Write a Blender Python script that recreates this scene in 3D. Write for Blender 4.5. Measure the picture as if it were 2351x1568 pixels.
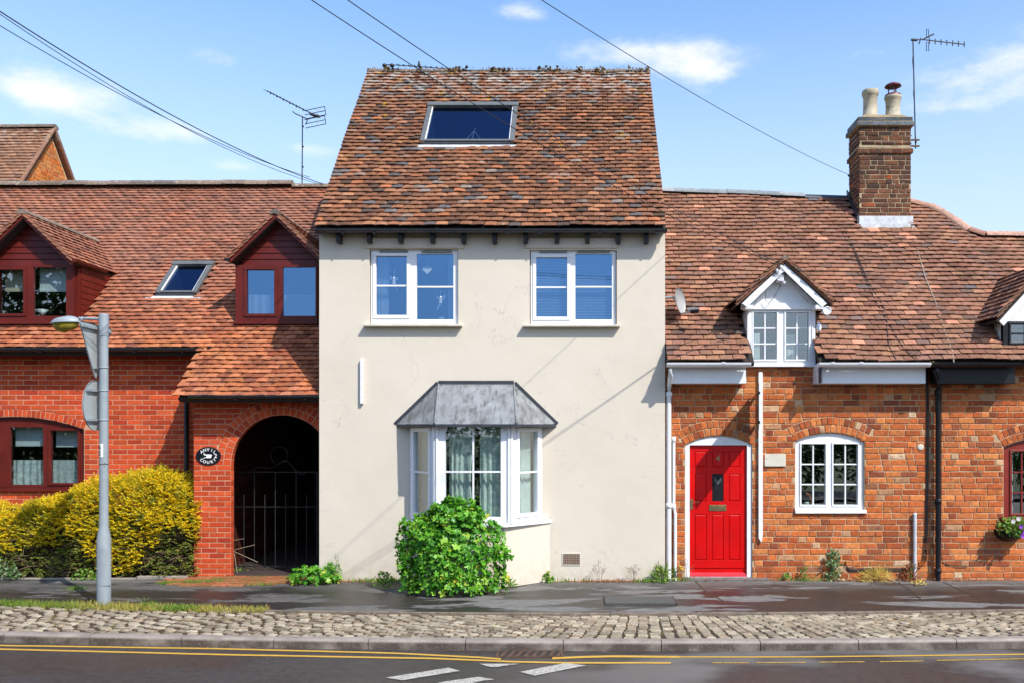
import bpy, bmesh, math, random
from mathutils import Vector, Matrix, noise
from mathutils.geometry import tessellate_polygon
random.seed(7)
R = math.radians
sc = bpy.context.scene
for o in list(bpy.data.objects): bpy.data.objects.remove(o)

# ------------------------------------------------------------------ camera
F = 2000.0; CX = 1337.0; HY = 1000.0; CAMZ = 2.0        # focal, principal column, horizon row (for a 2351 px wide frame), eye height
cam = bpy.data.cameras.new('camera'); camo = bpy.data.objects.new('camera', cam)
sc.collection.objects.link(camo); sc.camera = camo
camo.location = (0, 0, CAMZ); camo.rotation_euler = (R(90), 0, 0)
cam.sensor_width = 36; cam.lens = 36 * F / 2351
cam.shift_x = -(CX - 1175.5) / 2351; cam.shift_y = (HY - 784) / 2351
cam.clip_start = 0.05; cam.clip_end = 3000

# ------------------------------------------------------------------ sun and sky
SUNV = Vector((0.92, -1.0, 1.42)).normalized()           # towards the sun
sun = bpy.data.lights.new('sun', 'SUN'); suno = bpy.data.objects.new('sun', sun)
sc.collection.objects.link(suno)
sun.energy = 4.9; sun.angle = R(0.5); sun.color = (1.0, 0.955, 0.88)
suno.rotation_euler = SUNV.to_track_quat('Z', 'Y').to_euler()
w = bpy.data.worlds.new('World'); sc.world = w; w.use_nodes = True
wn, wl = w.node_tree.nodes, w.node_tree.links
wn.clear()
sky = wn.new('ShaderNodeTexSky'); sky.sky_type = 'NISHITA'; sky.sun_disc = False
sky.sun_elevation = math.asin(SUNV.z); sky.sun_rotation = math.atan2(SUNV.x, SUNV.y)
sky.air_density = 1.0; sky.dust_density = 0.7; sky.ozone_density = 2.0
bg = wn.new('ShaderNodeBackground'); bg.inputs['Strength'].default_value = 0.15
wo = wn.new('ShaderNodeOutputWorld')
tc = wn.new('ShaderNodeTexCoord')
def wmath(op, a, b=None, c=None):
    m = wn.new('ShaderNodeMath'); m.operation = op
    for i, v in enumerate((a, b, c)):
        if v is None: continue
        if isinstance(v, (int, float)): m.inputs[i].default_value = v
        else: wl.new(v, m.inputs[i])
    return m.outputs[0]
def cloud_blob(px, py, wx, wy, amt):
    """soft cloud patch round one sky direction"""
    d = Vector(((px - CX) / F, 1.0, (HY - py) / F)).normalized()
    az, el = math.atan2(d.x, d.y), math.asin(d.z)
    a = wmath('MULTIPLY', wmath('SUBTRACT', AZ, az), F / wx)
    e = wmath('MULTIPLY', wmath('SUBTRACT', EL, el), F / wy)
    q = wmath('ADD', wmath('MULTIPLY', a, a), wmath('MULTIPLY', e, e))
    return wmath('MULTIPLY', wmath('POWER', 2.718, wmath('MULTIPLY', q, -1.0)), amt)
sx = wn.new('ShaderNodeSeparateXYZ'); wl.new(tc.outputs['Generated'], sx.inputs[0])
AZ = wmath('ARCTAN2', sx.outputs[0], sx.outputs[1]); EL = wmath('ARCSINE', sx.outputs[2])
cmap = wn.new('ShaderNodeMapping'); wl.new(tc.outputs['Generated'], cmap.inputs[0]); cmap.inputs['Scale'].default_value = (1, 1, 2.4)
cn = wn.new('ShaderNodeTexNoise'); wl.new(cmap.outputs[0], cn.inputs[0])
cn.inputs['Scale'].default_value = 11; cn.inputs['Detail'].default_value = 9; cn.inputs['Roughness'].default_value = 0.62
cn2 = wn.new('ShaderNodeTexNoise'); wl.new(cmap.outputs[0], cn2.inputs[0])
cn2.inputs['Scale'].default_value = 2.6; cn2.inputs['Detail'].default_value = 3
blobs = [(165, 212, 120, 30, 1.25), (280, 298, 90, 28, 1.0), (410, 300, 75, 30, 1.45), (1570, 135, 110, 44, 1.4), (1390, 128, 120, 34, .9), (1640, 175, 70, 30, 1.0), (1215, 32, 66, 22, .85),
         (500, 135, 50, 16, .55), (700, 345, 60, 20, .95), (545, 383, 60, 14, .9), (2270, 150, 130, 50, 1.05), (2150, 250, 110, 24, .95),
         (2330, 215, 90, 28, .6), (780, 268, 40, 18, .5), (1710, 386, 30, 10, .5), (60, 225, 80, 26, .7), (2000, 120, 90, 14, .35)]
tot = None
for b in blobs:
    v = cloud_blob(*b); tot = v if tot is None else wmath('ADD', tot, v)
gen = wmath('MULTIPLY', wmath('MAXIMUM', wmath('SUBTRACT', cn2.outputs[0], 0.60), 0), 2.4)     # loose cloud all round the sky
tot = wmath('ADD', tot, gen)
shape = wmath('ADD', tot, wmath('MULTIPLY', wmath('SUBTRACT', cn.outputs[0], 0.5), 3.6))
mask = wn.new('ShaderNodeMapRange'); wl.new(shape, mask.inputs[0])
mask.inputs[1].default_value = 0.25; mask.inputs[2].default_value = 2.0; mask.inputs[3].default_value = 0; mask.inputs[4].default_value = 0.95
mask.interpolation_type = 'SMOOTHSTEP'
mask2 = wmath('MULTIPLY', mask.outputs[0], wmath('MINIMUM', wmath('MULTIPLY', tot, 2.5), 1.0))
cmix = wn.new('ShaderNodeMix'); cmix.data_type = 'RGBA'
wl.new(mask2, cmix.inputs[0]); 
hs = wn.new('ShaderNodeHueSaturation'); hs.inputs['Saturation'].default_value = 1.14; hs.inputs['Value'].default_value = 1.75
wl.new(sky.outputs[0], hs.inputs['Color'])
hz = wn.new('ShaderNodeMix'); hz.data_type = 'RGBA'                 # summer haze: the sky pales towards the horizon all round
hzr = wn.new('ShaderNodeMapRange'); hzr.interpolation_type = 'SMOOTHSTEP'; wl.new(EL, hzr.inputs[0])
hzr.inputs[1].default_value = R(3); hzr.inputs[2].default_value = R(31); hzr.inputs[3].default_value = 0.92; hzr.inputs[4].default_value = 0.0
wl.new(hzr.outputs[0], hz.inputs[0]); wl.new(hs.outputs[0], hz.inputs[6]); hz.inputs[7].default_value = (4.5, 5.35, 6.7, 1)
wl.new(hz.outputs[2], cmix.inputs[6])
cmix.inputs[7].default_value = (6.6, 6.65, 6.8, 1)
wl.new(cmix.outputs[2], bg.inputs[0]); wl.new(bg.outputs[0], wo.inputs[0])
sc.view_settings.view_transform = 'Standard'; sc.view_settings.look = 'None'
sc.view_settings.exposure = 0.16; sc.view_settings.gamma = 1.0; sc.view_settings.use_curve_mapping = False
sc.render.engine = 'CYCLES'
sc.cycles.max_bounces = 8; sc.cycles.transparent_max_bounces = 12; sc.cycles.diffuse_bounces = 3
sc.cycles.sample_clamp_indirect = 6; sc.cycles.caustics_reflective = False; sc.cycles.caustics_refractive = False

# ------------------------------------------------------------------ helpers
def X(px, Y): return (px - CX) / F * Y
def Z(py, Y): return CAMZ + (HY - py) / F * Y
def P(px, py, Y): return Vector((X(px, Y), Y, Z(py, Y)))
def G(px, py, z=-0.15):
    Y = (CAMZ - z) * F / (py - HY); return Vector((X(px, Y), Y, z))
COL = sc.collection
def link(o, parent=None):
    COL.objects.link(o)
    if parent is not None:
        o.parent = parent
        if parent.type == 'EMPTY': o.matrix_parent_inverse = Matrix.Translation(-parent.location)
    return o
def props(o, label=None, cat=None, group=None, kind=None):
    if label: o['label'] = label
    if cat: o['category'] = cat
    if group: o['group'] = group
    if kind: o['kind'] = kind
    return o
def empty(name, loc, label, cat, group=None):
    o = bpy.data.objects.new(name, None); o.empty_display_size = .2
    COL.objects.link(o); o.location = loc
    return props(o, label, cat, group)
class MB:
    """collects shapes and links them as one mesh object"""
    def __init__(s, M=None): s.v = []; s.f = []; s.M = M; s.sm = []
    def add(s, vs, fs, smooth=False):
        b = len(s.v)
        s.v += [(s.M @ Vector(v)) if s.M is not None else Vector(v) for v in vs]
        s.f += [tuple(i + b for i in f) for f in fs]; s.sm += [smooth] * len(fs)
        return s
    def box(s, x0, x1, y0, y1, z0, z1):
        return s.add([(x0,y0,z0),(x1,y0,z0),(x1,y1,z0),(x0,y1,z0),(x0,y0,z1),(x1,y0,z1),(x1,y1,z1),(x0,y1,z1)],
                     [(0,3,2,1),(4,5,6,7),(0,1,5,4),(1,2,6,5),(2,3,7,6),(3,0,4,7)])
    def prism(s, poly, y0, y1):
        """convex or concave outline in x,z pushed from y0 (front) to y1"""
        n = len(poly)
        a = sum(poly[i][0]*poly[(i+1)%n][1]-poly[(i+1)%n][0]*poly[i][1] for i in range(n))
        if a < 0: poly = poly[::-1]
        s.add([(x,y0,z) for x,z in poly]+[(x,y1,z) for x,z in poly],
              [tuple(range(n)), tuple(range(2*n-1,n-1,-1))]+[(i+n,(i+1)%n+n,(i+1)%n,i) for i in range(n)])
        return s
    def sweep(s, prof, x0, x1, caps=True):
        """profile of (y,z) pushed along x"""
        n = len(prof)
        fs = [(i,(i+1)%n,(i+1)%n+n,i+n) for i in range(n)]
        if caps: fs += [tuple(range(n-1,-1,-1)), tuple(range(n,2*n))]
        return s.add([(x0,y,z) for y,z in prof]+[(x1,y,z) for y,z in prof], fs)
    def tube(s, pts, r, seg=8, caps=True, r1=None):
        pts = [Vector(p) for p in pts]; n = len(pts); vs = []; up = Vector((0,0,1))
        for i, p in enumerate(pts):
            d = (pts[min(i+1,n-1)] - pts[max(i-1,0)]).normalized()
            a = d.cross(up if abs(d.z) < .95 else Vector((1,0,0))).normalized(); b = a.cross(d)
            rr = r if r1 is None else r + (r1-r)*i/(n-1)
            vs += [p + (a*math.cos(2*math.pi*k/seg)+b*math.sin(2*math.pi*k/seg))*rr for k in range(seg)]
        fs = [(i*seg+k, i*seg+(k+1)%seg, (i+1)*seg+(k+1)%seg, (i+1)*seg+k) for i in range(n-1) for k in range(seg)]
        s.add(vs, fs, True)
        if caps: s.add(vs[:seg], [tuple(range(seg-1,-1,-1))]); s.add(vs[-seg:], [tuple(range(seg))])
        return s
    def lathe(s, c, prof, seg=20, axis='z'):
        """profile of (radius, height) turned round an upright line through c"""
        c = Vector(c); vs = []
        for r, h in prof:
            for k in range(seg):
                t = 2*math.pi*k/seg; q = (r*math.cos(t), r*math.sin(t), h)
                if axis == 'y': q = (q[0], -h, q[1])
                vs.append(c + Vector(q))
        n = len(prof)
        fs = [(i*seg+k, i*seg+(k+1)%seg, (i+1)*seg+(k+1)%seg, (i+1)*seg+k) for i in range(n-1) for k in range(seg)]
        s.add(vs, fs, True); s.add(vs[:seg], [tuple(range(seg-1,-1,-1))]); s.add(vs[-seg:], [tuple(range(seg))])
        return s
    def mesh(s, name, mat, smooth=None):
        me = bpy.data.meshes.new(name); me.from_pydata([tuple(v) for v in s.v], [], s.f)
        if mat is not None: me.materials.append(mat)
        sm = s.sm if smooth is None else [smooth]*len(s.f)
        me.polygons.foreach_set('use_smooth', sm)
        me.update(); return me
    def build(s, name, mat, parent=None, bevel=0, smooth=None, **kw):
        o = bpy.data.objects.new(name, s.mesh(name, mat, smooth)); link(o, parent)
        if bevel:
            m = o.modifiers.new('bevel', 'BEVEL'); m.width = bevel; m.segments = 2; m.limit_method = 'ANGLE'; m.angle_limit = R(35)
            for p in o.data.polygons: p.use_smooth = True
            m.harden_normals = True
        return props(o, **kw)

# ------------------------------------------------------------------ materials
def newmat(name):
    m = bpy.data.materials.new(name); m.use_nodes = True
    n, l = m.node_tree.nodes, m.node_tree.links; n.clear()
    p = n.new('ShaderNodeBsdfPrincipled'); o = n.new('ShaderNodeOutputMaterial'); l.new(p.outputs[0], o.inputs[0])
    return m, n, l, p
def c4(c): return (c[0], c[1], c[2], 1)
class NG:
    def __init__(s, n, l):
        s.n, s.l = n, l; g = n.new('ShaderNodeNewGeometry'); s.pos = g.outputs['Position']; s.geo = g
    def noise(s, scale, detail=4, rough=.55, stretch=None, fac=True, dist=0):
        t = s.n.new('ShaderNodeTexNoise'); t.inputs['Scale'].default_value = scale
        t.inputs['Detail'].default_value = detail; t.inputs['Roughness'].default_value = rough; t.inputs['Distortion'].default_value = dist
        if stretch:
            mp = s.n.new('ShaderNodeMapping'); mp.inputs['Scale'].default_value = stretch; s.l.new(s.pos, mp.inputs[0]); s.l.new(mp.outputs[0], t.inputs[0])
        else: s.l.new(s.pos, t.inputs[0])
        return t.outputs[0]
    def rng(s, v, a, b, c=0., d=1.):
        m = s.n.new('ShaderNodeMapRange'); s.l.new(v, m.inputs[0])
        for i, q in enumerate((a, b, c, d)): m.inputs[i+1].default_value = q
        return m.outputs[0]
    def math(s, op, a, b=0.):
        m = s.n.new('ShaderNodeMath'); m.operation = op
        for i, v in enumerate((a, b)):
            if isinstance(v, (int, float)): m.inputs[i].default_value = v
            else: s.l.new(v, m.inputs[i])
        return m.outputs[0]
    def mix(s, f, a, b, mode='MIX'):
        m = s.n.new('ShaderNodeMix'); m.data_type = 'RGBA'; m.blend_type = mode
        for i, v in ((0, f), (6, a), (7, b)):
            if isinstance(v, (int, float)): m.inputs[i].default_value = v
            elif isinstance(v, tuple): m.inputs[i].default_value = c4(v)
            else: s.l.new(v, m.inputs[i])
        return m.outputs[2]
    def ramp(s, v, stops, interp='LINEAR'):
        r = s.n.new('ShaderNodeValToRGB'); s.l.new(v, r.inputs[0]); cr = r.color_ramp; cr.interpolation = interp
        while len(cr.elements) < len(stops): cr.elements.new(0.5)
        for e, (p, c) in zip(cr.elements, stops): e.position = p; e.color = c4(c)
        return r.outputs[0]
    def bump(s, h, dist, p, strength=1.0):
        b = s.n.new('ShaderNodeBump'); b.inputs['Distance'].default_value = dist; b.inputs['Strength'].default_value = strength
        s.l.new(h, b.inputs['Height']); s.l.new(b.outputs[0], p.inputs['Normal'])
def simple(name, col, rough=.5, metal=0., var=.12, vscale=6, bump=None, spec=None, dirt=None):
    m, n, l, p = newmat(name); g = NG(n, l)
    f = g.rng(g.noise(vscale, 5), .3, .7, 1-var, 1+var*.6)
    c = g.mix(1.0, tuple(col), f, 'MULTIPLY')
    if dirt: c = g.mix(g.rng(g.noise(dirt[1], 6, .65, dirt[4] if len(dirt) > 4 else None), dirt[2], dirt[3], 0, .85), c, tuple(dirt[0]))
    l.new(c, p.inputs['Base Color'])
    rr = g.rng(g.noise(vscale*2.3, 3), .3, .7, max(rough-.08, .02), min(rough+.08, 1)); l.new(rr, p.inputs['Roughness'])
    p.inputs['Metallic'].default_value = metal
    if bump: g.bump(g.noise(bump[0], 4), bump[1], p)
    if spec is not None: p.inputs['Specular IOR Level'].default_value = spec
    return m
def pieces(name, stops, rough=.8, mott=(40, .25), bump=(60, .003), patches=(), interp='LINEAR', spec=.12, patchvar=None):
    """material for bricks, tiles and stones: every piece takes its own tone"""
    m, n, l, p = newmat(name); g = NG(n, l)
    oi = n.new('ShaderNodeObjectInfo')
    r = g.math('FRACT', g.math('ADD', oi.outputs['Random'], g.geo.outputs['Random Per Island']))
    if patchvar: r = g.math('ADD', g.math('MULTIPLY', r, 1-patchvar[1]), g.math('MULTIPLY', g.rng(g.noise(patchvar[0], 3), .3, .7), patchvar[1]))
    c = g.ramp(r, stops, interp)
    r2 = g.math('FRACT', g.math('MULTIPLY', r, 37.7))
    c = g.mix(1.0, c, g.rng(r2, 0, 1, .82, 1.12), 'MULTIPLY')
    c = g.mix(1.0, c, g.rng(g.noise(mott[0], 6, .7), .3, .7, 1-mott[1], 1+mott[1]), 'MULTIPLY')
    for col, sc_, lo, hi, amt, *st in patches:
        f = g.rng(g.noise(sc_, 6, .68, st[0] if st else None), lo, hi, 0, amt)
        if len(st) > 1:                                   # only above / below a height
            sz = n.new('ShaderNodeSeparateXYZ'); l.new(g.pos, sz.inputs[0])
            f = g.math('MULTIPLY', f, g.rng(sz.outputs[2], st[1], st[2]))
        c = g.mix(f, c, tuple(col))
    l.new(c, p.inputs['Base Color']); p.inputs['Roughness'].default_value = rough; p.inputs['Specular IOR Level'].default_value = spec
    h = g.math('ADD', g.noise(bump[0], 5), g.math('MULTIPLY', g.noise(bump[0]*4, 3), .35))
    g.bump(h, bump[1], p)
    return m
MT = {}
MT['tile_main'] = pieces('old mixed clay tiles', [(0,(.25,.105,.055)),(.13,(.38,.175,.09)),(.26,(.13,.06,.038)),(.40,(.34,.155,.085)),(.52,(.18,.085,.052)),(.66,(.29,.12,.06)),(.79,(.095,.06,.045)),(.87,(.14,.13,.13)),(.91,(.28,.20,.15)),(.94,(.27,.11,.055)),(1,(.48,.17,.075))],
    .8, (26,.3), (50,.006), [((.060,.036,.024),3.0,.50,.72,.7),((.45,.42,.36),9,.63,.70,.65),((.055,.05,.022),14,.62,.72,.6),((.46,.43,.38),7,.47,.58,.8,None,7.3,8.0),((.50,.27,.02),5.5,.63,.67,.9,None,5.6,6.8)])
MT['tile_left'] = pieces('orange brown clay tiles', [(0,(.40,.125,.06)),(.2,(.48,.175,.085)),(.38,(.27,.08,.042)),(.55,(.44,.18,.095)),(.7,(.34,.10,.048)),(.85,(.19,.07,.045)),(1,(.54,.20,.10))],
    .8, (22,.25), (50,.005), [((.075,.036,.028),1.5,.50,.72,.8,(1,1,1)),((.30,.165,.12),1.1,.25,.60,.6,None,3.6,5.0),((.62,.22,.07),2.6,.48,.62,.5,None,4.3,3.2),((.07,.035,.028),6,.56,.68,.65),((.50,.40,.28),18,.67,.72,.5)])
MT['tile_right'] = pieces('worn pinkish clay tiles', [(0,(.35,.175,.115)),(.12,(.26,.12,.078)),(.28,(.34,.165,.10)),(.42,(.19,.09,.06)),(.56,(.39,.20,.115)),(.68,(.24,.13,.095)),(.80,(.33,.145,.085)),(.90,(.16,.10,.08)),(.93,(.30,.15,.10)),(.955,(.13,.135,.145)),(.965,(.36,.19,.12)),(.975,(.60,.26,.16)),(1,(.62,.28,.17))],
    .8, (28,.28), (50,.006), [((.085,.055,.036),2.2,.48,.74,.68),((.34,.30,.24),11,.66,.72,.6),((.07,.07,.02),20,.68,.75,.6)])
MT['brick_left'] = pieces('smooth red brick', [(0,(.52,.070,.022)),(.25,(.60,.095,.028)),(.45,(.44,.050,.018)),(.65,(.56,.082,.025)),(.85,(.37,.042,.020)),(1,(.64,.12,.040))],
    .75, (20,.2), (70,.0018), [((.30,.075,.05),6,.56,.72,.55,(4,1,1)),((.22,.04,.025),1.8,.55,.75,.5)])
MT['brick_right'] = pieces('old orange brick', [(0,(.54,.13,.034)),(.14,(.62,.19,.055)),(.3,(.40,.085,.027)),(.45,(.56,.15,.045)),(.58,(.27,.062,.028)),(.70,(.66,.235,.07)),(.82,(.48,.14,.05)),(.92,(.25,.07,.035)),(.96,(.50,.27,.14)),(1,(.62,.42,.26))],
    .82, (24,.3), (45,.005), [((.15,.055,.028),9,.54,.70,.6),((.66,.30,.08),13,.60,.70,.45),((.17,.08,.05),.9,.54,.74,.5)])
MT['brick_chimney'] = pieces('sooty brick', [(0,(.16,.065,.035)),(.25,(.085,.042,.03)),(.5,(.19,.075,.038)),(.7,(.07,.042,.032)),(.85,(.24,.10,.05)),(.97,(.15,.06,.035)),(1,(.55,.10,.02))],
    .85, (30,.35), (50,.006), [((.04,.034,.03),4,.46,.66,.7),((.42,.36,.26),16,.64,.70,.5)])
MT['mortar_left'] = simple('buff mortar', (.56,.31,.19), .9, bump=(120,.002))
MT['mortar_right'] = simple('sandy mortar', (.52,.36,.21), .9, var=.25, bump=(90,.004))
MT['mortar_chimney'] = simple('weathered mortar', (.42,.32,.19), .9, var=.3, bump=(60,.005))
MT['felt'] = simple('dark roof underlay', (.03,.022,.018), .95)
MT['ridge_grey'] = pieces('lichened ridge tile', [(0,(.17,.13,.10)),(.5,(.26,.19,.14)),(1,(.14,.12,.105))], .85, (18,.35), (40,.006), [((.42,.38,.32),10,.58,.66,.7),((.06,.06,.03),12,.60,.72,.6)])
MT['ridge_slate'] = pieces('grey ridge tile', [(0,(.24,.27,.28)),(.5,(.33,.36,.37)),(1,(.20,.22,.23))], .6, (18,.3), (40,.003), [((.09,.09,.06),10,.58,.68,.6)])
MT['ridge_red'] = pieces('pinkish ridge tile', [(0,(.42,.22,.15)),(.5,(.50,.30,.22)),(1,(.34,.17,.12))], .8, (18,.3), (40,.004), [((.5,.46,.4),10,.58,.68,.6)])
MT['white'] = simple('white gloss paint', (.80,.80,.80), .32, var=.04, bump=(30,.0008), dirt=((.45,.42,.36), 7, .66, .80))
MT['upvc'] = simple('white plastic', (.82,.82,.84), .25, var=.02)
MT['brown'] = simple('brown red plastic', (.115,.013,.008), .42, var=.25, vscale=3, spec=.3)
MT['black'] = simple('black plastic', (.010,.010,.012), .4, var=.2, spec=.3)
MT['gutterblack'] = simple('weathered black gutter', (.028,.031,.038), .32, var=.35, vscale=4)
MT['darkiron'] = simple('dark iron', (.02,.02,.02), .5, var=.3)
MT['lead'] = simple('weathered lead', (.235,.245,.25), .6, var=.3, vscale=4, bump=(25,.004), dirt=((.085,.08,.07), 17, .48, .66, (1,.35,.22)))
MT['leadflash'] = simple('pale lead flashing', (.55,.57,.58), .55, var=.25, vscale=12, bump=(40,.003), dirt=((.25,.25,.22), 18, .58, .72))
MT['leaddark'] = simple('dark flashing', (.035,.04,.05), .5, var=.3)
MT['red'] = simple('red gloss paint', (.60,.0015,.0015), .36, var=.14, vscale=3, spec=.3)
MT['redsill'] = simple('faded red paint', (.60,.03,.045), .4, var=.2)
MT['redwood'] = simple('dark red stain', (.22,.022,.012), .4, var=.25)
MT['galv'] = simple('galvanised grey paint', (.27,.31,.33), .45, var=.12, vscale=9, dirt=((.30,.28,.24), 9, .62, .75), bump=(40,.001))
MT['signback'] = simple('grey sign back', (.36,.40,.40), .5, var=.08, dirt=((.25,.26,.24), 30, .68, .74))
MT['alu'] = simple('grey aluminium', (.16,.165,.155), .4, metal=.3, var=.15)
MT['brass'] = simple('tarnished brass', (.38,.28,.14), .35, metal=.9, var=.2)
MT['cream'] = simple('cream stone', (.62,.58,.48), .8, var=.12, dirt=((.35,.31,.26), 14, .62, .72))
MT['copot'] = simple('buff clay pot', (.44,.38,.27), .8, var=.3, vscale=5, dirt=((.14,.15,.10), 6, .55, .70), bump=(30,.003))
MT['oxblood'] = simple('oxblood paint', (.12,.015,.02), .5, var=.3)
MT['conduit'] = simple('grey white pipe', (.55,.56,.57), .5, var=.15)
MT['cable'] = simple('black cable', (.012,.012,.014), .5)
MT['cablelight'] = simple('bleached cable', (.32,.25,.19), .7)
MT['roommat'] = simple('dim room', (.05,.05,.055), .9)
MT['netcurtain'] = simple('white cotton curtain', (.74,.74,.70), .9, var=.12, vscale=14)
MT['greencurtain'] = simple('pale green curtain', (.80,.84,.77), .9, var=.15, vscale=8)
MT['beigeblind'] = simple('beige cloth', (.60,.52,.40), .9, var=.1)
MT['whiteblind'] = simple('white slats', (.70,.74,.78), .6, var=.05)
MT['yellowlens'] = simple('amber lens', (.30,.23,.02), .15, var=.4, vscale=14)
MT['blackenamel'] = simple('black enamel', (.01,.012,.018), .2)
MT['whiteenamel'] = simple('white enamel', (.82,.82,.80), .4, var=.05)
def render_paint():
    m, n, l, p = newmat('cream wall render'); g = NG(n, l)
    c = g.mix(g.rng(g.noise(.9, 5, .6), .35, .7), (.625,.555,.450), (.665,.597,.492))
    c = g.mix(g.rng(g.noise(2.2, 7, .7, (1,1,.35)), .58, .78, 0, .3), c, (.50,.45,.38)); c = g.mix(g.rng(g.noise(5, 7, .75, (1,1,.12)), .62, .80, 0, .28), c, (.42,.38,.32))
    cr = g.noise(1.15, 5, .55, (1.1,1,.8), dist=.6)
    line = g.rng(g.math('ABSOLUTE', g.math('SUBTRACT', cr, .5)), 0, .0035, 1, 0)
    msk = g.rng(g.noise(.8, 2), .50, .57, 0, .7)
    c = g.mix(g.math('MULTIPLY', line, msk), c, (.42,.38,.33))
    cr2 = g.noise(.8, 6, .6, (.5,1,3.2), dist=.3)
    line2 = g.rng(g.math('ABSOLUTE', g.math('SUBTRACT', cr2, .52)), 0, .005, 1, 0)
    msk2 = g.rng(g.noise(1.3, 2), .52, .58, 0, .55)
    c = g.mix(g.math('MULTIPLY', line2, msk2), c, (.45,.41,.35))
    sz = n.new('ShaderNodeSeparateXYZ'); l.new(g.pos, sz.inputs[0])
    low = g.math('MULTIPLY', g.rng(sz.outputs[2], .35, 0, 0, 1), g.rng(g.noise(9, 5), .4, .65, 0, .5))
    c = g.mix(low, c, (.42,.36,.27))
    l.new(c, p.inputs['Base Color']); p.inputs['Roughness'].default_value = .75; p.inputs['Specular IOR Level'].default_value = .25
    g.bump(g.math('ADD', g.noise(1.8, 3), g.math('MULTIPLY', g.noise(90, 4), .10)), .009, p)
    return m
MT['render'] = render_paint()
def glassmat(name, tint, refl, gl=(1,1,1), rough=0.0):
    m, n, l, p = newmat(name); n.remove(p); g = NG(n, l)
    t = n.new('ShaderNodeBsdfTransparent'); t.inputs[0].default_value = c4(tint)
    gs = n.new('ShaderNodeBsdfGlossy'); gs.inputs['Roughness'].default_value = rough; gs.inputs[0].default_value = c4(gl)
    b = n.new('ShaderNodeBump'); b.inputs['Distance'].default_value = .02; l.new(g.noise(1.6, 2), b.inputs['Height']); b.inputs['Strength'].default_value = .06; l.new(b.outputs[0], gs.inputs['Normal'])
    mx = n.new('ShaderNodeMixShader'); mx.inputs[0].default_value = refl
    l.new(t.outputs[0], mx.inputs[1]); l.new(gs.outputs[0], mx.inputs[2])
    l.new(mx.outputs[0], [k for k in n if k.type == 'OUTPUT_MATERIAL'][0].inputs[0])
    return m
MT['glass'] = glassmat('window glass', (.84,.90,.90), .15)
MT['glassblue'] = glassmat('window glass with sky blue gloss', (.76,.84,.90), .36, (.20,.40,.70))  # blue gloss tint: the sky's reflection is partly put into the colour
MT['glassroof'] = glassmat('rooflight glass', (.66,.74,.82), .30, (.16,.24,.42))
# ------------------------------------------------------------------ bricks, tiles, ridges
def in_view(p, m=0.0):
    if p.y < .3: return False
    u = CX + F*p.x/p.y; v = HY - F*(p.z-CAMZ)/p.y
    return -m < u < 2351+m and -m < v < 1568+m
def clip_half(poly, px, pz, nx, nz):
    """keep the side the normal points to"""
    out = []; n = len(poly)
    for i in range(n):
        a, b = poly[i], poly[(i+1) % n]
        da = (a[0]-px)*nx+(a[1]-pz)*nz; db = (b[0]-px)*nx+(b[1]-pz)*nz
        if da >= 0: out.append(a)
        if (da >= 0) != (db >= 0):
            t = da/(da-db); out.append((a[0]+(b[0]-a[0])*t, a[1]+(b[1]-a[1])*t))
    return out
def area(poly): return abs(sum(poly[i][0]*poly[(i+1)%len(poly)][1]-poly[(i+1)%len(poly)][0]*poly[i][1] for i in range(len(poly))))/2
def brick_field(x0, x1, z0, z1, course, joint, style, rects=(), arcs=(), keep=None):
    """outlines of the bricks of a wall, trimmed round openings. arcs: (cx, cz, radius, half angle)"""
    out = []; row = 0; z = z0
    while z < z1-.02:
        zt = min(z+course-joint, z1)
        if style == 'stretcher': seq = [.215]; off = (row % 2)*.1125
        else: seq = None; off = random.uniform(0, .2)
        x = x0-off
        rr = random.Random(row*17+int(x0*10))
        hdr = rr.random() < .5
        while x < x1:
            if seq: wd = .215
            else:
                wd = (.215+rr.uniform(-.012,.012)) if not hdr else (.105+rr.uniform(-.01,.01)); hdr = not hdr if rr.random() < .62 else hdr
            a, b = max(x, x0), min(x+wd, x1)
            x += wd+joint
            if b-a < .03: continue
            bits = [(a, b, z, zt)]
            for (rx0, rx1, rz0, rz1) in rects:
                nb = []
                for (p, q, s, t) in bits:
                    if q <= rx0 or p >= rx1 or t <= rz0 or s >= rz1: nb.append((p,q,s,t)); continue
                    if p < rx0-.02: nb.append((p, rx0, s, t))
                    if q > rx1+.02: nb.append((rx1, q, s, t))
                    if t > rz1+.018: nb.append((max(p,rx0), min(q,rx1), rz1, t))
                    if s < rz0-.018: nb.append((max(p,rx0), min(q,rx1), s, rz0))
                bits = nb
            for (p, q, s, t) in bits:
                poly = [(p,s),(q,s),(q,t),(p,t)]; ok = True
                for (cx, cz, rad, th) in arcs:
                    mx, mz = (p+q)/2, (s+t)/2; d = math.hypot(mx-cx, mz-cz); phi = math.atan2(mx-cx, mz-cz)
                    if d > rad+.25 or abs(phi) > th or mz < cz+(rad-.235)*math.cos(th)-.03: continue
                    nx, nz = (mx-cx)/d, (mz-cz)/d
                    poly = clip_half(poly, cx+nx*rad, cz+nz*rad, nx, nz)
                    if len(poly) < 3 or area(poly) < .0012: ok = False; break
                if ok and keep:
                    r = keep(poly)
                    if r is None: ok = False
                    else: poly = r
                if ok and len(poly) >= 3 and area(poly) > .0009: out.append(poly)
        z += course; row += 1
    return out
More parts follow.
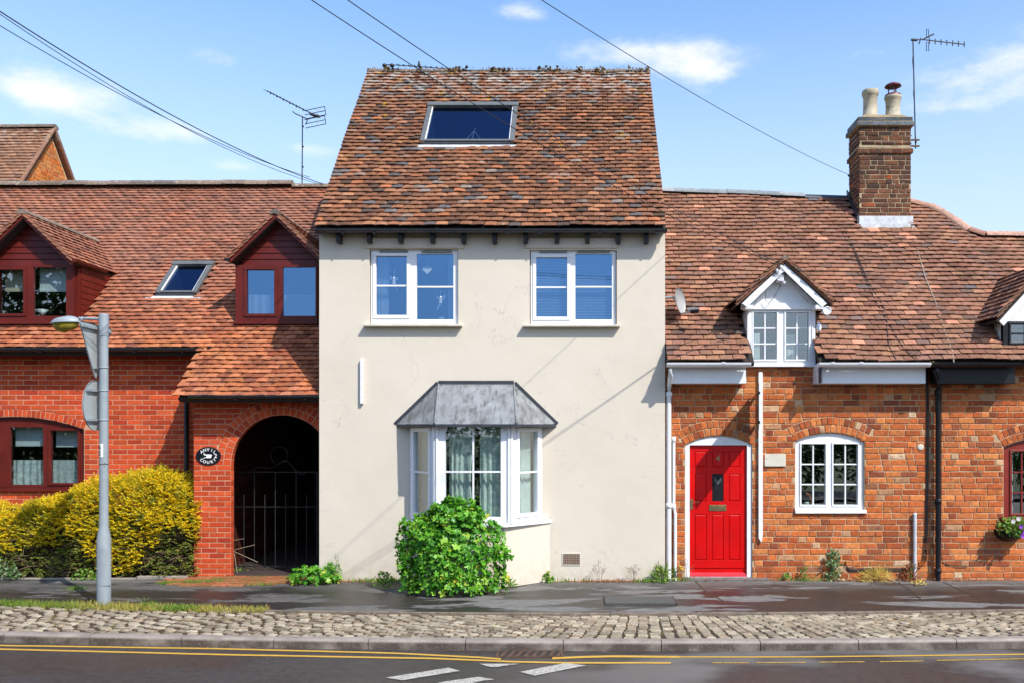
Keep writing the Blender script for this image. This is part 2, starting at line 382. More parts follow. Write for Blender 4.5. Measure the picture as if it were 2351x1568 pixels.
def arch_ring(cx, cz, r0, r1, th0, th1, n, gap=.010):
    out = []
    for i in range(n):
        a, b = th0+(th1-th0)*i/n, th0+(th1-th0)*(i+1)/n
        g0, g1 = gap/2/r0, gap/2/r1
        out.append([(cx+r0*math.sin(a+g0), cz+r0*math.cos(a+g0)), (cx+r1*math.sin(a+g1), cz+r1*math.cos(a+g1)),
                    (cx+r1*math.sin(b-g1), cz+r1*math.cos(b-g1)), (cx+r0*math.sin(b-g0), cz+r0*math.cos(b-g0))])
    return out
BR = {}
def brick_geo(poly, proud, inset, jit, rnd):
    n = len(poly); a = sum(poly[i][0]*poly[(i+1)%n][1]-poly[(i+1)%n][0]*poly[i][1] for i in range(n))
    if a < 0: poly = poly[::-1]
    cx = sum(p[0] for p in poly)/n; cz = sum(p[1] for p in poly)/n
    pts = [(p[0]-cx+rnd.uniform(-jit,jit), p[1]-cz+rnd.uniform(-jit,jit)) for p in poly]
    tilt = rnd.uniform(-jit,jit)*.6
    v = [(x, .012, z) for x, z in pts] + [(x, -proud*.45, z) for x, z in pts]
    for x, z in pts:
        d = math.hypot(x, z) or 1; v.append((x-x/d*inset*1.3, -proud+tilt*(1 if x > 0 else -1), z-math.copysign(min(inset, abs(z)*.5), z)))
    f = []
    for k in (0, 1): f += [(k*n+i, k*n+(i+1)%n, (k+1)*n+(i+1)%n, (k+1)*n+i) for i in range(n)]
    f.append(tuple(range(2*n, 3*n)))
    return (cx, cz), v, f
class House:
    """counts how many single bricks and tiles its thing already carries"""
    def __init__(s, root, limit=296): s.root = root; s.limit = limit; s.bricks = []; s.tiles = []; s.ridges = []
    def finish(s):
        s._bricks(); s._tiles()
    def _bricks(s):
        L = []
        for par, poly, Y, mat, proud, inset, jit, M in s.bricks:
            n = len(poly); c = Vector((sum(p[0] for p in poly)/n, Y, sum(p[1] for p in poly)/n))
            cw = (M @ c) if M is not None else c
            L.append((-(area(poly)/max(cw.y,1)**2 if in_view(cw, -6) else area(poly)*1e-6), len(L), par, poly, Y, mat, proud, inset, jit, M))
        L.sort(key=lambda t: t[:2]); rnd = random.Random(5)
        stuff = {}
        for k, (wgt, _, par, poly, Y, mat, proud, inset, jit, M) in enumerate(L):
            if k < s.limit and wgt < -1e-6:
                key = None
                if len(poly) == 4:
                    w_, h_ = abs(poly[1][0]-poly[0][0]), abs(poly[2][1]-poly[1][1])
                    if abs(poly[0][1]-poly[1][1]) < 1e-6 and abs(poly[1][0]-poly[2][0]) < 1e-6: key = (round(w_*200), round(h_*400), mat.name, proud, rnd.randrange(3))
                (cx, cz), v, f = brick_geo(poly, proud, inset, jit, rnd)
                if key and key in BR: me = BR[key]
                else:
                    me = MB().add(v, f).mesh('brick', mat)
                    if key: BR[key] = me
                o = bpy.data.objects.new('brick', me); link(o, par)
                o.matrix_basis = (M if M is not None else Matrix()) @ Matrix.Translation((cx, Y+rnd.uniform(-.0025,.0025), cz))
            else:
                (cx, cz), v, f = brick_geo(poly, proud, inset, jit, rnd)
                b = stuff.setdefault((par.name, mat.name), (par, mat, MB()))[2]
                T = (M if M is not None else Matrix()) @ Matrix.Translation((cx, Y+rnd.uniform(-.0025,.0025), cz))
                b.add([T @ Vector(q) for q in v], f)
        for par, mat, b in stuff.values(): b.build('brickwork', mat, par, kind='stuff')
    def _tiles(s):
        L = []
        for par, M, k, wgt, ms in s.tiles:
            c = M.translation; L.append((-(wgt/max(c.y,1)**2 if in_view(c, -4) else wgt*1e-6), len(L), par, M, k, ms))
        L.sort(key=lambda t: t[:2]); stuff = {}
        for i, (wgt, _, par, M, k, ms) in enumerate(L):
            me = ms[k]
            if i < s.limit and wgt < -1e-6:
                o = bpy.data.objects.new('tile', me); link(o, par); o.matrix_basis = M
            else:
                b = stuff.setdefault((par.name, me.materials[0].name), (par, me.materials[0], MB()))[2]
                b.add([M @ v.co for v in me.vertices], [tuple(p.vertices) for p in me.polygons])
        for par, mat, b in stuff.values(): b.build('tiling', mat, par, kind='stuff')
    def add_bricks(s, par, polys, Y, mat, proud=.006, inset=.004, jit=.0015, M=None):
        s.bricks += [(par, p, Y, mat, proud, inset, jit, M) for p in polys]
def tile_meshes(mat, w_=.163, ln=.20, th=.014, seed=1, n=9):
    rnd = random.Random(seed); out = []
    for k in range(n):
        ww = w_-.004+rnd.uniform(-.003,.001); camb = rnd.uniform(.001,.007); skew = rnd.uniform(-.004,.004); tw = rnd.uniform(-.004,.004); v = []
        for zt in (0, -th):
            for (s_, lift) in ((0+0, .050), (ln, .006)):
                for i in range(4):
                    t = i/3; x = (t-.5)*ww
                    v.append((x, s_+skew*(t-.5)*2+(rnd.uniform(-.0025,.0025) if s_ == 0 else 0), lift+zt+camb*(1-(2*t-1)**2)+tw*(t-.5)))
        f = []
        for i in range(3):
            f.append((i, i+1, 5+i, 4+i)); f.append((8+i+1, 8+i, i, i+1)[0:0] or (i+1, i, 8+i, 9+i))
        f += [(0,4,12,8), (7,3,11,15)]
        out.append(MB().add(v, f).mesh('tile', mat))
    return out
def tile_roof(H, par, org, a, s_, length, width, mats, gauge=.1, tw=.165, keep=None, wob=(.006,.004,.9), seed=3, rj=.009, vj=.0):
    """courses of plain tiles: a runs along the eave, s_ up the slope"""
    a = Vector(a).normalized(); s_ = Vector(s_).normalized(); n = a.cross(s_).normalized(); org = Vector(org)
    rnd = random.Random(seed); row = 0; v = 0.0
    while v < length-.03:
        u = (0 if row % 2 == 0 else -tw/2)
        while u < width-.02:
            cu = u+tw/2
            sxx = 1.0
            if u < -.001: cu = tw/4; sxx = .5
            elif u+tw > width+.001: cu = (u+width)/2; sxx = (width-u)/tw
            u += tw
            if keep and not keep(cu, v+.05): continue
            q = Vector((cu*wob[2], v*wob[2], seed*3.1))
            dv = noise.noise(q)*wob[0]*2+noise.noise(q*4.1)*wob[0]; dn = noise.noise(q*.7+Vector((9,3,1)))*wob[1]*3+rnd.uniform(0,.003)
            rot = rnd.gauss(0, rj); dv += rnd.gauss(0, vj) if vj else 0
            if rnd.random() < .02: rot += rnd.uniform(-.04,.04); dv += rnd.uniform(-.012,0)
            p = org+a*cu+s_*(v+dv)+n*dn
            A = a*math.cos(rot)+s_*math.sin(rot); S = n.cross(A)
            if v+.2 > length: S = S*max((length-v-.0)/.2, .2)
            M = Matrix(((A.x*sxx, S.x, n.x, p.x), (A.y*sxx, S.y, n.y, p.y), (A.z*sxx, S.z, n.z, p.z), (0,0,0,1)))
            H.tiles.append((par, M, rnd.randrange(len(mats)), sxx, mats))
        v += gauge; row += 1
def ridge_run(par, pts, r, step, mat, name='ridge_tile', seed=1, flat=.8):
    """half round ridge tiles laid along a line, each its own piece"""
    rnd = random.Random(seed); pts = [Vector(p) for p in pts]
    for i in range(len(pts)-1):
        A, B = pts[i], pts[i+1]; n = max(1, round((B-A).length/step)); d = (B-A)/n
        for k in range(n):
            p = A+d*k; q = A+d*(k+1)*1.0+d*.03
            side = d.cross(Vector((0,0,1))).normalized(); up = side.cross(d).normalized()
            b = MB(); vs = []
            jit = Vector((0,0,rnd.uniform(-.006,.006)))
            for e, rr in ((p, r), (p+d*.06, r*1.0), (q, r*.96)):
                for t in range(9):
                    an = math.pi*t/8; vs.append(e+jit+side*math.cos(an)*rr+up*(math.sin(an)*rr*flat))
            fs = [(j*9+t, j*9+t+1, (j+1)*9+t+1, (j+1)*9+t) for j in range(2) for t in range(8)]
            fs += [tuple(range(8,-1,-1)), tuple(range(18,27))]
            b.add(vs, fs); b.build(name, mat, par)
def slab_strips(H_, name, org, a, s_, segs, mat, parent, th=.06, drop=.02):
    """roof underlay as strips: segs = (u0, u1, s0, s1_at_u0, s1_at_u1)"""
    a = Vector(a).normalized(); s_ = Vector(s_).normalized(); n = a.cross(s_); b = MB(); org = Vector(org)-n*drop
    for u0, u1, v0, va, vb in segs:
        c = [org+a*u0+s_*v0, org+a*u1+s_*v0, org+a*u1+s_*vb, org+a*u0+s_*va]
        b.add(c+[p-n*th for p in c], [(0,1,2,3),(7,6,5,4),(0,4,5,1),(1,5,6,2),(2,6,7,3),(3,7,4,0)])
    return b.build(name, mat, parent)
def wall_sheet(name, outer, holes, Y, th, mat, parent, **kw):
    """a wall with openings: outline and holes in x,z; face at Y, th thick"""
    polys = [[Vector((x, z, 0)) for x, z in outer]]+[[Vector((x, z, 0)) for x, z in h] for h in holes]
    tris = tessellate_polygon(polys); flat = [p for q in polys for p in q]; n = len(flat); b = MB()
    vs = [(p.x, Y, p.y) for p in flat]+[(p.x, Y+th, p.y) for p in flat]; fs = []
    for t in tris:
        p0, p1, p2 = (flat[i] for i in t); cr = (p1.x-p0.x)*(p2.y-p0.y)-(p2.x-p0.x)*(p1.y-p0.y)
        if abs(cr) < 1e-9: continue
        t = tuple(t) if cr > 0 else tuple(reversed(t)); fs.append(t); fs.append(tuple(i+n for i in reversed(t)))
    o = 0
    for q in polys:
        k = len(q)
        for i in range(k): fs.append((o+i, o+(i+1)%k, n+o+(i+1)%k, n+o+i))
        o += k
    b.add(vs, fs); return b.build(name, mat, parent, **kw)
def rectp(x0, x1, z0, z1): return [(x0,z0),(x1,z0),(x1,z1),(x0,z1)]
def archp(x0, x1, z0, zs, zc, n=14):
    """opening with a segmental head: springing zs, crown zc"""
    a = (x1-x0)/2; r = zc-zs; Rr = (a*a+r*r)/(2*r); cx = (x0+x1)/2; cz = zc-Rr; th = math.asin(min(a/Rr, 1))
    if zc-zs > a: th = math.pi-th
    pts = [(x0,z0),(x1,z0)]+[(cx+Rr*math.sin(th-2*th*i/n), cz+Rr*math.cos(th-2*th*i/n)) for i in range(n+1)]
    return pts, (cx, cz, Rr, th)
def gutter(par, x0, x1, Y, z, mat, r=.056, name='gutter', joints=(), brackets=()):
    prof = [(Y+r*math.cos(t), z-r*math.sin(t)) for t in [math.pi*i/8 for i in range(9)]]
    inner = [(Y+(r-.006)*math.cos(t), z-(r-.006)*math.sin(t)) for t in [math.pi*i/8 for i in range(8,-1,-1)]]
    b = MB(); b.sweep([(y, z_) for y, z_ in (prof+inner)][::-1], x0, x1)
    for j in (x0, x1):
        b.sweep([(Y+(r-.001)*math.cos(t), z-(r-.001)*math.sin(t)) for t in [math.pi*i/8 for i in range(9)]][::-1], j-.003, j+.003)
    for j in joints:
        p = [(Y+(r+.006)*math.cos(t), z-.004-(r+.006)*math.sin(t)) for t in [math.pi*i/8 for i in range(9)]]
        b.sweep([(y, zz+.012) for y, zz in p][::-1], j-.022, j+.022)
    o = b.build(name, mat, par)
    for k in brackets:
        q = MB(); q.box(k-.012, k+.012, Y-r*.6, Y+r+.03, z-r-.014, z-r-.004); q.box(k-.012,k+.012,Y+r+.004,Y+r+.03,z-r-.014,z+.0); q.build('gutter_bracket', mat, o)
    return o
def downpipe(par, pts, r, mat, collars=(), name='downpipe'):
    b = MB(); b.tube(pts, r, 12)
    for c in collars: b.lathe((c[0], c[1], c[2]), [(r+.001,-.035),(r+.010,-.03),(r+.010,.03),(r+.001,.035)], 14)
    return b.build(name, mat, par)
def light_window(par, M, x0, x1, z0, z1, fw, mat, lights, glass, depth=.05, name='window', head=None, panedepth=.022, bar=.011, sashw=None, **kw):
    """a window in local coordinates (x along, y inwards, z up); lights: (gx0,gx1,gz0,gz1,nx,nz,sash width)"""
    b = MB(M)
    outer = head if head else rectp(x0, x1, z0, z1)
    polys = [[Vector((x, z, 0)) for x, z in outer]]+[[Vector((x, z, 0)) for x, z in rectp(*l[:4])] for l in lights]
    tris = tessellate_polygon(polys); flat = [p for q in polys for p in q]; n = len(flat)
    vs = [(p.x, 0, p.y) for p in flat]+[(p.x, depth, p.y) for p in flat]; fs = []
    for t in tris:
        p0, p1, p2 = (flat[i] for i in t); cr = (p1.x-p0.x)*(p2.y-p0.y)-(p2.x-p0.x)*(p1.y-p0.y)
        if abs(cr) < 1e-9: continue
        t = tuple(t) if cr > 0 else tuple(reversed(t)); fs.append(t); fs.append(tuple(i+n for i in reversed(t)))
    o = 0
    for q in polys:
        k = len(q)
        for i in range(k): fs.append((o+i, o+(i+1)%k, n+o+(i+1)%k, n+o+i))
        o += k
    b.add(vs, fs); W = b.build(name, mat, par, **kw)
    sub = W if par.type == 'EMPTY' else par
    for l in lights:
        gx0, gx1, gz0, gz1, nx, nz = l[:6]; sw = l[6] if len(l) > 6 else 0
        if sw:                                              # an opening casement stands proud of the frame
            q = MB(M); y0, y1 = -.016, .002
            a0, a1, c0, c1 = gx0-sw, gx1+sw, gz0-sw, gz1+sw
            for (p0,p1,p2,p3) in ((a0,a1,c0,gz0),(a0,a1,gz1,c1),(a0,gx0,gz0,gz1),(gx1,a1,gz0,gz1)): q.box(p0,p1,y0,y1,p2,p3)
            s = q.build('sash', mat, sub, bevel=.004)
        dx, dz = (gx1-gx0)/nx, (gz1-gz0)/nz
        for i in range(nx):
            for j in range(nz):
                MB(M).box(gx0+i*dx+.001, gx0+(i+1)*dx-.001, panedepth, panedepth+.005, gz0+j*dz+.001, gz0+(j+1)*dz-.001).build('pane', glass, sub)
        for i in range(1, nx): MB(M).box(gx0+i*dx-bar, gx0+i*dx+bar, .004, panedepth+.016, gz0, gz1).build('glazing_bar', mat, sub)
        for j in range(1, nz):
            MB(M).box(gx0, gx1, .0055, panedepth+.0145, gz0+j*dz-bar, gz0+j*dz+bar).build('glazing_bar', mat, sub)
    return W
def curtain(x0, x1, z0, z1, Y, mat, label, folds=5, amp=.03, M=None, group=None, waist=0, th=.006, name='curtain', cat='curtain'):
    b = MB(M); nx = folds*6; nz = 8; vs = []
    for side in (0, th):
        for j in range(nz+1):
            t = j/nz; z = z0+(z1-z0)*t; k = 1-waist*math.sin(math.pi*min(t*1.15, 1))*.6
            for i in range(nx+1):
                u = i/nx; x = x0+(x1-x0)*u*k
                vs.append((x, Y+side+amp*math.sin(u*folds*2*math.pi+.5*math.sin(3*t))*(.6+.4*math.sin(5*u+t)), z))
    W = nx+1; off = (nz+1)*W; fs = []
    for j in range(nz):
        for i in range(nx):
            q = (j*W+i, j*W+i+1, (j+1)*W+i+1, (j+1)*W+i); fs += [q, tuple(off+k for k in reversed(q))]
    b.add(vs, fs, True); return b.build(name, mat, None, label=label, cat=cat, group=group)
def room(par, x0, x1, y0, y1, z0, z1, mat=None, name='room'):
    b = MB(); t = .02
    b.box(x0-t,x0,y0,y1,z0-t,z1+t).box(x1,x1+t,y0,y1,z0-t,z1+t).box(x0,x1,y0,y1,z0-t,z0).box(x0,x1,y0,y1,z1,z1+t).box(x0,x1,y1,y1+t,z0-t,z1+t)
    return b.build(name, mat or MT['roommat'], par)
# ================================================================== the cream rendered house in the middle
YW = 12.0
h = empty('rendered_house', (-1.24, YW, 0), 'tall cream rendered house with a steep tiled roof and a white bay window', 'house')
HM = House(h)
xl, xr = -3.624, 1.14
w1 = (X(848,YW), X(1052,YW), Z(745,YW), Z(573,YW)); w2 = (X(1216,YW), X(1416,YW), Z(746,YW), Z(575,YW))
bay_op = rectp(X(945,YW), X(1240,YW), .85, 2.2)
wall = wall_sheet('wall', rectp(xl, xr, -.05, 4.86), [rectp(w1[0],w1[1],w1[2],w1[3]), rectp(w2[0],w2[1],w2[2],w2[3]), bay_op], YW, .22, MT['render'], h)
TAN = 1.1346; ang = math.atan(TAN); ye, ze, yr = 11.85, 4.832, 14.80; zr = ze+(yr-ye)*TAN
for xa, xb in ((xl, xl+.2), (xr-.2, xr)):                 # gable walls give the house its depth
    b = MB(); prof = [(YW+.221,-.05),(17.6,-.05),(17.6,4.9),(yr,zr-.14),(YW+.221,ze+.12)]
    b.sweep(prof, xa, xb); b.build('side_wall', MT['render'], h)
MB().box(xl+.2, xr-.2, 17.4, 17.6, -.05, 4.9).build('back_wall', MT['render'], h)
a, s_ = (1,0,0), (0, math.cos(ang), math.sin(ang))
rx0, rx1 = -3.638, 1.138; L = (yr-ye)/math.cos(ang)
sk = (X(985,14.0)+.03, X(1190,14.0)-.03, (13.24-ye)/math.cos(ang), (13.98-ye)/math.cos(ang))     # rooflight hole: x0,x1,s0,s1
segs = [(0, sk[0]-rx0, 0, L, L), (sk[0]-rx0, sk[1]-rx0, 0, sk[2], sk[2]), (sk[1]-rx0, rx1-rx0, 0, L, L), (sk[0]-rx0, sk[1]-rx0, sk[3], L, L)]
roof = slab_strips(HM, 'roof', (rx0, ye, ze-.01), a, s_, segs, MT['felt'], h)
b = MB(); b.add([(rx0,yr,zr-.03),(rx1,yr,zr-.03),(rx1,17.9,zr-.03-(17.9-yr)*TAN),(rx0,17.9,zr-.03-(17.9-yr)*TAN),(rx0,yr,zr-.09),(rx1,yr,zr-.09),(rx1,17.9,zr-.09-(17.9-yr)*TAN),(rx0,17.9,zr-.09-(17.9-yr)*TAN)],
      [(0,1,2,3),(7,6,5,4),(0,4,5,1),(1,5,6,2),(2,6,7,3),(3,7,4,0)]); b.build('back_roof', MT['tile_main'], h)
TM = tile_meshes(MT['tile_main'], seed=2)
tile_roof(HM, roof, (rx0, ye-.015, ze-.01), a, s_, L, rx1-rx0, TM, keep=lambda u, v: not (sk[0]-rx0-.03 < u < sk[1]-rx0+.03 and sk[2]-.10 < v < sk[3]+.06), wob=(.012,.007,1.3), seed=4, rj=.018, vj=.004)
b = MB()                                                    # mortared, mossy ridge
ridge_run(roof, [(rx0, yr, zr-.035), (-1.0, yr, zr-.055), (rx1, yr, zr-.04)], .10, .31, MT['ridge_grey'], seed=3, flat=.75)
rnd = random.Random(12)
mo = MB()
for i in range(900):
    x = rnd.uniform(rx0, rx1); t = rnd.random(); r = rnd.uniform(.008,.036)*(1.25 if noise.noise(Vector((x*2.6,3,1))) > .02 else .42)
    c = Vector((x, yr-.10+rnd.uniform(-.04,.06), zr-.05+rnd.uniform(-.05,.085)))
    vs = [c+Vector((rnd.gauss(0,1),rnd.gauss(0,1),rnd.gauss(0,1))).normalized()*r for _ in range(6)]
    mo.add(vs, [(0,1,2),(1,2,3),(2,3,4),(3,4,5),(4,5,0),(5,0,1),(0,2,4),(1,3,5)])
MT['moss'] = pieces('dry roof moss', [(0,(.05,.045,.015)),(.45,(.13,.07,.03)),(.62,(.30,.26,.20)),(.80,(.42,.25,.03)),(1,(.10,.05,.03))], .95, (40,.3), (80,.004))
mo.build('ridge_moss', MT['moss'], roof, kind='stuff')
MT['mossgreen'] = pieces('green roof moss', [(0,(.10,.11,.02)),(.5,(.22,.17,.03)),(1,(.07,.08,.02))], .95, (40,.3), (80,.004))
def moss_tufts(par, spots, mat, r0=.012, name='moss', flat=.5):
    b = MB(); rn = random.Random(len(spots)*7)
    for p, nrm, spread, n in spots:
        for _ in range(n):
            c = Vector(p)+Vector((rn.gauss(0,spread), rn.gauss(0,spread*.4), 0)); c.z += rn.gauss(0,spread*.4)*1.0
            r = r0*rn.uniform(.6,1.5)
            vs = [c+Vector((rn.gauss(0,1),rn.gauss(0,1),rn.gauss(0,1)*flat)).normalized()*r for _ in range(6)]
            b.add(vs, [(0,1,2),(1,2,3),(2,3,4),(3,4,5),(4,5,0),(5,0,1),(0,2,4),(1,3,5)])
    return b.build(name, mat, par, kind='stuff')
# eave: rafter feet, gutter
for px in (779,849,921,994,1065,1136,1207,1279,1349,1420,1484):
    x = X(px, 11.93); MB().prism([(x-.028,4.63),(x+.028,4.63),(x+.028,4.80),(x-.028,4.80)], 11.872, 11.999).build('rafter_foot', MT['black'], h)
MB().box(rx0, rx1, 11.87, 11.999, 4.801, 4.815).build('soffit', MT['black'], h); MB().box(rx0, rx1, 11.852, 11.869, 4.745, 4.81).build('fascia', MT['black'], h)
g = gutter(h, X(725,11.80), X(1531,11.80), 11.795, Z(527,11.78), MT['gutterblack'], r=.046, joints=[X(q,11.68) for q in (1000, )], brackets=[X(q,11.68) for q in (782,855,1168,1240,1378,1510)])
# windows
def upvc_window(x0, x1, z0, z1, lights, par, glass, label=None):
    M = Matrix.Translation((0, YW+.05, 0))
    W = light_window(par, M, x0+.012, x1-.012, z0+.004, z1-.004, .05, MT['upvc'], lights, glass, depth=.06, name='window', label=label)
    return W
zz = lambda p: Z(p, YW+.05); xx = lambda p: X(p, YW+.05)
W1 = upvc_window(*w1, [(xx(864),xx(934),zz(724),zz(589),1,2,.045), (xx(957),xx(1041),zz(734),zz(584),1,2)], h, MT['glassblue'])
W2 = upvc_window(*w2, [(xx(1231),xx(1302),zz(728),zz(592),1,2,.045), (xx(1321),xx(1405),zz(734),zz(584),1,2)], h, MT['glassblue'])
for W, q in ((W1, ((870,935),(968,1037))), (W2, ((1238,1302),(1325,1400)))):
    for p0, p1 in q: MB().box(X(p0,YW), X(p1,YW), YW+.022, YW+.049, Z(579.5,YW), Z(576,YW)).build('trickle_vent', MT['alu'], W)
for x0, x1, yt in ((833,1060,744.5),(1200,1424,745.5)):
    MB().box(X(x0,YW-.09), X(x1,YW-.09), YW-.10, YW+.05, Z(yt+5,YW-.1), Z(yt,YW-.1)).build('window_sill', MT['cream'], h, bevel=.006)
for (x0,x1,x2,x3) in ((846,1058,838,1066),(1215,1410,1204,1419)):
    MB().prism([(X(x0,YW),Z(548,YW)),(X(x1,YW),Z(548,YW)),(X(x3,YW),Z(571,YW)),(X(x2,YW),Z(571,YW))], YW-.028, YW+.01).build('window_hood', MT['render'], h, bevel=.008)
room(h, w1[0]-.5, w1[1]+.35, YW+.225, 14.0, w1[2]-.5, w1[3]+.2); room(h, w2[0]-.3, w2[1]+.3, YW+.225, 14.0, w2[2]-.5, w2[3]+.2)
# things seen in the upstairs windows
curtain(xx(860), xx(888), w1[2], w1[3]+.05, YW+.17, MT['netcurtain'], 'white curtain gathered at the left edge of the upper window with hanging ornaments', 4, .015)
curtain(xx(1026), xx(1046), w1[2], w1[3]+.05, YW+.17, MT['netcurtain'], 'thin white curtain at the right edge of the upper window with hanging ornaments', 3, .012)
def ornament(x, z, Y, hang, kind, label):
    t = empty('hanging_ornament', (x, Y, z), label, 'ornament'); Q = Matrix.Translation((x,Y,z)) @ Matrix.Scale(1.35,4) @ Matrix.Translation((-x,-Y,-z))
    MB().tube([(x,Y,z),(x,Y,z+hang)], .0035, 5).build('string', MT['white'], t)
    b = MB(Q)
    if kind == 'heart':
        pts = [(x+.042*math.sin(q)**3*1.15, z-.02+.036*(13*math.cos(q)-5*math.cos(2*q)-2*math.cos(3*q)-math.cos(4*q))/13) for q in [2*math.pi*i/22 for i in range(22)]]
        b.prism(pts, Y-.006, Y+.006)
    else:
        s = 1 if kind == 'fairy' else -1
        b.prism([(x-.016,z-.06),(x+.016,z-.055),(x+.011,z),(x-.009,z)], Y-.008, Y+.008)       # body
        b.prism([(x,z-.01),(x+.045*s,z+.035),(x+.05*s,z+.0),(x+.012*s,z-.03)], Y+.001, Y+.004)
        b.prism([(x,z-.015),(x-.035*s,z+.02),(x-.042*s,z-.012)], Y+.0012, Y+.0042)
        b.prism([(x-.012,z-.055),(x-.045*s,z-.12),(x-.03*s,z-.125),(x+.008,z-.058)], Y-.004, Y+.005)
        b.lathe((x,Y,z+.004), [(.001,-.014),(.011,-.008),(.014,0),(.010,.009),(.001,.014)], 10)
    b.build('figure', MT['white'], t); return t
ornament(X(905,YW+.085), Z(640,YW+.085), YW+.085, .14, 'bird', 'white winged figure hanging in the left casement of the upper window')
ornament(X(981,YW+.085), Z(616,YW+.085), YW+.085, .14, 'heart', 'pale wire heart hanging high in the upper window')
ornament(X(1012,YW+.085), Z(684,YW+.085), YW+.085, .16, 'fairy', 'white fairy figure hanging low in the upper window')
for px, sz, lb in ((1008, .03, 'small white card standing on the upper window sill'), ):
    MB().box(X(px,YW+.1), X(px,YW+.1)+.07, YW+.1, YW+.115, w1[2]+.05, w1[2]+.115).build('card', MT['white'], None, label=lb, cat='card')
bl = empty('venetian_blind', (X(1310,YW), YW+.15, w2[2]), 'white venetian blind filling the right upper window', 'blind')
for k in range(46):
    z = w2[2]+.02+k*.0215; MB().add([(w2[0]+.05,YW+.14,z),(w2[1]-.05,YW+.14,z),(w2[1]-.05,YW+.156,z+.014),(w2[0]+.05,YW+.156,z+.014),(w2[0]+.05,YW+.14,z-.002),(w2[1]-.05,YW+.14,z-.002),(w2[1]-.05,YW+.156,z+.012),(w2[0]+.05,YW+.156,z+.012)],
        [(3,2,1,0),(4,5,6,7),(0,1,5,4),(2,3,7,6)]).build('slat', MT['whiteblind'], bl)
# rooflight
def on_roof(org, a, s_, u, v, hgt=0.0):
    a = Vector(a); s_ = Vector(s_); n = a.cross(s_); return Vector(org)+a*u+s_*v+n*hgt
def rooflight(par, org, s_, u0, u1, v0, v1, glass, mat, label=None):
    a = Vector((1,0,0)); s_ = Vector(s_); n = a.cross(s_); M = Matrix(((a.x,s_.x,n.x,org[0]),(a.y,s_.y,n.y,org[1]),(a.z,s_.z,n.z,org[2]),(0,0,0,1)))
    f = .072; b = MB(M)
    b.box(u0,u0+f,v0+.03,v1,-.05,.085)
    W = b.build('rooflight', mat, par, bevel=.006, label=label); MB(M).box(u1-f,u1,v0+.03,v1,-.05,.085).build('side_frame', mat, W, bevel=.006)
    MB(M).box(u0-.012,u1+.012,v1-f*1.2,v1+.02,-.04,.105).build('top_cover', mat, W, bevel=.01)
    MB(M).box(u0+.01,u1-.01,v0,v0+f*.62,-.05,.050).build('bottom_cover', MT['leaddark'], W); MB(M).box(u0+f,u1-f,v0+f*.62+.002,v0+f*.8+.035,-.02,.072).build('sash_rail', mat, W)
    MB(M).box(u0+f,u0+f+.014,v0+f,v1-f,.0,.070).build('sash_edge', MT['white'], W); MB(M).box(u1-f-.014,u1-f,v0+f,v1-f,.0,.070).build('sash_edge', MT['white'], W)
    MB(M).box(u0+f+.014,u1-f-.014,v0+f,v1-f*1.2,.040,.047).build('pane', glass, W)
    MB(M).box(u0-.13,u1+.10,v0-.075,v0-.012,.028,.036).box(u0+.01,u1-.01,v0-.012,v0+.012,-.02,.030).build('flashing', MT['leadflash'], W)
    b = MB(M); b.box(u0+f,u1-f,v0+.05,v1-.05,-.75,-.70).box(u0+f-.02,u0+f,v0+.05,v1-.05,-.7,-.06).box(u1-f,u1-f+.02,v0+.05,v1-.05,-.7,-.06).box(u0+f,u1-f,v0+.03,v0+.05,-.7,-.06).box(u0+f,u1-f,v1-.05,v1-.03,-.7,-.06)
    b.build('shaft', MT['roommat'], W); return M
OM = (0, ye, ze-.01)
M1 = rooflight(h, OM, s_, sk[0]-.03, sk[1]+.03, sk[2]-.02, sk[3]+.02, MT['glassroof'], MT['alu'])
# a wire lamp hanger under the rooflight
u = X(1086,13.4); lp = empty('ceiling_lamp', M1 @ Vector((u, sk[2]+.35, -.12)), 'white wire lamp shade hanging just inside the main rooflight', 'lamp')
b = MB(M1); top = Vector((u, sk[2]+.47, -.02))
for dx in (-.15,-.03,.15): b.tube([top, (u+dx, sk[2]+.17, -.05)], .006, 6)
b.tube([(u, sk[2]+.47, -.02), (u, sk[2]+.56, -.02)], .005, 6)
b.tube([(u+.18*math.cos(t), sk[2]+.165+.028*math.sin(t), -.04) for t in [2*math.pi*i/20 for i in range(21)]], .010, 6)
b.build('wire_frame', MT['white'], lp)
# bay window
Yb = 11.46; bx = [(-2.39, YW), (X(1003,Yb), Yb), (X(1168,Yb), Yb), (X(1247,YW), YW)]
zs, zt = .80, Z(974, Yb)
bay = MB(); base = [(-2.44,YW),(X(1002,11.5)-.02,11.47),(X(1157,11.47),11.47),(X(1262,YW),YW)]
vs = [(x,y,.0) for x,y in base]+[(x,y,zs) for x,y in base]
bay.add(vs, [(0,1,5,4),(1,2,6,5),(2,3,7,6),(4,5,6,7)]); bay = bay.build('bay_base', MT['render'], h)
sill = [(X(928,YW),YW),(X(999,11.40)-.03,11.40),(X(1160,11.40),11.40),(X(1267,YW),YW)]
b = MB(); vs = [(x,y,zs-.0) for x,y in sill]+[(x,y,zs+.045) for x,y in sill]
b.add(vs, [(0,1,5,4),(1,2,6,5),(2,3,7,6),(4,5,6,7),(3,2,1,0)]); b.build('bay_sill', MT['upvc'], h, bevel=.008)
def face_matrix(p, q):
    p, q = Vector((p[0],p[1],0)), Vector((q[0],q[1],0)); ux = (q-p).normalized(); uy = Vector((-ux.y, ux.x, 0))
    return Matrix(((ux.x,uy.x,0,p.x),(ux.y,uy.y,0,p.y),(0,0,1,0),(0,0,0,1))), (q-p).length
bw = MB(); bayw = empty_children = None
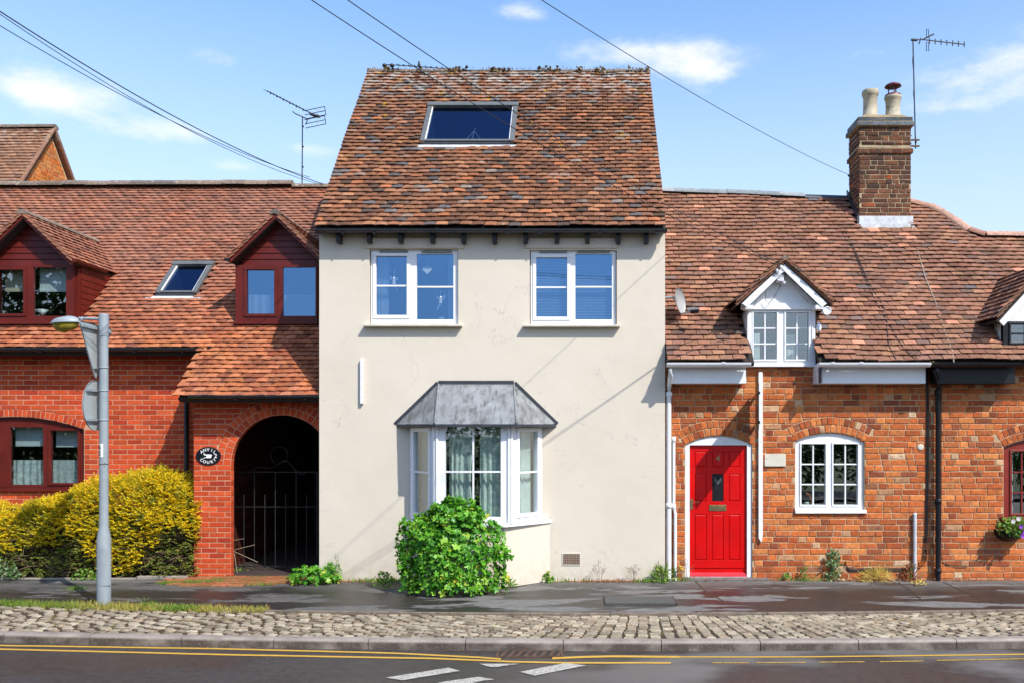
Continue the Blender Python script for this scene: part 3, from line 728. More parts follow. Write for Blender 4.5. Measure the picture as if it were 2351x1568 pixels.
for i in range(3):
    Mf, ln = face_matrix(bx[i], bx[i+1])
    if i == 1: W = light_window(h, Mf, .02, ln-.02, zs+.045, zt, .05, MT['upvc'], [(.115, ln-.105, zs+.135, zt-.03, 2, 2)], MT['glass'], depth=.06)
    elif i == 0: W = light_window(h, Mf, .03, ln-.03, zs+.045, zt, .05, MT['upvc'], [(.14, ln-.20, zs+.16, zt-.09, 1, 2, .05)], MT['glass'], depth=.06)
    else: W = light_window(h, Mf, .03, ln-.02, zs+.045, zt, .05, MT['upvc'], [(.20, ln-.13, zs+.16, zt-.09, 1, 2, .05)], MT['glass'], depth=.06)
for k in (1, 2):
    x, y = bx[k]; b = MB()
    for dx, dy, r in ((-.035,.015,.016),(0,-.004,.02),(.035,.015,.016)): b.tube([(x+dx,y+dy,zs+.045),(x+dx,y+dy,zt)], r, 8)
    b.build('corner_post', MT['upvc'], h)
# lead roof of the bay
er = [(X(910,YW), YW), (X(998,11.33), 11.33), (X(1186,11.33), 11.33), (X(1277,YW), YW)]; zb = Z(973, 11.33); tl, tr = (X(1007,YW), YW-.0), (X(1180,YW), YW-.0); ztop = Z(882, YW)
b = MB(); n = 0
def quad_strip(b, A, B, C, D, nu=14, nv=6, wav=.004, seed=0):
    """A-B lower edge, D-C upper edge, slightly dressed like sheet lead"""
    A,B,C,D = map(Vector,(A,B,C,D)); nr = (B-A).cross(D-A).normalized(); vs = []
    for j in range(nv+1):
        for i in range(nu+1):
            p = A.lerp(B,i/nu).lerp(D.lerp(C,i/nu), j/nv); e = 0 if i in (0,nu) else 1
            vs.append(p+nr*wav*noise.noise(p*7+Vector((seed,0,0)))*2*e+Vector((0,0,(-.012*abs(noise.noise(p*18)) if j == 0 else 0))))
    b.add(vs, [(j*(nu+1)+i, j*(nu+1)+i+1, (j+1)*(nu+1)+i+1, (j+1)*(nu+1)+i) for j in range(nv) for i in range(nu)], True)
e3 = lambda p, z: (p[0], p[1], z)
mid = ((tl[0]+.0), (tr[0]-.0))
quad_strip(b, e3(er[0],zb+.01), e3(er[1],zb), e3(tl,ztop), e3(tl,ztop), seed=1); quad_strip(b, e3(er[1],zb), e3(er[2],zb), e3(tr,ztop), e3(tl,ztop), seed=2); quad_strip(b, e3(er[2],zb), e3(er[3],zb+.01), e3(tr,ztop), e3(tr,ztop), seed=3)
br = b.build('bay_roof', MT['lead'], h)
b = MB()
for k in range(3):
    A, B = Vector(e3(er[k], zb)), Vector(e3(er[k+1], zb)); c = [A,B,B-Vector((0,0,.035)),A-Vector((0,0,.035))]
    b.add(c, [(0,1,2,3)])
b.add([e3(p,zb-.034) for p in er], [(3,2,1,0)]); b.build('fascia', MT['leaddark'], br)
for p, q in ((er[1], tl), (er[2], tr)): MB().tube([Vector(e3(p,zb+.006)), Vector(e3(q,ztop+.004))], .014, 8).build('lead_roll', MT['lead'], br)
b = MB(); off = Vector((0,-.006,0))
for p, q in (((er[0][0]-.005,YW-.012,zb),(tl[0],YW-.012,ztop+.012)), ((tl[0],YW-.012,ztop+.012),(tr[0],YW-.012,ztop+.012)), ((tr[0],YW-.012,ztop+.012),(er[3][0]+.005,YW-.012,zb))):
    p, q = Vector(p), Vector(q); u_ = (q-p).normalized(); nrm = Vector((-u_.z,0,u_.x))
    if nrm.z < 0: nrm = -nrm
    b.add([p, q, q+nrm*.04, p+nrm*.04, p+Vector((0,.011,0)), q+Vector((0,.011,0)), q+nrm*.04+Vector((0,.011,0)), p+nrm*.04+Vector((0,.011,0))], [(0,1,2,3),(7,6,5,4),(0,4,5,1),(2,6,7,3),(1,5,6,2),(3,7,4,0)])
b.build('abutment_flashing', MT['leaddark'], br)
MB().add([e3(p,zt+.001) for p in bx]+[e3(p,zt+.03) for p in bx], [(3,2,1,0),(4,5,6,7)]).build('bay_ceiling', MT['white'], h)
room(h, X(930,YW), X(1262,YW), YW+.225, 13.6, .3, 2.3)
# curtains in the bay
G_BAY = None
Mf, ln = face_matrix(bx[1], bx[2])
curtain(.14, .48, zs+.06, zt-.02, .14, MT['greencurtain'], 'pale green curtain hanging behind the left half of the bay front light', 5, .035, Mf, waist=.25)
curtain(.55, .86, zs+.06, zt-.02, .14, MT['greencurtain'], 'pale green curtain hanging behind the right half of the bay front light', 4, .035, Mf, waist=-.1)
Mf, ln = face_matrix(bx[2], bx[3])
curtain(.2, .58, zs+.06, zt-.05, .13, MT['greencurtain'], 'pale green curtain behind the right side light of the bay', 4, .03, Mf)
Mf, ln = face_matrix(bx[0], bx[1])
curtain(.12, .5, zs+.06, zt-.05, .12, MT['beigeblind'], 'beige curtain behind the narrow left side light of the bay', 2, .01, Mf)
# air brick, exposed base course
vt = MB(); vx0, vx1, vz0, vz1 = X(1293,YW), X(1331,YW), Z(1295,YW), Z(1271,YW)
vt.box(vx0-.012,vx1+.012,YW-.010,YW+.01,vz0-.012,vz0).box(vx0-.012,vx1+.012,YW-.010,YW+.01,vz1,vz1+.012).box(vx0-.012,vx0,YW-.010,YW+.01,vz0,vz1).box(vx1,vx1+.012,YW-.010,YW+.01,vz0,vz1)
MT['twigbrown'] = simple('dusty terracotta', (.34,.24,.17), .85, var=.2); vent = vt.build('air_vent', MT['cream'], h)
MB().box(vx0,vx1,YW-.001,YW+.005,vz0,vz1).build('vent_back', MT['black'], vent)
b = MB()
for i in range(1,10): xq = vx0+(vx1-vx0)*i/10; b.box(xq-.004,xq+.004,YW-.007,YW+.0,vz0,vz1)
for i in range(1,6): zq = vz0+(vz1-vz0)*i/6; b.box(vx0,vx1,YW-.0075,YW-.001,zq-.004,zq+.004)
b.build('vent_grille', MT['twigbrown'], vent)
pl = [p for p in brick_field(X(1262,YW), xr, -.06, .02, .075, .01, 'mix')]+[p for p in brick_field(xl, X(920,YW), -.06, .02, .075, .01, 'mix')]
HM.add_bricks(wall, pl, YW-.004, MT['brick_right'], .008, .006, .003)
HM.finish()
# ================================================================== the red brick house on the left, with the archway
YL, YA = 13.2, 12.4
h = empty('brick_house', (-9, YL, 0), 'long red brick house with brown dormers and an arched passage', 'house')
HL = House(h)
TL = .92; al = math.atan(TL); sL = (0, math.cos(al), math.sin(al)); OL = Vector((-12.6, 12.05, 2.53)); LL = (16.6-12.05)/math.cos(al); WL = -3.63-OL.x
roofz = lambda Y: 2.53+TL*(Y-12.05)
smain = .80/math.cos(al)
# ground floor window opening, segmental head
gw0, gw1 = -9.7, X(193,YL); gz0 = Z(1120,YL)
gop, garc = archp(gw0, gw1, gz0, Z(985,YL), Z(956,YL))
wallL = wall_sheet('wall', rectp(-12.6, -5.50, -.05, 3.27), [gop], YL, .22, MT['mortar_left'], h)
# archway wall
cxA, czA, rA = X(646,YA), Z(1068,YA), .72
gap = [(cxA+rA*math.cos(t), czA+rA*math.sin(t)) for t in [math.pi*i/20 for i in range(21)]]
gap = [(min(x, -3.66), z) for x, z in gap]
gp = []
for q in gap:
    if not gp or (abs(q[0]-gp[-1][0])+abs(q[1]-gp[-1][1])) > 1e-4: gp.append(q)
hole = [(cxA-rA, -.04), (-3.66, -.04)]+gp
wallA = wall_sheet('wall', rectp(-5.53, -3.63, -.05, 2.55), [hole], YA, .10, MT['mortar_left'], h)
rg = YA+.101
b = MB(); b.sweep([(rg,-.05),(17.2,-.05),(17.2,2.5),(rg,2.5)], -5.53, -5.33); b.build('passage_wall', MT['felt'], h)  # passage wall, ceiling and end in near-black: its shade put into the colour
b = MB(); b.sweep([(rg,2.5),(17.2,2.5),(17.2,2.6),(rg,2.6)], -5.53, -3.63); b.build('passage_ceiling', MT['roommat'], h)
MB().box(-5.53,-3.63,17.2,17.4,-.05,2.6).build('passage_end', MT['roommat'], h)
MT['brick_dark'] = pieces('passage brick with shade in colour', [(0,(.06,.018,.010)),(.5,(.09,.025,.014)),(1,(.045,.014,.010))], .85)  # red brick darkened to carry the shade inside the passage
b = MB()
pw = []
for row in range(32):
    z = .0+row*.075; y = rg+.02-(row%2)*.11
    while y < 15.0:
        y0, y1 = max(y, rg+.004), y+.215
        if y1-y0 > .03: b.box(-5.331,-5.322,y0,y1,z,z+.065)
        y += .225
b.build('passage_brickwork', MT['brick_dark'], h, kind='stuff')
gr = Z(1322,YA)
# bricks of the three faces
gcx, gcz, gR, gth = garc
polys = brick_field(-10.6, -5.54, .3, 3.25, .075, .010, 'stretcher', rects=[(gw0-.01, gw1+.01, gz0-.01, Z(985,YL)+.0)], arcs=[(gcx, gcz, gR+.115, gth)])
polys += arch_ring(gcx, gcz, gR+.006, gR+.108, -gth, gth, 32)
HL.add_bricks(wallL, polys, YL, MT['brick_left'], .004, .003, .0008)
aw = -5.53
polys = brick_field(aw, -3.632, -.03, 2.52, .0735, .010, 'stretcher', rects=[(cxA-rA-.001, -3.0, -.1, czA)], arcs=[(cxA, czA, rA+.215, math.pi/2+.02)])
polys += arch_ring(cxA, czA, rA+.004, rA+.103, -math.pi/2, 1.2, 24)+arch_ring(cxA, czA, rA+.111, rA+.21, -math.pi/2, 1.0, 27)
polys = [p for p in polys if max(q[0] for q in p) < -3.625 or clip_half(p, -3.632, 0, -1, 0)]
polys = [clip_half(p, -3.632, 0, -1, 0) for p in polys]; polys = [p for p in polys if len(p) > 2 and area(p) > .0008]
HL.add_bricks(wallA, polys, YA, MT['brick_left'], .004, .003, .0008)
jx = cxA-rA
for row in range(22):
    z = -.03+row*.0735
    if z > czA-.05: break
    MB().box(jx-.002,jx+.005,YA+.004,YA+.098,z,z+.0635).build('brick', MT['brick_left'], wallA)
for i in range(24):
    a0, a1 = -math.pi/2+(math.pi/2+1.2)*i/24+.006, -math.pi/2+(math.pi/2+1.2)*(i+1)/24-.006; r_ = rA-.003
    MB().add([(cxA+r*math.sin(q), y, czA+r*math.cos(q)) for r in (r_, rA+.02) for q, y in ((a0,YA+.004),(a1,YA+.004),(a1,YA+.097),(a0,YA+.097))], [(0,1,2,3),(7,6,5,4),(0,4,5,1),(2,6,7,3),(1,5,6,2),(3,7,4,0)]).build('brick', MT['brick_left'], wallA)
# jamb bricks down the side of the pillar (facing the passage)
Mj = Matrix(((0,-1,0,0),(1,0,0,0),(0,0,1,0),(0,0,0,1)))      # local x -> world y, local -y -> world +x
# roof
d1 = dict(cx=X(63,13.2), hw=.72, Y=13.3, zb=Z(741,13.3), Yv=13.10)
d2 = dict(cx=X(638,13.2), hw=.615, Y=13.3, zb=Z(742,13.3), Yv=13.10)
SL = lambda Y: (Y-12.05)/math.cos(al)
slY = (13.84, 14.53)
sl = (-6.76, -6.16, SL(13.87), SL(14.52))
holes = []
for d, top in ((d1, 14.1), (d2, 14.0)): holes.append((d['cx']-d['hw']+.02-OL.x, d['cx']+d['hw']-.02-OL.x, SL(13.36), SL(top)))
holes.append((sl[0]-OL.x, sl[1]-OL.x, sl[2], sl[3]))
cuts = sorted({0, WL, -5.6-OL.x}|{q for hh in holes for q in hh[:2] if q > 0}); cuts = [c for c in cuts if c <= WL]
segs = []
for u0, u1 in zip(cuts, cuts[1:]):
    mid = (u0+u1)/2; s0 = smain if mid < -5.6-OL.x else 0
    iv = [s0]
    for hh in sorted((q for q in holes if q[0] <= mid <= q[1]), key=lambda q: q[2]): iv += [hh[2], hh[3]]
    iv.append(LL)
    for k in range(0, len(iv), 2): segs.append((u0, u1, iv[k], iv[k+1], iv[k+1]))
roofL = slab_strips(HL, 'roof', OL, (1,0,0), sL, segs, MT['felt'], h)
zrL = roofz(16.6)
b = MB(); b.add([(-12.6,16.6,zrL-.03),(-3.63,16.6,zrL-.03),(-3.63,19,zrL-.03-2.4*TL),(-12.6,19,zrL-.03-2.4*TL),(-12.6,16.6,zrL-.1),(-3.63,16.6,zrL-.1),(-3.63,19,zrL-.1-2.4*TL),(-12.6,19,zrL-.1-2.4*TL)],[(0,1,2,3),(7,6,5,4),(0,4,5,1),(2,6,7,3),(3,7,4,0)]); b.build('back_roof', MT['tile_left'], h)
def keepL(u, v):
    x = u+OL.x
    if x < -5.6 and v < smain-.03: return False
    if x < -5.6 and x > -5.62: return True
    for hh in holes:
        ex = .05 if hh is holes[-1] else -.02
        if hh[0]-ex < u < hh[1]+ex and hh[2]-.03 < v < hh[3]+.03: return False
    return x > -12.2
TLm = tile_meshes(MT['tile_left'], seed=5)
tile_roof(HL, roofL, OL, (1,0,0), sL, LL, WL, TLm, keep=keepL, wob=(.004,.003,.8), seed=9)
ridge_run(roofL, [(-12.4,16.56,zrL-.0),(X(672,16.6),16.56,zrL+.03)], .135, .42, MT['ridge_grey'], seed=8)
ridge_run(roofL, [(X(676,16.6),16.56,zrL-.02),(-3.7,16.56,zrL-.02)], .11, .36, MT['ridge_grey'], seed=9)
# gutters, fascia
MB().box(-12.6,-5.62,12.90,12.92,3.19,3.25).build('fascia', MT['black'], h)
MB().box(-12.6,-5.62,12.92,13.199,3.19,3.205).build('soffit', MT['brown'], h)
MB().box(-5.58,-3.64,12.12,12.14,2.47,2.52).build('fascia', MT['black'], h)
MB().box(-5.58,-3.64,12.14,12.399,2.47,2.485).build('soffit', MT['brown'], h)
gz = Z(804,12.80)
gutter(h, -12.6, X(468,12.8), 12.84, gz+.035, MT['gutterblack'], r=.052, joints=[X(q,12.84) for q in (80,289,497-15)], brackets=[X(q,12.84) for q in (95,200,310,420)])
gutter(h, X(430,12.0), -3.64, 12.05, Z(912,12.0)+.035, MT['gutterblack'], r=.052, joints=[X(474,12.05), X(606,12.05)], brackets=[X(540,12.0), X(700,12.0)])
x0 = X(455,12.84)
downpipe(h, [(x0,12.84,3.2),(x0,12.84,3.06),(x0,12.88,3.0),(x0-.22,13.06,2.86),(x0-.30,13.11,2.78),(x0-.30,13.12,2.66),(x0-.30,13.12,.3)], .034, MT['gutterblack'], [(x0,12.84,3.05),(x0-.30,13.12,2.70)])
# dormers
def dormer(H, par, hroofz, d, pitch_rise, roofhw, tiles, boardmat, Yback, label, right_cheek=True):
    cx, hw, Y, zb, Yv = d['cx'], d['hw'], d['Y'], d['zb'], d['Yv']
    zap, zev = d['zap'], d['zev']; slope = (zap-zev)/roofhw; zt = d['zt']; zg = zap-.12*slope-.05
    D = MB().box(cx-hw+.092, cx+hw-.092, Y+.03, Y+.06, zt-.02, zt+.02).build('dormer', boardmat, par, label=label)
    # cheeks
    for sgn in (-1, 1):
        xo = cx+sgn*hw; xi = xo-sgn*.09
        yb = lambda z: 12.05+(z-2.53)/TL
        zt_ = zt-.03; prof = [(Y+.0,zb),(Y+.0,zt_),(yb(zt_)+.05,zt_),(yb(zb)+.06,zb)]
        MB().sweep(prof, min(xo,xi), max(xo,xi)).build('cheek', boardmat, D)
    # boards on the cheeks that face the middle of the street
    nb = 9
    for k in range(nb):
        z0 = zb+(zt-zb)*k/nb; z1 = zb+(zt-zb)*(k+1)/nb; xo = cx+hw
        yb0, yb1 = 12.05+(z0-2.53)/TL, 12.05+(z1-2.53)/TL
        MB().add([(xo+.012,Y+.05,z0),(xo+.012,yb0+.05,z0),(xo+.004,yb1+.05,z1),(xo+.004,Y+.05,z1),(xo,Y+.05,z0),(xo,yb0+.05,z0),(xo,yb1+.05,z1),(xo,Y+.05,z1)],[(0,1,2,3),(4,7,6,5),(0,4,5,1),(1,5,6,2),(2,6,7,3),(3,7,4,0)]).build('cladding_board', boardmat, D)
    # gable boards
    gh = zap-.10-zt; n = d.get('nb', 7)
    for k in range(n):
        z0 = zt+.006+gh*k/n; z1 = zt+gh*(k+1)/n-.004; m = hw-.03
        f = lambda z: max((zap-.06-z)/slope, 0)
        a0, a1 = min(m, f(z0)), min(m, f(z1))
        if a0 < .02: continue
        MB().add([(cx-a0,Y-.014,z0),(cx+a0,Y-.014,z0),(cx+a1,Y-.004,z1),(cx-a1,Y-.004,z1),(cx-a0,Y+.02,z0),(cx+a0,Y+.02,z0),(cx+a1,Y+.02,z1),(cx-a1,Y+.02,z1)],
            [(0,1,2,3),(4,7,6,5),(0,4,5,1),(1,5,6,2),(2,6,7,3),(3,7,4,0)]).build('cladding_board', boardmat, D)
    # roof slabs, barge boards, tiles
    rl = math.hypot(roofhw, zap-zev); c_, s2 = roofhw/rl, (zap-zev)/rl
    Ybk = Yback
    for sgn in (-1, 1):
        A = Vector((cx+sgn*roofhw, Yv, zev)); B = Vector((cx, Yv, zap)); nrm = Vector((sgn*s2,0,c_))
        yb_e = 12.05+(zev-2.53)/TL+.1; yb_r = 12.05+(zap-2.53)/TL+.12
        C = Vector((cx, yb_r, zap)); E = Vector((A.x, yb_e, zev)); q = [A,B,C,E]
        MB().add([p-nrm*.02 for p in q]+[p-nrm*.07 for p in q], [(0,1,2,3),(7,6,5,4),(0,4,5,1),(1,5,6,2),(2,6,7,3),(3,7,4,0)]).build('roof_slope', MT['felt'], D)
        bl_ = [(A.x,A.z-.02),(B.x,B.z-.02),(B.x,B.z-.02-.045/c_),(A.x-sgn*.03,A.z-.02-.04)]
        MB().prism(bl_, Yv-.012, Yv+.018).build('barge_board', d['barge'], D)
        keep = lambda u, v, sg=sgn: True
        if sgn > 0: org, a_, ss = (A.x, Yv-.03, zev), (0,1,0), (-c_,0,s2)
        else: org, a_, ss = (A.x, yb_r, zev), (0,-1,0), (c_,0,s2)
        def keep(u, v, sg=sgn, org=org, a_=a_, ss=ss):
            p = Vector(org)+Vector(a_)*u+Vector(ss)*v
            return p.z > hroofz(p.y)-.10
        tile_roof(H, D, org, a_, ss, rl, yb_r-Yv+.03, tiles, keep=keep, wob=(.004,.003,.9), seed=int(abs(cx)*10)+sgn)
        bb = MB()                                             # tile undercloak along the verge
        for k in range(int(rl/.1)):
            t = (k+.05)*.1; p = A+Vector((-sgn*c_,0,s2))*t; q_ = p+Vector((-sgn*c_,0,s2))*.12
            bb.add([(p.x,Yv-.035,p.z+.02),(q_.x,Yv-.035,q_.z-.005),(q_.x,Yv-.035,q_.z-.035),(p.x,Yv-.035,p.z-.012),(p.x,Yv+.0,p.z+.02),(q_.x,Yv+.0,q_.z-.005),(q_.x,Yv+.0,q_.z-.035),(p.x,Yv+.0,p.z-.012)],
                   [(0,1,2,3),(7,6,5,4),(0,4,5,1),(1,5,6,2),(2,6,7,3),(3,7,4,0)] if sgn < 0 else [(3,2,1,0),(4,5,6,7),(1,5,4,0),(2,6,5,1),(3,7,6,2),(0,4,7,3)])
        bb.build('verge_tiles', tiles[0].materials[0], D)
    ridge_run(D, [(cx,Yv-.03,zap-.01),(cx,12.05+(zap-2.53)/TL+.05,zap-.01)], .085 if 'rr' not in d else d['rr'], .33, MT['ridge_grey'], seed=4)
    return D
for d, px in ((d1, 63), (d2, 638)):
    d['zap'] = Z(490, 13.1); d['zt'] = Z(611,13.3); d['barge'] = MT['brown']
d1['zev'] = Z(600,13.1); d2['zev'] = Z(594,13.1)
D1 = dormer(HL, h, roofz, d1, 1, .755, TLm, MT['brown'], 15, 'brown boarded dormer nearer the left end')
D2 = dormer(HL, h, roofz, d2, 1, .70, TLm, MT['brown'], 15, 'brown boarded dormer beside the cream house')
xx = lambda p: X(p, 13.3); zz = lambda p: Z(p, 13.3)
Mw = Matrix.Translation((0,13.24,0))
light_window(D1, Mw, d1['cx']-.72, xx(175), zz(741), zz(611), .05, MT['brown'], [(xx(-52),xx(-1),zz(722),zz(620),1,1,.04),(xx(2),xx(60),zz(722),zz(622),1,1,.04),(xx(82),xx(157),zz(727),zz(616),1,1)], MT['glass'], depth=.06, name='window')
light_window(D2, Mw, xx(544), xx(731), zz(741), zz(611), .05, MT['brown'], [(xx(570),xx(633),zz(722),zz(622),1,1,.045),(xx(652),xx(727),zz(727),zz(616),1,1)], MT['glassblue'], depth=.06, name='window')
for D, a0, a1 in ((D1, d1['cx']-.74, xx(178)), (D2, xx(541), xx(734))):
    MB().box(a0, a1, 13.17, 13.30, zz(747), zz(741.5)).build('window_sill', MT['brown'], D, bevel=.004)
    MB().box(a0+.03, a1-.03, 13.225, 13.30, zz(757), zz(747.5)).build('apron', MT['leaddark'], D)
for dd, D in ((d1, D1), (d2, D2)):
    c = dd['cx']; MB().prism([(c-dd['hw'],dd['zt']-.005),(c+dd['hw'],dd['zt']-.005),(c,dd['zap']-.12)],13.31,13.33).build('gable_back', MT['brown'], D)
    q = MB(); z0, z1 = dd['zb']-.0, dd['zt']
    q.box(c-dd['hw']+.09,c-dd['hw']+.10,13.36,14.6,z0-.35,z1).box(c+dd['hw']-.10,c+dd['hw']-.09,13.36,14.6,z0-.35,z1).box(c-dd['hw']+.1,c+dd['hw']-.1,14.6,14.62,z0-.35,z1).box(c-dd['hw']+.1,c+dd['hw']-.1,13.36,14.6,z1,z1+.02).box(c-dd['hw']+.1,c+dd['hw']-.1,13.36,14.6,z0-.37,z0-.35)
    q.build('dormer_room', MT['roommat'], D)
# dormer gutters
def side_gutter(D, x, y0, y1, z, mat, r=.045):
    b = MB(); pts = [(x+r*math.cos(t), z-r*math.sin(t)) for t in [math.pi*i/8 for i in range(9)]]
    b.add([(px_, y0, pz_) for px_, pz_ in pts]+[(px_, y1, pz_) for px_, pz_ in pts], [(i,i+1,i+10,i+9) for i in range(8)]+[tuple(range(8,-1,-1)), tuple(range(9,18))], True)
    return b.build('gutter', mat, D, smooth=False)
side_gutter(D1, d1['cx']+.755+.02, 13.07, 13.95, d1['zev']+.02, MT['brown']); side_gutter(D1, d1['cx']-.775, 13.07, 13.95, d1['zev']+.02, MT['black'])
side_gutter(D2, d2['cx']-.70-.02, 13.07, 13.95, d2['zev']+.0, MT['black'])
# curtains and blinds in the dormers
curtain(xx(568), xx(728), zz(724), zz(676), 13.36, MT['netcurtain'], 'white half curtain across the dormer beside the cream house', 9, .012)
MB().box(xx(2),xx(60),13.40,13.41,zz(668),zz(612)).build('roller_blind', MT['beigeblind'], None, label='half drawn pale blind in the left light of the left dormer', cat='blind')
MB().box(xx(82),xx(158),13.40,13.41,zz(668),zz(612)).build('roller_blind', MT['whiteblind'], None, label='half drawn pale blind in the right light of the left dormer', cat='blind')
t = MB(); t.lathe((xx(86), 13.42, zz(722)), [(.02,0),(.035,.02),(.085,.085),(.08,.085),(.03,.02)], 18); t.build('bowl', MT['white'], None, label='white bowl standing behind the glass of the left dormer', cat='bowl')
# rooflight
M2 = rooflight(h, OL, sL, sl[0]-OL.x-.03, sl[1]-OL.x+.03, sl[2]-.02, sl[3]+.02, MT['glassroof'], MT['alu'])
# ground floor window
xx = lambda p: X(p, YL+.06); zz = lambda p: Z(p, YL+.06)
hp, _ = archp(gw0+.01, gw1-.01, gz0+.005, Z(985,YL), Z(956,YL)-.012)
Wg = light_window(h, Matrix.Translation((0,YL+.05,0)), gw0, gw1, gz0, 0, .05, MT['brown'],
    [(xx(-92),xx(-16),zz(1112),zz(984),1,1,.035),(xx(24),xx(100),zz(1112),zz(980),1,1),(xx(117),xx(180),zz(1108),zz(988),1,1,.035)], MT['glass'], depth=.06, head=hp)
MB().box(gw0-.03,gw1+.03,YL-.05,YL+.06,gz0-.05,gz0).build('window_sill', MT['brown'], h, bevel=.005)
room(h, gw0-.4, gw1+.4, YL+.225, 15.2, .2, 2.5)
MT['lace'] = simple('lace curtain', (.55,.60,.60), .9, var=.35, vscale=22)
curtain(xx(20), xx(182), gz0, zz(1056), YL+.17, MT['lace'], 'white lace half curtain in the ground floor window behind the hedge', 10, .016)
MB().box(xx(22),xx(101),YL+.2,YL+.21,zz(1024),zz(975)).build('roller_blind', MT['whiteblind'], None, label='grey roller blind at the top of the middle ground floor light behind the hedge', cat='blind')
MB().box(xx(116),xx(182),YL+.2,YL+.21,zz(1026),zz(975)).build('roller_blind', MT['whiteblind'], None, label='grey roller blind at the top of the right ground floor light nearest the lamp post', cat='blind')
HL.finish()
# oval plaque
pc = P(478, 1046, YA-.02); t = empty('house_plaque', pc, 'black oval plaque with white lettering on the archway pillar', 'plaque')
ov = lambda a_, b_, n=40: [(pc.x+a_*math.cos(2*math.pi*i/n), pc.z+b_*math.sin(2*math.pi*i/n)) for i in range(n)]
MB().prism(ov(.178,.130), YA-.020, YA-.006).build('plate', MT['blackenamel'], t, bevel=.004)
def text(body, x, y, z, size, mat, par, rot=0, name='letter', ext=.0015, tiltM=None):
    cu = bpy.data.curves.new(name, 'FONT'); cu.body = body; cu.size = size; cu.extrude = ext; cu.align_x = 'CENTER'; cu.align_y = 'CENTER'
    cu.materials.append(mat); cu.offset = size*.012
    tmp = bpy.data.objects.new('tmp', cu); me = bpy.data.meshes.new_from_object(tmp); bpy.data.objects.remove(tmp)
    if not me.materials: me.materials.append(mat)
    o = bpy.data.objects.new(name, me); link(o, par)
    o.matrix_basis = Matrix.Translation((x,y,z)) @ (tiltM or Matrix()) @ Matrix.Rotation(rot,4,'Y') @ Matrix.Rotation(R(90),4,'X'); return o
for i, ch in enumerate('ANVIL'):
    th = R(-50+25*i); text(ch, pc.x+.125*math.sin(th)*.95, YA-.0225, pc.z+.088*math.cos(th), .062, MT['whiteenamel'], t, th*.7)
for i, ch in enumerate('COURT'):
    th = R(-50+25*i); text(ch, pc.x+.122*math.sin(th), YA-.0225, pc.z-.092*math.cos(th), .058, MT['whiteenamel'], t, -th*.7)
an = [(-.062,.036),(-.040,.030),(-.038,.022),(.050,.022),(.052,-.004),(.040,-.016),(.046,-.030),(-.055,-.030),(-.055,-.038),(-.066,-.036),(-.062,-.024),(-.030,-.020),(-.022,-.006),(-.030,.004),(-.058,.012),(-.070,.030)]
MB().prism([(pc.x+x*1.0, pc.z+z) for x, z in an], YA-.0235, YA-.0205).build('anvil_emblem', MT['whiteenamel'], t)
text('2', pc.x+.105, YA-.0225, pc.z-.002, .085, MT['whiteenamel'], t)
# gate in the archway
Yg = 12.95; gx0, gx1 = X(536,Yg), X(731,Yg)-.02; t = empty('iron_gate', (gx0, Yg, 0), 'dark iron gate with thin upright bars standing in the archway', 'gate')
MT['gatemetal'] = simple('worn painted iron', (.035,.035,.035), .45, metal=.5, var=.3)
for z in (.06, Z(1163,Yg), Z(1083,Yg)): MB().box(gx0,gx1,Yg-.012,Yg+.012,z-.006,z+.006).build('rail', MT['gatemetal'], t)
for i in range(9):
    x = gx0+(gx1-gx0)*i/8; top = Z(1083,Yg) if i%2 == 0 else Z(1135,Yg)
    MB().tube([(x,Yg,.04),(x,Yg,top)], .008 if i not in (0,8) else .014, 8).build('bar', MT['gatemetal'], t)
mx = (gx0+gx1)/2+.06
MB().tube([(mx-.42+.84*i/24, Yg, Z(1083,Yg)+.13*math.sin(math.pi*i/24)**2+.05*math.sin(4*math.pi*i/24)) for i in range(25)], .007, 6).build('scroll', MT['gatemetal'], t)
MB().tube([(mx+.13*math.cos(q), Yg, Z(1083,Yg)+.25+.13*math.sin(q)) for q in [math.pi*(i/20*1.7-.35) for i in range(21)]], .006, 6).build('scroll', MT['gatemetal'], t)
# far house, upper left
h = empty('brick_house', (-12.5, 18.1, 0), 'distant orange brick gable with a tiled roof above the left roof ridge', 'house')
HF = House(h); xg = -11.0; Ym, zm, hs_ = 18.15, 8.40, 1.32; yf = 16.2; zf = zm-(Ym-yf)*hs_
MT['brick_far'] = pieces('bright orange brick', [(0,(.55,.13,.02)),(.3,(.62,.18,.03)),(.6,(.48,.11,.025)),(.85,(.58,.22,.06)),(1,(.40,.14,.04))], .85, (14,.3), (30,.006))
b = MB(); b.sweep([(yf+.1,0),(2*Ym-yf-.1,0),(2*Ym-yf-.1,zf),(Ym,zm-.12),(yf+.1,zf)], xg-4.5, xg-.08); wf = b.build('wall', MT['mortar_right'], h)
Mg = Matrix(((0,-1,0,xg-.08),(1,0,0,0),(0,0,1,0),(0,0,0,1)))
def kf(poly):
    for nx, nz, px_, pz_ in ((hs_,-1,yf+.12,zf-.03),(-hs_,-1,2*Ym-yf-.12,zf-.03)):
        d = math.hypot(nx,nz); poly = clip_half(poly, px_, pz_, nx/d, nz/d)
        if len(poly) < 3 or area(poly) < .001: return None
    return poly
HF.add_bricks(wf, brick_field(yf+.1, 2*Ym-yf, 6.0, zm, .085, .012, 'mix', keep=kf), 0, MT['brick_far'], .006, .004, .002, M=Mg)
af = math.atan(hs_); sF = (0, math.cos(af), math.sin(af)); Lf = (Ym-yf)/math.cos(af)
rf = slab_strips(HF, 'roof', (xg-4.5, yf, zf), (1,0,0), sF, [(0,4.5,0,Lf,Lf)], MT['felt'], h)
TF = tile_meshes(MT['tile_right'], seed=15)
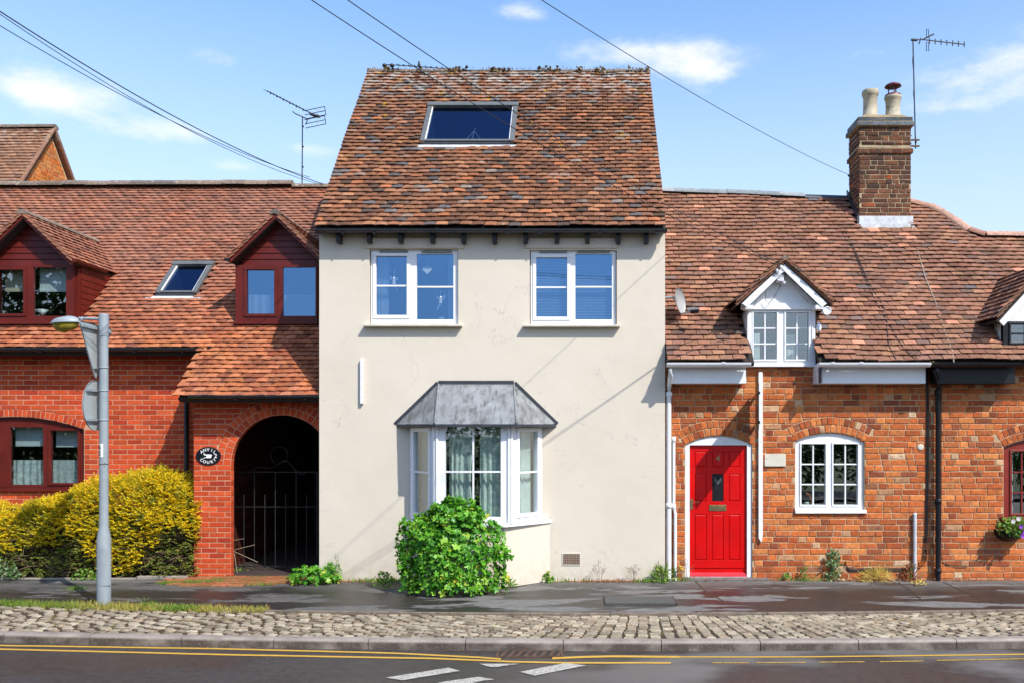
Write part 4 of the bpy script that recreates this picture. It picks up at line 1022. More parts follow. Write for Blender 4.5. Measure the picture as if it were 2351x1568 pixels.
MT['tile_far'] = pieces('brown old tiles', [(0,(.26,.13,.075)),(.5,(.34,.18,.11)),(1,(.20,.11,.08))], .85, (22,.3), (50,.006), [((.45,.43,.36),6,.50,.62,.7,None,7.9,8.4)])
TF = tile_meshes(MT['tile_far'], seed=15)
tile_roof(HF, rf, (xg-3.2, yf, zf), (1,0,0), sF, Lf, 3.2, TF, seed=21)
b = MB(); b.add([(xg-4.5,Ym,zm-.02),(xg,Ym,zm-.02),(xg,2*Ym-yf,zf),(xg-4.5,2*Ym-yf,zf),(xg-4.5,Ym,zm-.08),(xg,Ym,zm-.08),(xg,2*Ym-yf,zf-.06),(xg-4.5,2*Ym-yf,zf-.06)],[(0,1,2,3),(7,6,5,4),(0,4,5,1),(1,5,6,2),(2,6,7,3),(3,7,4,0)]); b.build('back_roof', MT['tile_far'], h)
for s1, (y0_, z0_) in ((1,(yf,zf)),(-1,(2*Ym-yf,zf))):
    p0, p1 = Vector((xg+.0,y0_,z0_)), Vector((xg+.0,Ym,zm)); MB().tube([p0,p1], .045, 6).build('verge', MT['tile_far'], rf)
ridge_run(rf, [(xg-3.5,Ym,zm-.03),(xg+.02,Ym,zm-.01)], .11, .36, MT['ridge_grey'], seed=33)
HF.finish()
# ================================================================== the orange brick cottages on the right
YC = 12.1; SP = 4.84                                        # wall face; x of the joint between the two cottages
hC = empty('brick_cottage', (3, YC, 0), 'low orange brick cottage with a red door and a white gabled dormer', 'cottage')
hD = empty('brick_cottage', (7, YC, 0), 'orange brick cottage at the right edge with a black gutter and a dark red window', 'cottage')
HC, HD = House(hC), House(hD)
xC0 = 1.145
# openings
dx0, dx1 = X(1573,YC), X(1727,YC); dop, darc = archp(dx0, dx1, .03, Z(1021,YC), Z(1000,YC))
cx0, cx1 = X(1826,YC), X(1985,YC); cop, carc = archp(cx0, cx1, Z(1176,YC), Z(1013,YC), Z(993,YC))
mx0, mx1 = X(1716,YC), X(1872,YC); mzb = Z(842,YC)
ztopC = 3.05
wC = wall_sheet('wall', [(xC0,-.06),(SP,-.06),(SP,ztopC),(mx1,ztopC),(mx1,mzb),(mx0,mzb),(mx0,ztopC),(xC0,ztopC)], [dop, cop], YC, .25, MT['mortar_right'], hC)
ex0, ex1 = X(2304,YC), X(2304,YC)+1.0; eop, earc = archp(ex0, ex1, Z(1186,YC), Z(1026,YC), Z(1006,YC))
wD = wall_sheet('wall', rectp(SP, 9.0, -.06, ztopC), [eop], YC, .25, MT['mortar_right'], hD)
CO = .0825; J = .0115; zb0 = -.055
def ring2(arc, n, rows=2):
    cx, cz, r, th = arc; out = []
    for k in range(rows):
        r0 = r+.006+k*.108; out += arch_ring(cx, cz, r0, r0+.098, -th*(1+.02*k), th*(1+.02*k), n+k)
    return out
def arcx(arc): return (arc[0], arc[1], arc[2]+.222, arc[3]*1.03)
rC = [(dx0-.006, dx1+.006, -.1, Z(1021,YC)), (cx0-.006, cx1+.006, Z(1176,YC)-.006, Z(1013,YC)), (mx0-.004, mx1+.004, mzb-.004, 4)]
pol = brick_field(xC0+.004, SP-.002, zb0, ztopC, CO, J, 'mix', rects=rC, arcs=[arcx(darc), arcx(carc)])
HC.add_bricks(wC, pol, YC, MT['brick_right'], .008, .006, .003)
HC.add_bricks(wC, ring2(darc, 13)+ring2(carc, 14), YC, MT['brick_right'], .010, .006, .003)
rD = [(ex0-.006, ex1+.006, Z(1186,YC)-.006, Z(1026,YC))]
pol = brick_field(SP+.004, 8.9, zb0, ztopC, CO, J, 'mix', rects=rD, arcs=[arcx(earc)])
HD.add_bricks(wD, pol, YC, MT['brick_right'], .008, .006, .003); HD.add_bricks(wD, ring2(earc, 14), YC, MT['brick_right'], .010, .006, .003)
for hh, a0, a1 in ((hC, xC0, SP), (hD, SP, 9.0)):
    MB().box(a0, a1, 17.6, 17.8, -.06, 3.0).build('back_wall', MT['mortar_right'], hh)
MB().sweep([(YC+.251,-.06),(17.6,-.06),(17.6,3.0),(YC+.251,3.0)], 8.8, 9.0).build('side_wall', MT['mortar_right'], hD)
# roof: eave at 11.75, slope 45 degrees
E0 = Vector((xC0, 11.75, 3.0)); rzC = lambda Y: 3.0+(Y-11.75)*1.0
q2 = math.sqrt(.5); sC = (0, q2, q2); rtop = (14.8-11.75)/q2
def ridge_y(x):
    """how far back the sagging ridge lies; it drops beyond the chimney"""
    pts = [(1.0,14.92),(2.6,14.84),(3.9,14.76),(5.3,14.72),(5.54,14.66),(5.80,14.54),(5.94,14.42),(6.08,14.24),(6.22,14.02),(6.42,13.92),(9.2,13.90)]
    for (a_, b_), (c_, d_) in zip(pts, pts[1:]):
        if x <= c_: return b_+(d_-b_)*max(x-a_,0)/(c_-a_)
    return pts[-1][1]
rs = lambda x: (ridge_y(x)-11.75)/q2
chx0, chx1, chy0, chy1 = X(1973,14.16), X(2091,14.16), 14.16, 14.70
dmx0, dmx1 = mx0+.03, mx1-.03
def strips(x0, x1, holes):
    cuts = {x0, x1}; x = x0
    while x < x1: cuts.add(round(x,4)); x += .35
    for hh in holes: cuts |= {hh[0], hh[1]}
    cuts = sorted(c for c in cuts if x0 <= c <= x1); out = []
    for u0, u1 in zip(cuts, cuts[1:]):
        if u1-u0 < 1e-4: continue
        m = (u0+u1)/2; iv = [0.0]
        for hh in holes:
            if hh[0] <= m <= hh[1]:
                if hh[2] <= 0: iv = [hh[3]]
                else: iv += [hh[2], hh[3]]
        if len(iv) == 3: out.append((u0-x0, u1-x0, iv[0], iv[1], iv[1])); iv = [iv[2]]
        out.append((u0-x0, u1-x0, iv[0], max(rs(u0),iv[0]+.01), max(rs(u1),iv[0]+.01)))
    return out
holC = [(dmx0, dmx1, -1, (12.75-11.75)/q2)]
d3c = 6.31
holD = [(d3c-.5, d3c+.5, (12.0-11.75)/q2, (12.26-11.75)/q2)]
roofC = slab_strips(HC, 'roof', E0, (1,0,0), sC, strips(xC0, SP, holC), MT['felt'], hC)
roofD = slab_strips(HD, 'roof', (SP,11.75,3.0), (1,0,0), sC, strips(SP, 9.0, holD), MT['felt'], hD)
b = MB()
for x0, x1, hh, rf_ in ((xC0,SP,hC,roofC),(SP,9.0,hD,roofD)):
    b = MB(); n = 12
    for i in range(n):
        u0, u1 = x0+(x1-x0)*i/n, x0+(x1-x0)*(i+1)/n; y0, y1 = ridge_y(u0), ridge_y(u1); z0, z1 = rzC(y0)-.03, rzC(y1)-.03
        b.add([(u0,y0,z0),(u1,y1,z1),(u1,17.8,z1-(17.8-y1)),(u0,17.8,z0-(17.8-y0)),(u0,y0,z0-.06),(u1,y1,z1-.06),(u1,17.8,z1-(17.8-y1)-.06),(u0,17.8,z0-(17.8-y0)-.06)],[(0,1,2,3),(7,6,5,4),(0,4,5,1),(2,6,7,3)])
    b.build('back_roof', MT['tile_right'], hh)
TC = tile_meshes(MT['tile_right'], w_=.175, seed=25); 
def keepC(u, v):
    x = u+xC0; Y = 11.75+v*q2
    if x > SP: return False
    if dmx0-.03 < x < dmx1+.03 and v < holC[0][3]: return False
    if chx0-.02 < x < chx1+.02 and Y > chy0-.10: return False
    return v < rs(x)-.06
def keepD(u, v):
    x = u+SP; Y = 11.75+v*q2
    for hh in holD:
        if hh[0] < x < hh[1] and hh[2]-.02 < v < hh[3]: return False
    if chx0-.02 < x < chx1+.02 and Y > chy0-.10: return False
    return v < rs(x)-.06
def keepCD(u, v): return keepC(u, v) if u+xC0 <= SP else keepD(u+xC0-SP, v)
n0 = len(HC.tiles)
tile_roof(HC, roofC, E0+Vector((0,-.01,0)), (1,0,0), sC, 4.6, 8.6-xC0, TC, gauge=.108, tw=.177, keep=keepCD, wob=(.012,.009,1.1), seed=31, rj=.015, vj=.004)
mv = [t for t in HC.tiles[n0:] if t[1].translation.x > SP]; HC.tiles = [t for t in HC.tiles if not (t[1].translation.x > SP and t[0] is roofC)]
HD.tiles += [(roofD,)+t[1:] for t in mv]
rp = lambda x, dz=-.03: (x, ridge_y(x), rzC(ridge_y(x))+dz)
ridge_run(roofC, [rp(xC0,0), rp(2.0,0), rp(2.9,0), rp(3.75,0)], .115, .42, MT['ridge_slate'], seed=41, flat=.8)
ridge_run(roofC, [rp(3.76,-.02), rp(chx0,-.02)], .10, .8, MT['leaddark'], name='ridge_flashing', seed=42)
ridge_run(roofD, [rp(chx1,0), rp(5.80,0), rp(5.94,0), rp(6.08,0), rp(6.22,0), rp(6.42,0), rp(8.6,0)], .11, .42, MT['ridge_red'], seed=43, flat=.8)
moss_tufts(roofC, [(P(1800,600,11.9)+Vector((-.22,.0,-.12)),0,.05,18)], MT['mossgreen'], .010)
moss_tufts(roofD, [(P(2146,832,11.72),0,.02,10),(P(2297,738,11.95),0,.035,46),(P(2330,700,12.1),0,.05,26)], MT['mossgreen'], .014)
# chimney
ch = MB(); zc = lambda p: Z(p, chy0)
z_a, z_b = 5.0, zc(268)
ch.box(chx0, chx1, chy0, chy1, z_a, zc(290))
chim = ch.build('chimney', MT['mortar_chimney'], hC)
ncr = .0765
chp = brick_field(chx0, chx1, zc(498), zc(353), ncr, .012, 'mix'); HC.add_bricks(chim, chp, chy0, MT['brick_chimney'], .008, .007, .004)
chp = brick_field(chx0, chx1, zc(334), zc(291), ncr, .012, 'mix'); HC.add_bricks(chim, chp, chy0-.0, MT['brick_chimney'], .008, .007, .004)
Ms = Matrix(((0,1,0,chx0),(-1,0,0,0),(0,0,1,0),(0,0,0,1)))    # left side face: local x -> -y, local y(in) -> +x
def side_bricks(z0, z1, off=0, ya=chy0, yb=chy1):
    HC.add_bricks(chim, [[(-p[0], p[1]) for p in q][::-1] for q in brick_field(ya, yb, z0, z1, ncr, .012, 'mix')], off, MT['brick_chimney'], .008, .007, .004, M=Ms)
side_bricks(zc(515), zc(353)); side_bricks(zc(334), zc(291))
def course(z0, out, mat, n):
    a0, a1, c0, c1 = chx0-out, chx1+out, chy0-out, chy1+out
    b = MB(); b.box(a0+.008,a1-.008,c0+.008,c1-.008,z0,z0+ncr-.002); b.build('corbel_core', MT['mortar_chimney'], chim)
    w_ = (a1-a0)/n
    for i in range(n): MB().box(a0+i*w_+.004,a0+(i+1)*w_-.004,c0,c0+.1,z0+.004+random.uniform(-.002,.002),z0+ncr-.008).build('brick', mat, chim, bevel=.005)
    m = 3; w_ = (c1-c0-.11)/m
    for i in range(m): MB().box(a0,a0+.1,c0+.108+i*w_,c0+.10+(i+1)*w_,z0+.004,z0+ncr-.008).build('brick', mat, chim, bevel=.005)
MT['brick_slate'] = pieces('blue black cap brick', [(0,(.07,.085,.095)),(.4,(.16,.18,.19)),(.7,(.05,.055,.06)),(1,(.22,.20,.17))], .6, (20,.4), (40,.005))
course(zc(353), .035, MT['brick_chimney'], 5)
course(zc(291), .05, MT['brick_slate'], 4); course(zc(291)+ncr, .028, MT['brick_slate'], 4)
zt_ = zc(291)+2*ncr
MB().prism([(chx0-.0,zt_),(chx1+.0,zt_),(chx1-.1,zt_+.05),(chx0+.1,zt_+.055)], chy0+.04, chy1-.04).build('flaunching', MT['mortar_chimney'], chim)
MB().box(chx0-.035,chx1+.035,chy0-.022,chy0-.002,5.32,zc(497)).build('flashing', MT['leadflash'], chim, bevel=.006)
MB().prism([(chx0-.03,5.3),(chx1+.05,5.3),(chx1+.02,5.42),(chx0,5.42)], chy0-.09, chy0-.03).build('apron_flashing', MT['leadflash'], chim)
MB().add([(chx0-.03,chy0-.03,5.44),(chx0-.03,chy0-.03,5.56),(chx0-.03,14.75,6.15),(chx0-.03,14.75,5.98),(chx0-.01,chy0-.03,5.44),(chx0-.01,chy0-.03,5.56),(chx0-.01,14.75,6.15),(chx0-.01,14.75,5.98)],[(0,3,2,1),(4,5,6,7),(0,1,5,4),(1,2,6,5),(2,3,7,6),(3,0,4,7)]).build('side_flashing', MT['leaddark'], chim)
yq = (chy0+chy1)/2-.06
for px, top, nm in ((1998, 209, 'plain'), (2050, 195, 'cowl')):
    x = X(px, yq); z0 = zt_+.02; z1 = Z(top, yq)
    if nm == 'plain':
        H_ = z1-z0; pot = MB().lathe((x,yq,z0), [(.135,0),(.138,.04),(.122,.05),(.112,H_*.5),(.112,H_-.11),(.120,H_-.10),(.132,H_-.075),(.136,H_-.03),(.125,H_),(.10,H_),(.095,H_-.1),(.09,.02)], 24).build('chimney_pot', MT['copot'], chim)
    else:
        z2 = Z(222, yq); H_ = z2-z0; pot = MB().lathe((x,yq,z0), [(.135,0),(.138,.04),(.12,.05),(.115,H_*.5),(.118,H_-.07),(.135,H_-.05),(.138,H_-.01),(.12,H_),(.10,H_),(.095,H_-.1),(.09,.02)], 24).build('chimney_pot', MT['copot'], chim)
        cb = MB(); cb.lathe((x,yq,z2), [(.125,-.01),(.128,.02),(.09,.035),(.06,.05),(.05,.02),(.05,-.01)], 20); cb.lathe((x,yq,z1-.03), [(.118,-.014),(.135,-.006),(.118,.020),(.07,.045),(.01,.055),(.01,.04),(.06,.03),(.11,.006)], 24)
        for k in range(3): an_ = k*2.09+.5; cb.tube([(x+.07*math.cos(an_),yq+.07*math.sin(an_),z2+.02),(x+.07*math.cos(an_),yq+.07*math.sin(an_),z1-.01)], .010, 6)
        cb.build('chimney_cowl', MT['oxblood'], chim)
# white gabled dormer rising from the wall
def zz(p): return Z(p, YC-.02)
def xx(p): return X(p, YC-.02)
Yf, Yv = 12.04, 11.84
cxm = X(1794,Yf); zap, zev = Z(596,Yv), Z(697,Yv); rhw = (X(1905,Yv)-X(1676,Yv))/2; hwf = (X(1872,Yf)-X(1716,Yf))/2
ztf = Z(708,Yf)
DW = MB().box(X(1716,Yf)+.072,X(1872,Yf)-.072,Yf+.04,Yf+.07,ztf-.03,ztf+.01).build('dormer', MT['white'], hC)
for sg in (-1,1):
    xo = X(1716,Yf) if sg < 0 else X(1872,Yf); xi = xo-sg*.07
    bb = MB(); bb.sweep([(Yf+.0,mzb+.02),(Yf+.0,ztf-.02),(11.75+ztf-3.0-.0,ztf-.02),(Yf+.06,rzC(Yf+.06)-.05)], min(xo,xi), max(xo,xi))
    bb.build('cheek', MT['white'], DW)
rl = math.hypot(rhw, zap-zev); c_, s2 = rhw/rl, (zap-zev)/rl; slope = (zap-zev)/rhw
MB().prism([(X(1716,Yf),ztf-.03),(X(1872,Yf),ztf-.03),(cxm+.03,zap-.10),(cxm-.03,zap-.10)], Yf-.004, Yf+.03).build('gable_board', MT['white'], DW)
MB().box(X(1701,Yf-.03),X(1888,Yf-.03),Yf-.03,Yf-.004,Z(712,Yf),Z(697,Yf)).build('gable_rail', MT['white'], DW, bevel=.004)
for sg in (-1, 1):
    A = Vector((cxm+sg*rhw, Yv, zev)); B = Vector((cxm, Yv, zap)); nrm = Vector((sg*s2,0,c_))
    ybe, ybr = 11.75+(zev-3)+.1, 11.75+(zap-3)+.1
    q = [A,B,Vector((cxm,ybr,zap)),Vector((A.x,ybe,zev))]
    MB().add([p-nrm*.02 for p in q]+[p-nrm*.05 for p in q], [(0,1,2,3),(7,6,5,4),(0,4,5,1),(1,5,6,2),(2,6,7,3),(3,7,4,0)]).build('roof_slope', MT['felt'], DW)
    # two stepped white barge boards
    o = .045
    MB().prism([(A.x-sg*.10,A.z-.0),(cxm,zap-.045),(cxm,zap-.045-.085/c_),(A.x-sg*.17,A.z-.05)], Yv+.01, Yv+.035).build('barge_board', MT['white'], DW)
    MB().prism([(A.x-sg*.15,A.z-.035),(cxm,zap-.12),(cxm,zap-.12-.06/c_),(A.x-sg*.21,A.z-.06)], Yf-.045, Yf-.005).build('barge_board', MT['white'], DW)
    MB().box(A.x-sg*.20-.055,A.x-sg*.20+.055,Yv+.02,Yf+.0,A.z-.075,A.z-.02).build('eaves_return', MT['white'], DW, bevel=.004)
    if sg > 0: org, a_, ss = (A.x, Yv-.02, zev), (0,1,0), (-c_,0,s2)
    else: org, a_, ss = (A.x, ybr, zev), (0,-1,0), (c_,0,s2)
    def kd(u, v, org=org, a_=a_, ss=ss):
        p = Vector(org)+Vector(a_)*u+Vector(ss)*v; return p.z > rzC(p.y)-.08
    tile_roof(HC, DW, org, a_, ss, rl, ybr-Yv+.02, TC, keep=kd, wob=(.006,.005,.9), seed=61+sg)
    vb = MB(); rn = random.Random(9+sg)
    for k in range(int(rl/.085)):
        t = k*.085+.02; p = A+Vector((-sg*c_,0,s2))*t; q_ = p+Vector((-sg*c_,0,s2))*.12; p.z += rn.uniform(-.006,.006)
        vb.prism([(p.x,p.z+.028),(q_.x,q_.z+.004),(q_.x,q_.z-.014),(p.x,p.z+.008)], Yv-.025-rn.uniform(0,.015), Yv+.02)
    vb.prism([(A.x,A.z+.0),(B.x,B.z-.0),(B.x,B.z-.045),(A.x-sg*.02,A.z-.03)], Yv-.006, Yv+.009)
    vb.build('verge_tiles', MT['tile_right'], DW)
ridge_run(DW, [(cxm,Yv-.03,zap+.0),(cxm,ybr,zap+.0)], .062, .3, MT['ridge_grey'], seed=44)
moss_tufts(DW, [(Vector((cxm-.12,Yv,zap-.08)),0,.035,22),(Vector((cxm-.35,Yv,zap-.32)),0,.035,14)], MT['mossgreen'], .009)
Mw = Matrix.Translation((0,YC-.05,0)); X2 = lambda p: X(p,YC-.05); Z2 = lambda p: Z(p,YC-.05)
light_window(DW, Mw, X2(1717), X2(1871), Z2(835), Z2(710), .05, MT['white'],
    [(X2(1730),X2(1783),Z2(825),Z2(718),2,3,.022),(X2(1804),X2(1856),Z2(825),Z2(718),2,3,.022)], MT['glass'], depth=.08, bar=.009, name='window')
MB().box(X2(1711),X2(1875),YC-.10,YC+.02,Z2(842),Z2(835.5)).build('window_sill', MT['white'], DW, bevel=.004)
MB().box(X2(1711),X2(1724),YC-.062,YC-.051,Z2(806),Z2(785)).build('flashing', MT['leadflash'], DW); MB().box(X2(1873),X2(1887),YC-.06,YC-.045,Z2(806),Z2(775)).build('flashing', MT['leadflash'], DW)
q = MB(); r0, r1 = X(1716,Yf)+.075, X(1872,Yf)-.075; zr0, zr1 = mzb-.3, ztf-.04
q.box(r0-.01,r0,12.16,13.4,zr0,zr1).box(r1,r1+.01,12.16,13.4,zr0,zr1).box(r0,r1,13.4,13.42,zr0,zr1).box(r0,r1,12.16,13.4,zr1,zr1+.02).box(r0,r1,12.16,13.4,zr0-.02,zr0); q.build('dormer_room', MT['roommat'], DW)
curtain(X2(1727), X2(1750), Z2(828), Z2(762), YC+.12, MT['netcurtain'], 'white net panel behind the left casement of the white dormer', 2, .008)
curtain(X2(1808), X2(1832), Z2(828), Z2(765), YC+.12, MT['netcurtain'], 'white net panel behind the right casement of the white dormer', 2, .008)
# gutters and boxed eaves
def gut(h_, px0, px1, mat, board, joints=()):
    x0, x1 = X(px0,11.72), X(px1,11.72); zg = Z(833,11.72)
    gutter(h_, x0, x1, 11.70, zg, mat, r=.058, joints=joints)
    return x0, x1
def joins(*p): return [X(q,11.7) for q in p]
gut(hC, 1531, 1722, MT['white'], None, joins(1660)); gut(hC, 1878, 2133, MT['white'], None, joins(1910,1975)); gut(hD, 2137, 2336, MT['black'], None, joins(2250,))
for h_, a0, a1, m in ((hC,1539,1712,'white'),(hC,1877,2124,'white'),(hD,2150,2329,'black')):
    MB().box(X(a0,11.85),X(a1,11.85),11.83,YC+.0,Z(880,11.85),Z(836,11.85)).build('eaves_box', MT[m], h_, bevel=.004)
MB().box(X(1874,11.95),X(1877,11.95),11.72,YC-.0,Z(880,11.9),Z(843,11.9)).build('eaves_end', MT['leaddark'], hC)
MB().box(X(2125,11.98),X(2149,11.98),11.97,YC-.009,Z(846,11.98),Z(836,11.98)).build('eaves_end', MT['black'], hD)
# the red door
Md = YC+.03
b = MB(); fr, _ = archp(dx0+.004, dx1-.004, .035, Z(1021,YC), Z(1000,YC)-.004)
lx0, lx1, lz0, lz1 = X(1583,Md+.04), X(1713,Md+.04), .040, Z(1022,Md+.04)
frame = light_window(hC, Matrix.Translation((0,Md-.01,0)), 0,0,0,0,0, MT['white'], [(lx0-.004,lx1+.004,lz0-.0,lz1+.004,1,1)], MT['roommat'], depth=.09, head=fr, name='door_frame')
for o in [o for o in bpy.data.objects if o.name.startswith('pane') and o.parent == frame]: bpy.data.objects.remove(o)
yd = Md+.04
door = MB().box(lx0, lx1, yd, yd+.045, lz0+.055, lz1)
door = door.build('door', MT['red'], hC)
dz = lambda p: Z(p, yd); dxx = lambda p: X(p, yd)
cols = ((1595,1622),(1634.5,1661),(1673,1699)); rows = ((1036,1072),(1087,1150),(1180,1285))
stx = [1583,1595,1622,1634.5,1661,1673,1699,1713]
def bar(p0,p1,q0,q1): MB().box(dxx(p0),dxx(p1),yd-.012,yd+.0,dz(q1),dz(q0)).build('door_rail', MT['red'], door, bevel=.003)
for q0, q1 in ((1022,1036),(1072,1087),(1150,1180),(1285,1303)): bar(1583,1713,q0,q1)
for q0, q1 in rows:
    for p0, p1 in ((1583,1595),(1622,1634.5),(1661,1673),(1699,1713)): bar(p0,p1,q0+.2,q1-.2)
for j, (q0, q1) in enumerate(rows):
    for i, (p0, p1) in enumerate(cols):
        if j == 1 and i == 1:
            MB().box(dxx(p0)+.002,dxx(p1)-.002,yd-.004,yd-.001,dz(q1)+.002,dz(q0)-.002).build('door_glass', MT['doorglass'] if 'doorglass' in MT else MT['black'], door)
            for k in range(3):
                for sgn in (-1,1):
                    cxx, czz = dxx((p0+p1)/2), dz(1106)+k*.02
                    MB().tube([(cxx,yd-.006,czz-.03),(cxx+sgn*.05,yd-.006,czz+.025)], .0018, 4).build('leaded_line', MT['signback'], door)
            continue
        m = .018; x0, x1, z0, z1 = dxx(p0), dxx(p1), dz(q1), dz(q0)
        MB().add([(x0+.003,yd-.001,z0+.003),(x1-.003,yd-.001,z0+.003),(x1-.003,yd-.001,z1-.003),(x0+.003,yd-.001,z1-.003),(x0+m,yd-.010,z0+m),(x1-m,yd-.010,z0+m),(x1-m,yd-.010,z1-m),(x0+m,yd-.010,z1-m)],
            [(4,5,6,7),(0,1,5,4),(1,2,6,5),(2,3,7,6),(3,0,4,7)]).build('door_panel', MT['red'], door)
MB().add([(lx0,yd-.05,lz0),(lx1,yd-.05,lz0),(lx1,yd-.05,lz0+.018),(lx0,yd-.05,lz0+.018),(lx0,yd,lz0),(lx1,yd,lz0),(lx1,yd-.005,lz0+.055),(lx0,yd-.005,lz0+.055)],[(0,1,2,3),(3,2,6,7),(0,3,7,4),(1,5,6,2),(0,4,5,1)]).build('weather_board', MT['redsill'], door)
lb = MB().box(dxx(1628),dxx(1667),yd-.020,yd-.011,dz(1172),dz(1158)).build('letterbox', MT['brass'], door, bevel=.003)
MB().box(dxx(1633),dxx(1662),yd-.025,yd-.019,dz(1169),dz(1161)).build('letterbox_flap', MT['brass'], door, bevel=.002)
hb = MB().box(dxx(1584.5),dxx(1590.5),yd-.020,yd-.011,dz(1169),dz(1144)).build('handle_plate', MT['brass'], door, bevel=.002)
MB().tube([(dxx(1587),yd-.02,dz(1151)),(dxx(1587),yd-.05,dz(1151)),(dxx(1604),yd-.05,dz(1151))], .006, 8).build('handle', MT['brass'], door)
text('4', dxx(1648), yd-.014, dz(1052), .115, MT['brass'], door, name='numeral', ext=.002)
MB().box(X(1567,YC), X(1762,YC), YC-.10, YC+.08, -.04, .033).build('doorstep', simple('grey stone step', (.16,.145,.13), .8, var=.3, bump=(40,.005)), hC, bevel=.01)
# cottage window
Mw = Matrix.Translation((0,YC+.035,0)); X2 = lambda p: X(p,YC+.035); Z2 = lambda p: Z(p,YC+.035)
hd, _ = archp(cx0+.003, cx1-.003, Z2(1171), Z(1013,YC), Z(993,YC)-.004)
light_window(hC, Mw, 0,0,0,0,0, MT['white'], [(X2(1839.5),X2(1895),Z2(1158),Z2(1019),2,3,.022),(X2(1913),X2(1969),Z2(1158),Z2(1019),2,3,.022)], MT['glass'], depth=.07, head=hd, bar=.009)
MB().box(X2(1823),X2(1986),YC-.045,YC+.06,Z2(1177),Z2(1169)).build('window_sill', MT['white'], hC, bevel=.004)
room(hC, 2.3, 4.6, YC+.255, 14.3, .2, 2.4, MT['roommat'])
# ornament things on the inside sill
def flowerpot(px, py, r, mat, lb, cat='ornament', name='window_ornament'):
    c = P(px, py, YC+.22); t = MB(); t.lathe(c, [(r*.5,0),(r*.8,r*.5),(r,r*1.6),(r*.7,r*1.6),(r*.4,r*.3)], 14); return t.build(name, mat, None, label=lb, cat=cat)
MT['orange'] = simple('orange glaze', (.6,.16,.02), .3, var=.4); MT['leafgreen'] = simple('house plant green', (.07,.16,.03), .5, var=.4)
flowerpot(1852, 1160, .035, MT['white'], 'white jar on the sill behind the cottage window by the red door')
fg = empty('goldfish_ornament', P(1858,1140,YC+.2), 'orange fish ornament standing in the lower left pane of the cottage window', 'ornament')
c = P(1858,1140,YC+.2); b = MB(); b.add([c+Vector(v) for v in ((-.05,-.004,.05),(-.01,-.012,.04),(.03,-.01,-.02),(.05,-.004,-.09),(.02,-.004,-.09),(.0,.01,-.02),(-.02,.01,.03))], [(0,1,6),(1,2,5,6),(2,3,4,5)])
b.tube([c+Vector((-.05,.0,.05)), c+Vector((0,0,.03)), c+Vector((.03,0,-.02)), c+Vector((.04,0,-.08))], .016, 8); b.build('body', MT['orange'], fg)
# dark red window of the right cottage
Mw = Matrix.Translation((0,YC+.05,0)); X2 = lambda p: X(p,YC+.05); Z2 = lambda p: Z(p,YC+.05)
hd, _ = archp(ex0+.003, ex1-.003, Z2(1184), Z(1026,YC), Z(1006,YC)-.004)
light_window(hD, Mw, 0,0,0,0,0, MT['redwood'], [(X2(2322),X2(2371),Z2(1178),Z2(1036),2,3,.026),(X2(2391),X2(2440),Z2(1178),Z2(1036),2,3,.026)], MT['glass'], depth=.07, head=hd, bar=.008)
MB().box(ex0-.05,ex1+.05,YC-.07,YC+.06,Z2(1194),Z2(1185)).build('window_sill', MT['redwood'], hD, bevel=.005)
room(hD, 5.4, 7.6, YC+.255, 14.3, .2, 2.4)
curtain(X2(2320), X2(2336), Z2(1180), Z2(1030), YC+.18, MT['netcurtain'], 'white lace curtain behind the left panes of the dark red window', 2, .012)
# dormer at the right edge
Yf3 = 11.95; zb3 = rzC(Yf3)+.02; h3 = .55; z3t = 3.56
D3 = MB().box(d3c-h3+.07,d3c+h3-.07,Yf3+.01,Yf3+.05,z3t-.03,z3t+.01).build('dormer', MT['white'], hD)
for sg in (-1,1):
    xo = d3c+sg*h3; xi = xo-sg*.06
    MB().sweep([(Yf3,zb3-.05),(Yf3,z3t),(11.75+z3t-3,z3t),(Yf3+.1,zb3-.05)], min(xo,xi), max(xo,xi)).build('cheek', MT['white'], D3)
X2 = lambda p: X(p,Yf3-.02); Z2 = lambda p: Z(p,Yf3-.02)
light_window(D3, Matrix.Translation((0,Yf3-.03,0)), d3c-h3, d3c+h3, zb3-.04, z3t, .05, MT['black'], [(d3c-.45,d3c-.03,zb3+.05,z3t-.04,2,2,.025),(d3c+.03,d3c+.45,zb3+.05,z3t-.04,2,2,.025)], MT['glass'], depth=.07, name='window', bar=.010)
MB().box(d3c-h3-.05,d3c+h3+.05,Yf3-.08,Yf3+.02,zb3-.085,zb3-.045).build('window_sill', MT['white'], D3, bevel=.004)
zap3, zev3, rh3, Yv3 = z3t+.80, z3t-.0, .74, 11.75
rl = math.hypot(rh3, zap3-zev3); c_, s2 = rh3/rl, (zap3-zev3)/rl
MB().prism([(d3c-h3,z3t-.01),(d3c+h3,z3t-.01),(d3c,zap3-.14)], Yf3-.02, Yf3+.03).build('gable_board', MT['white'], D3)
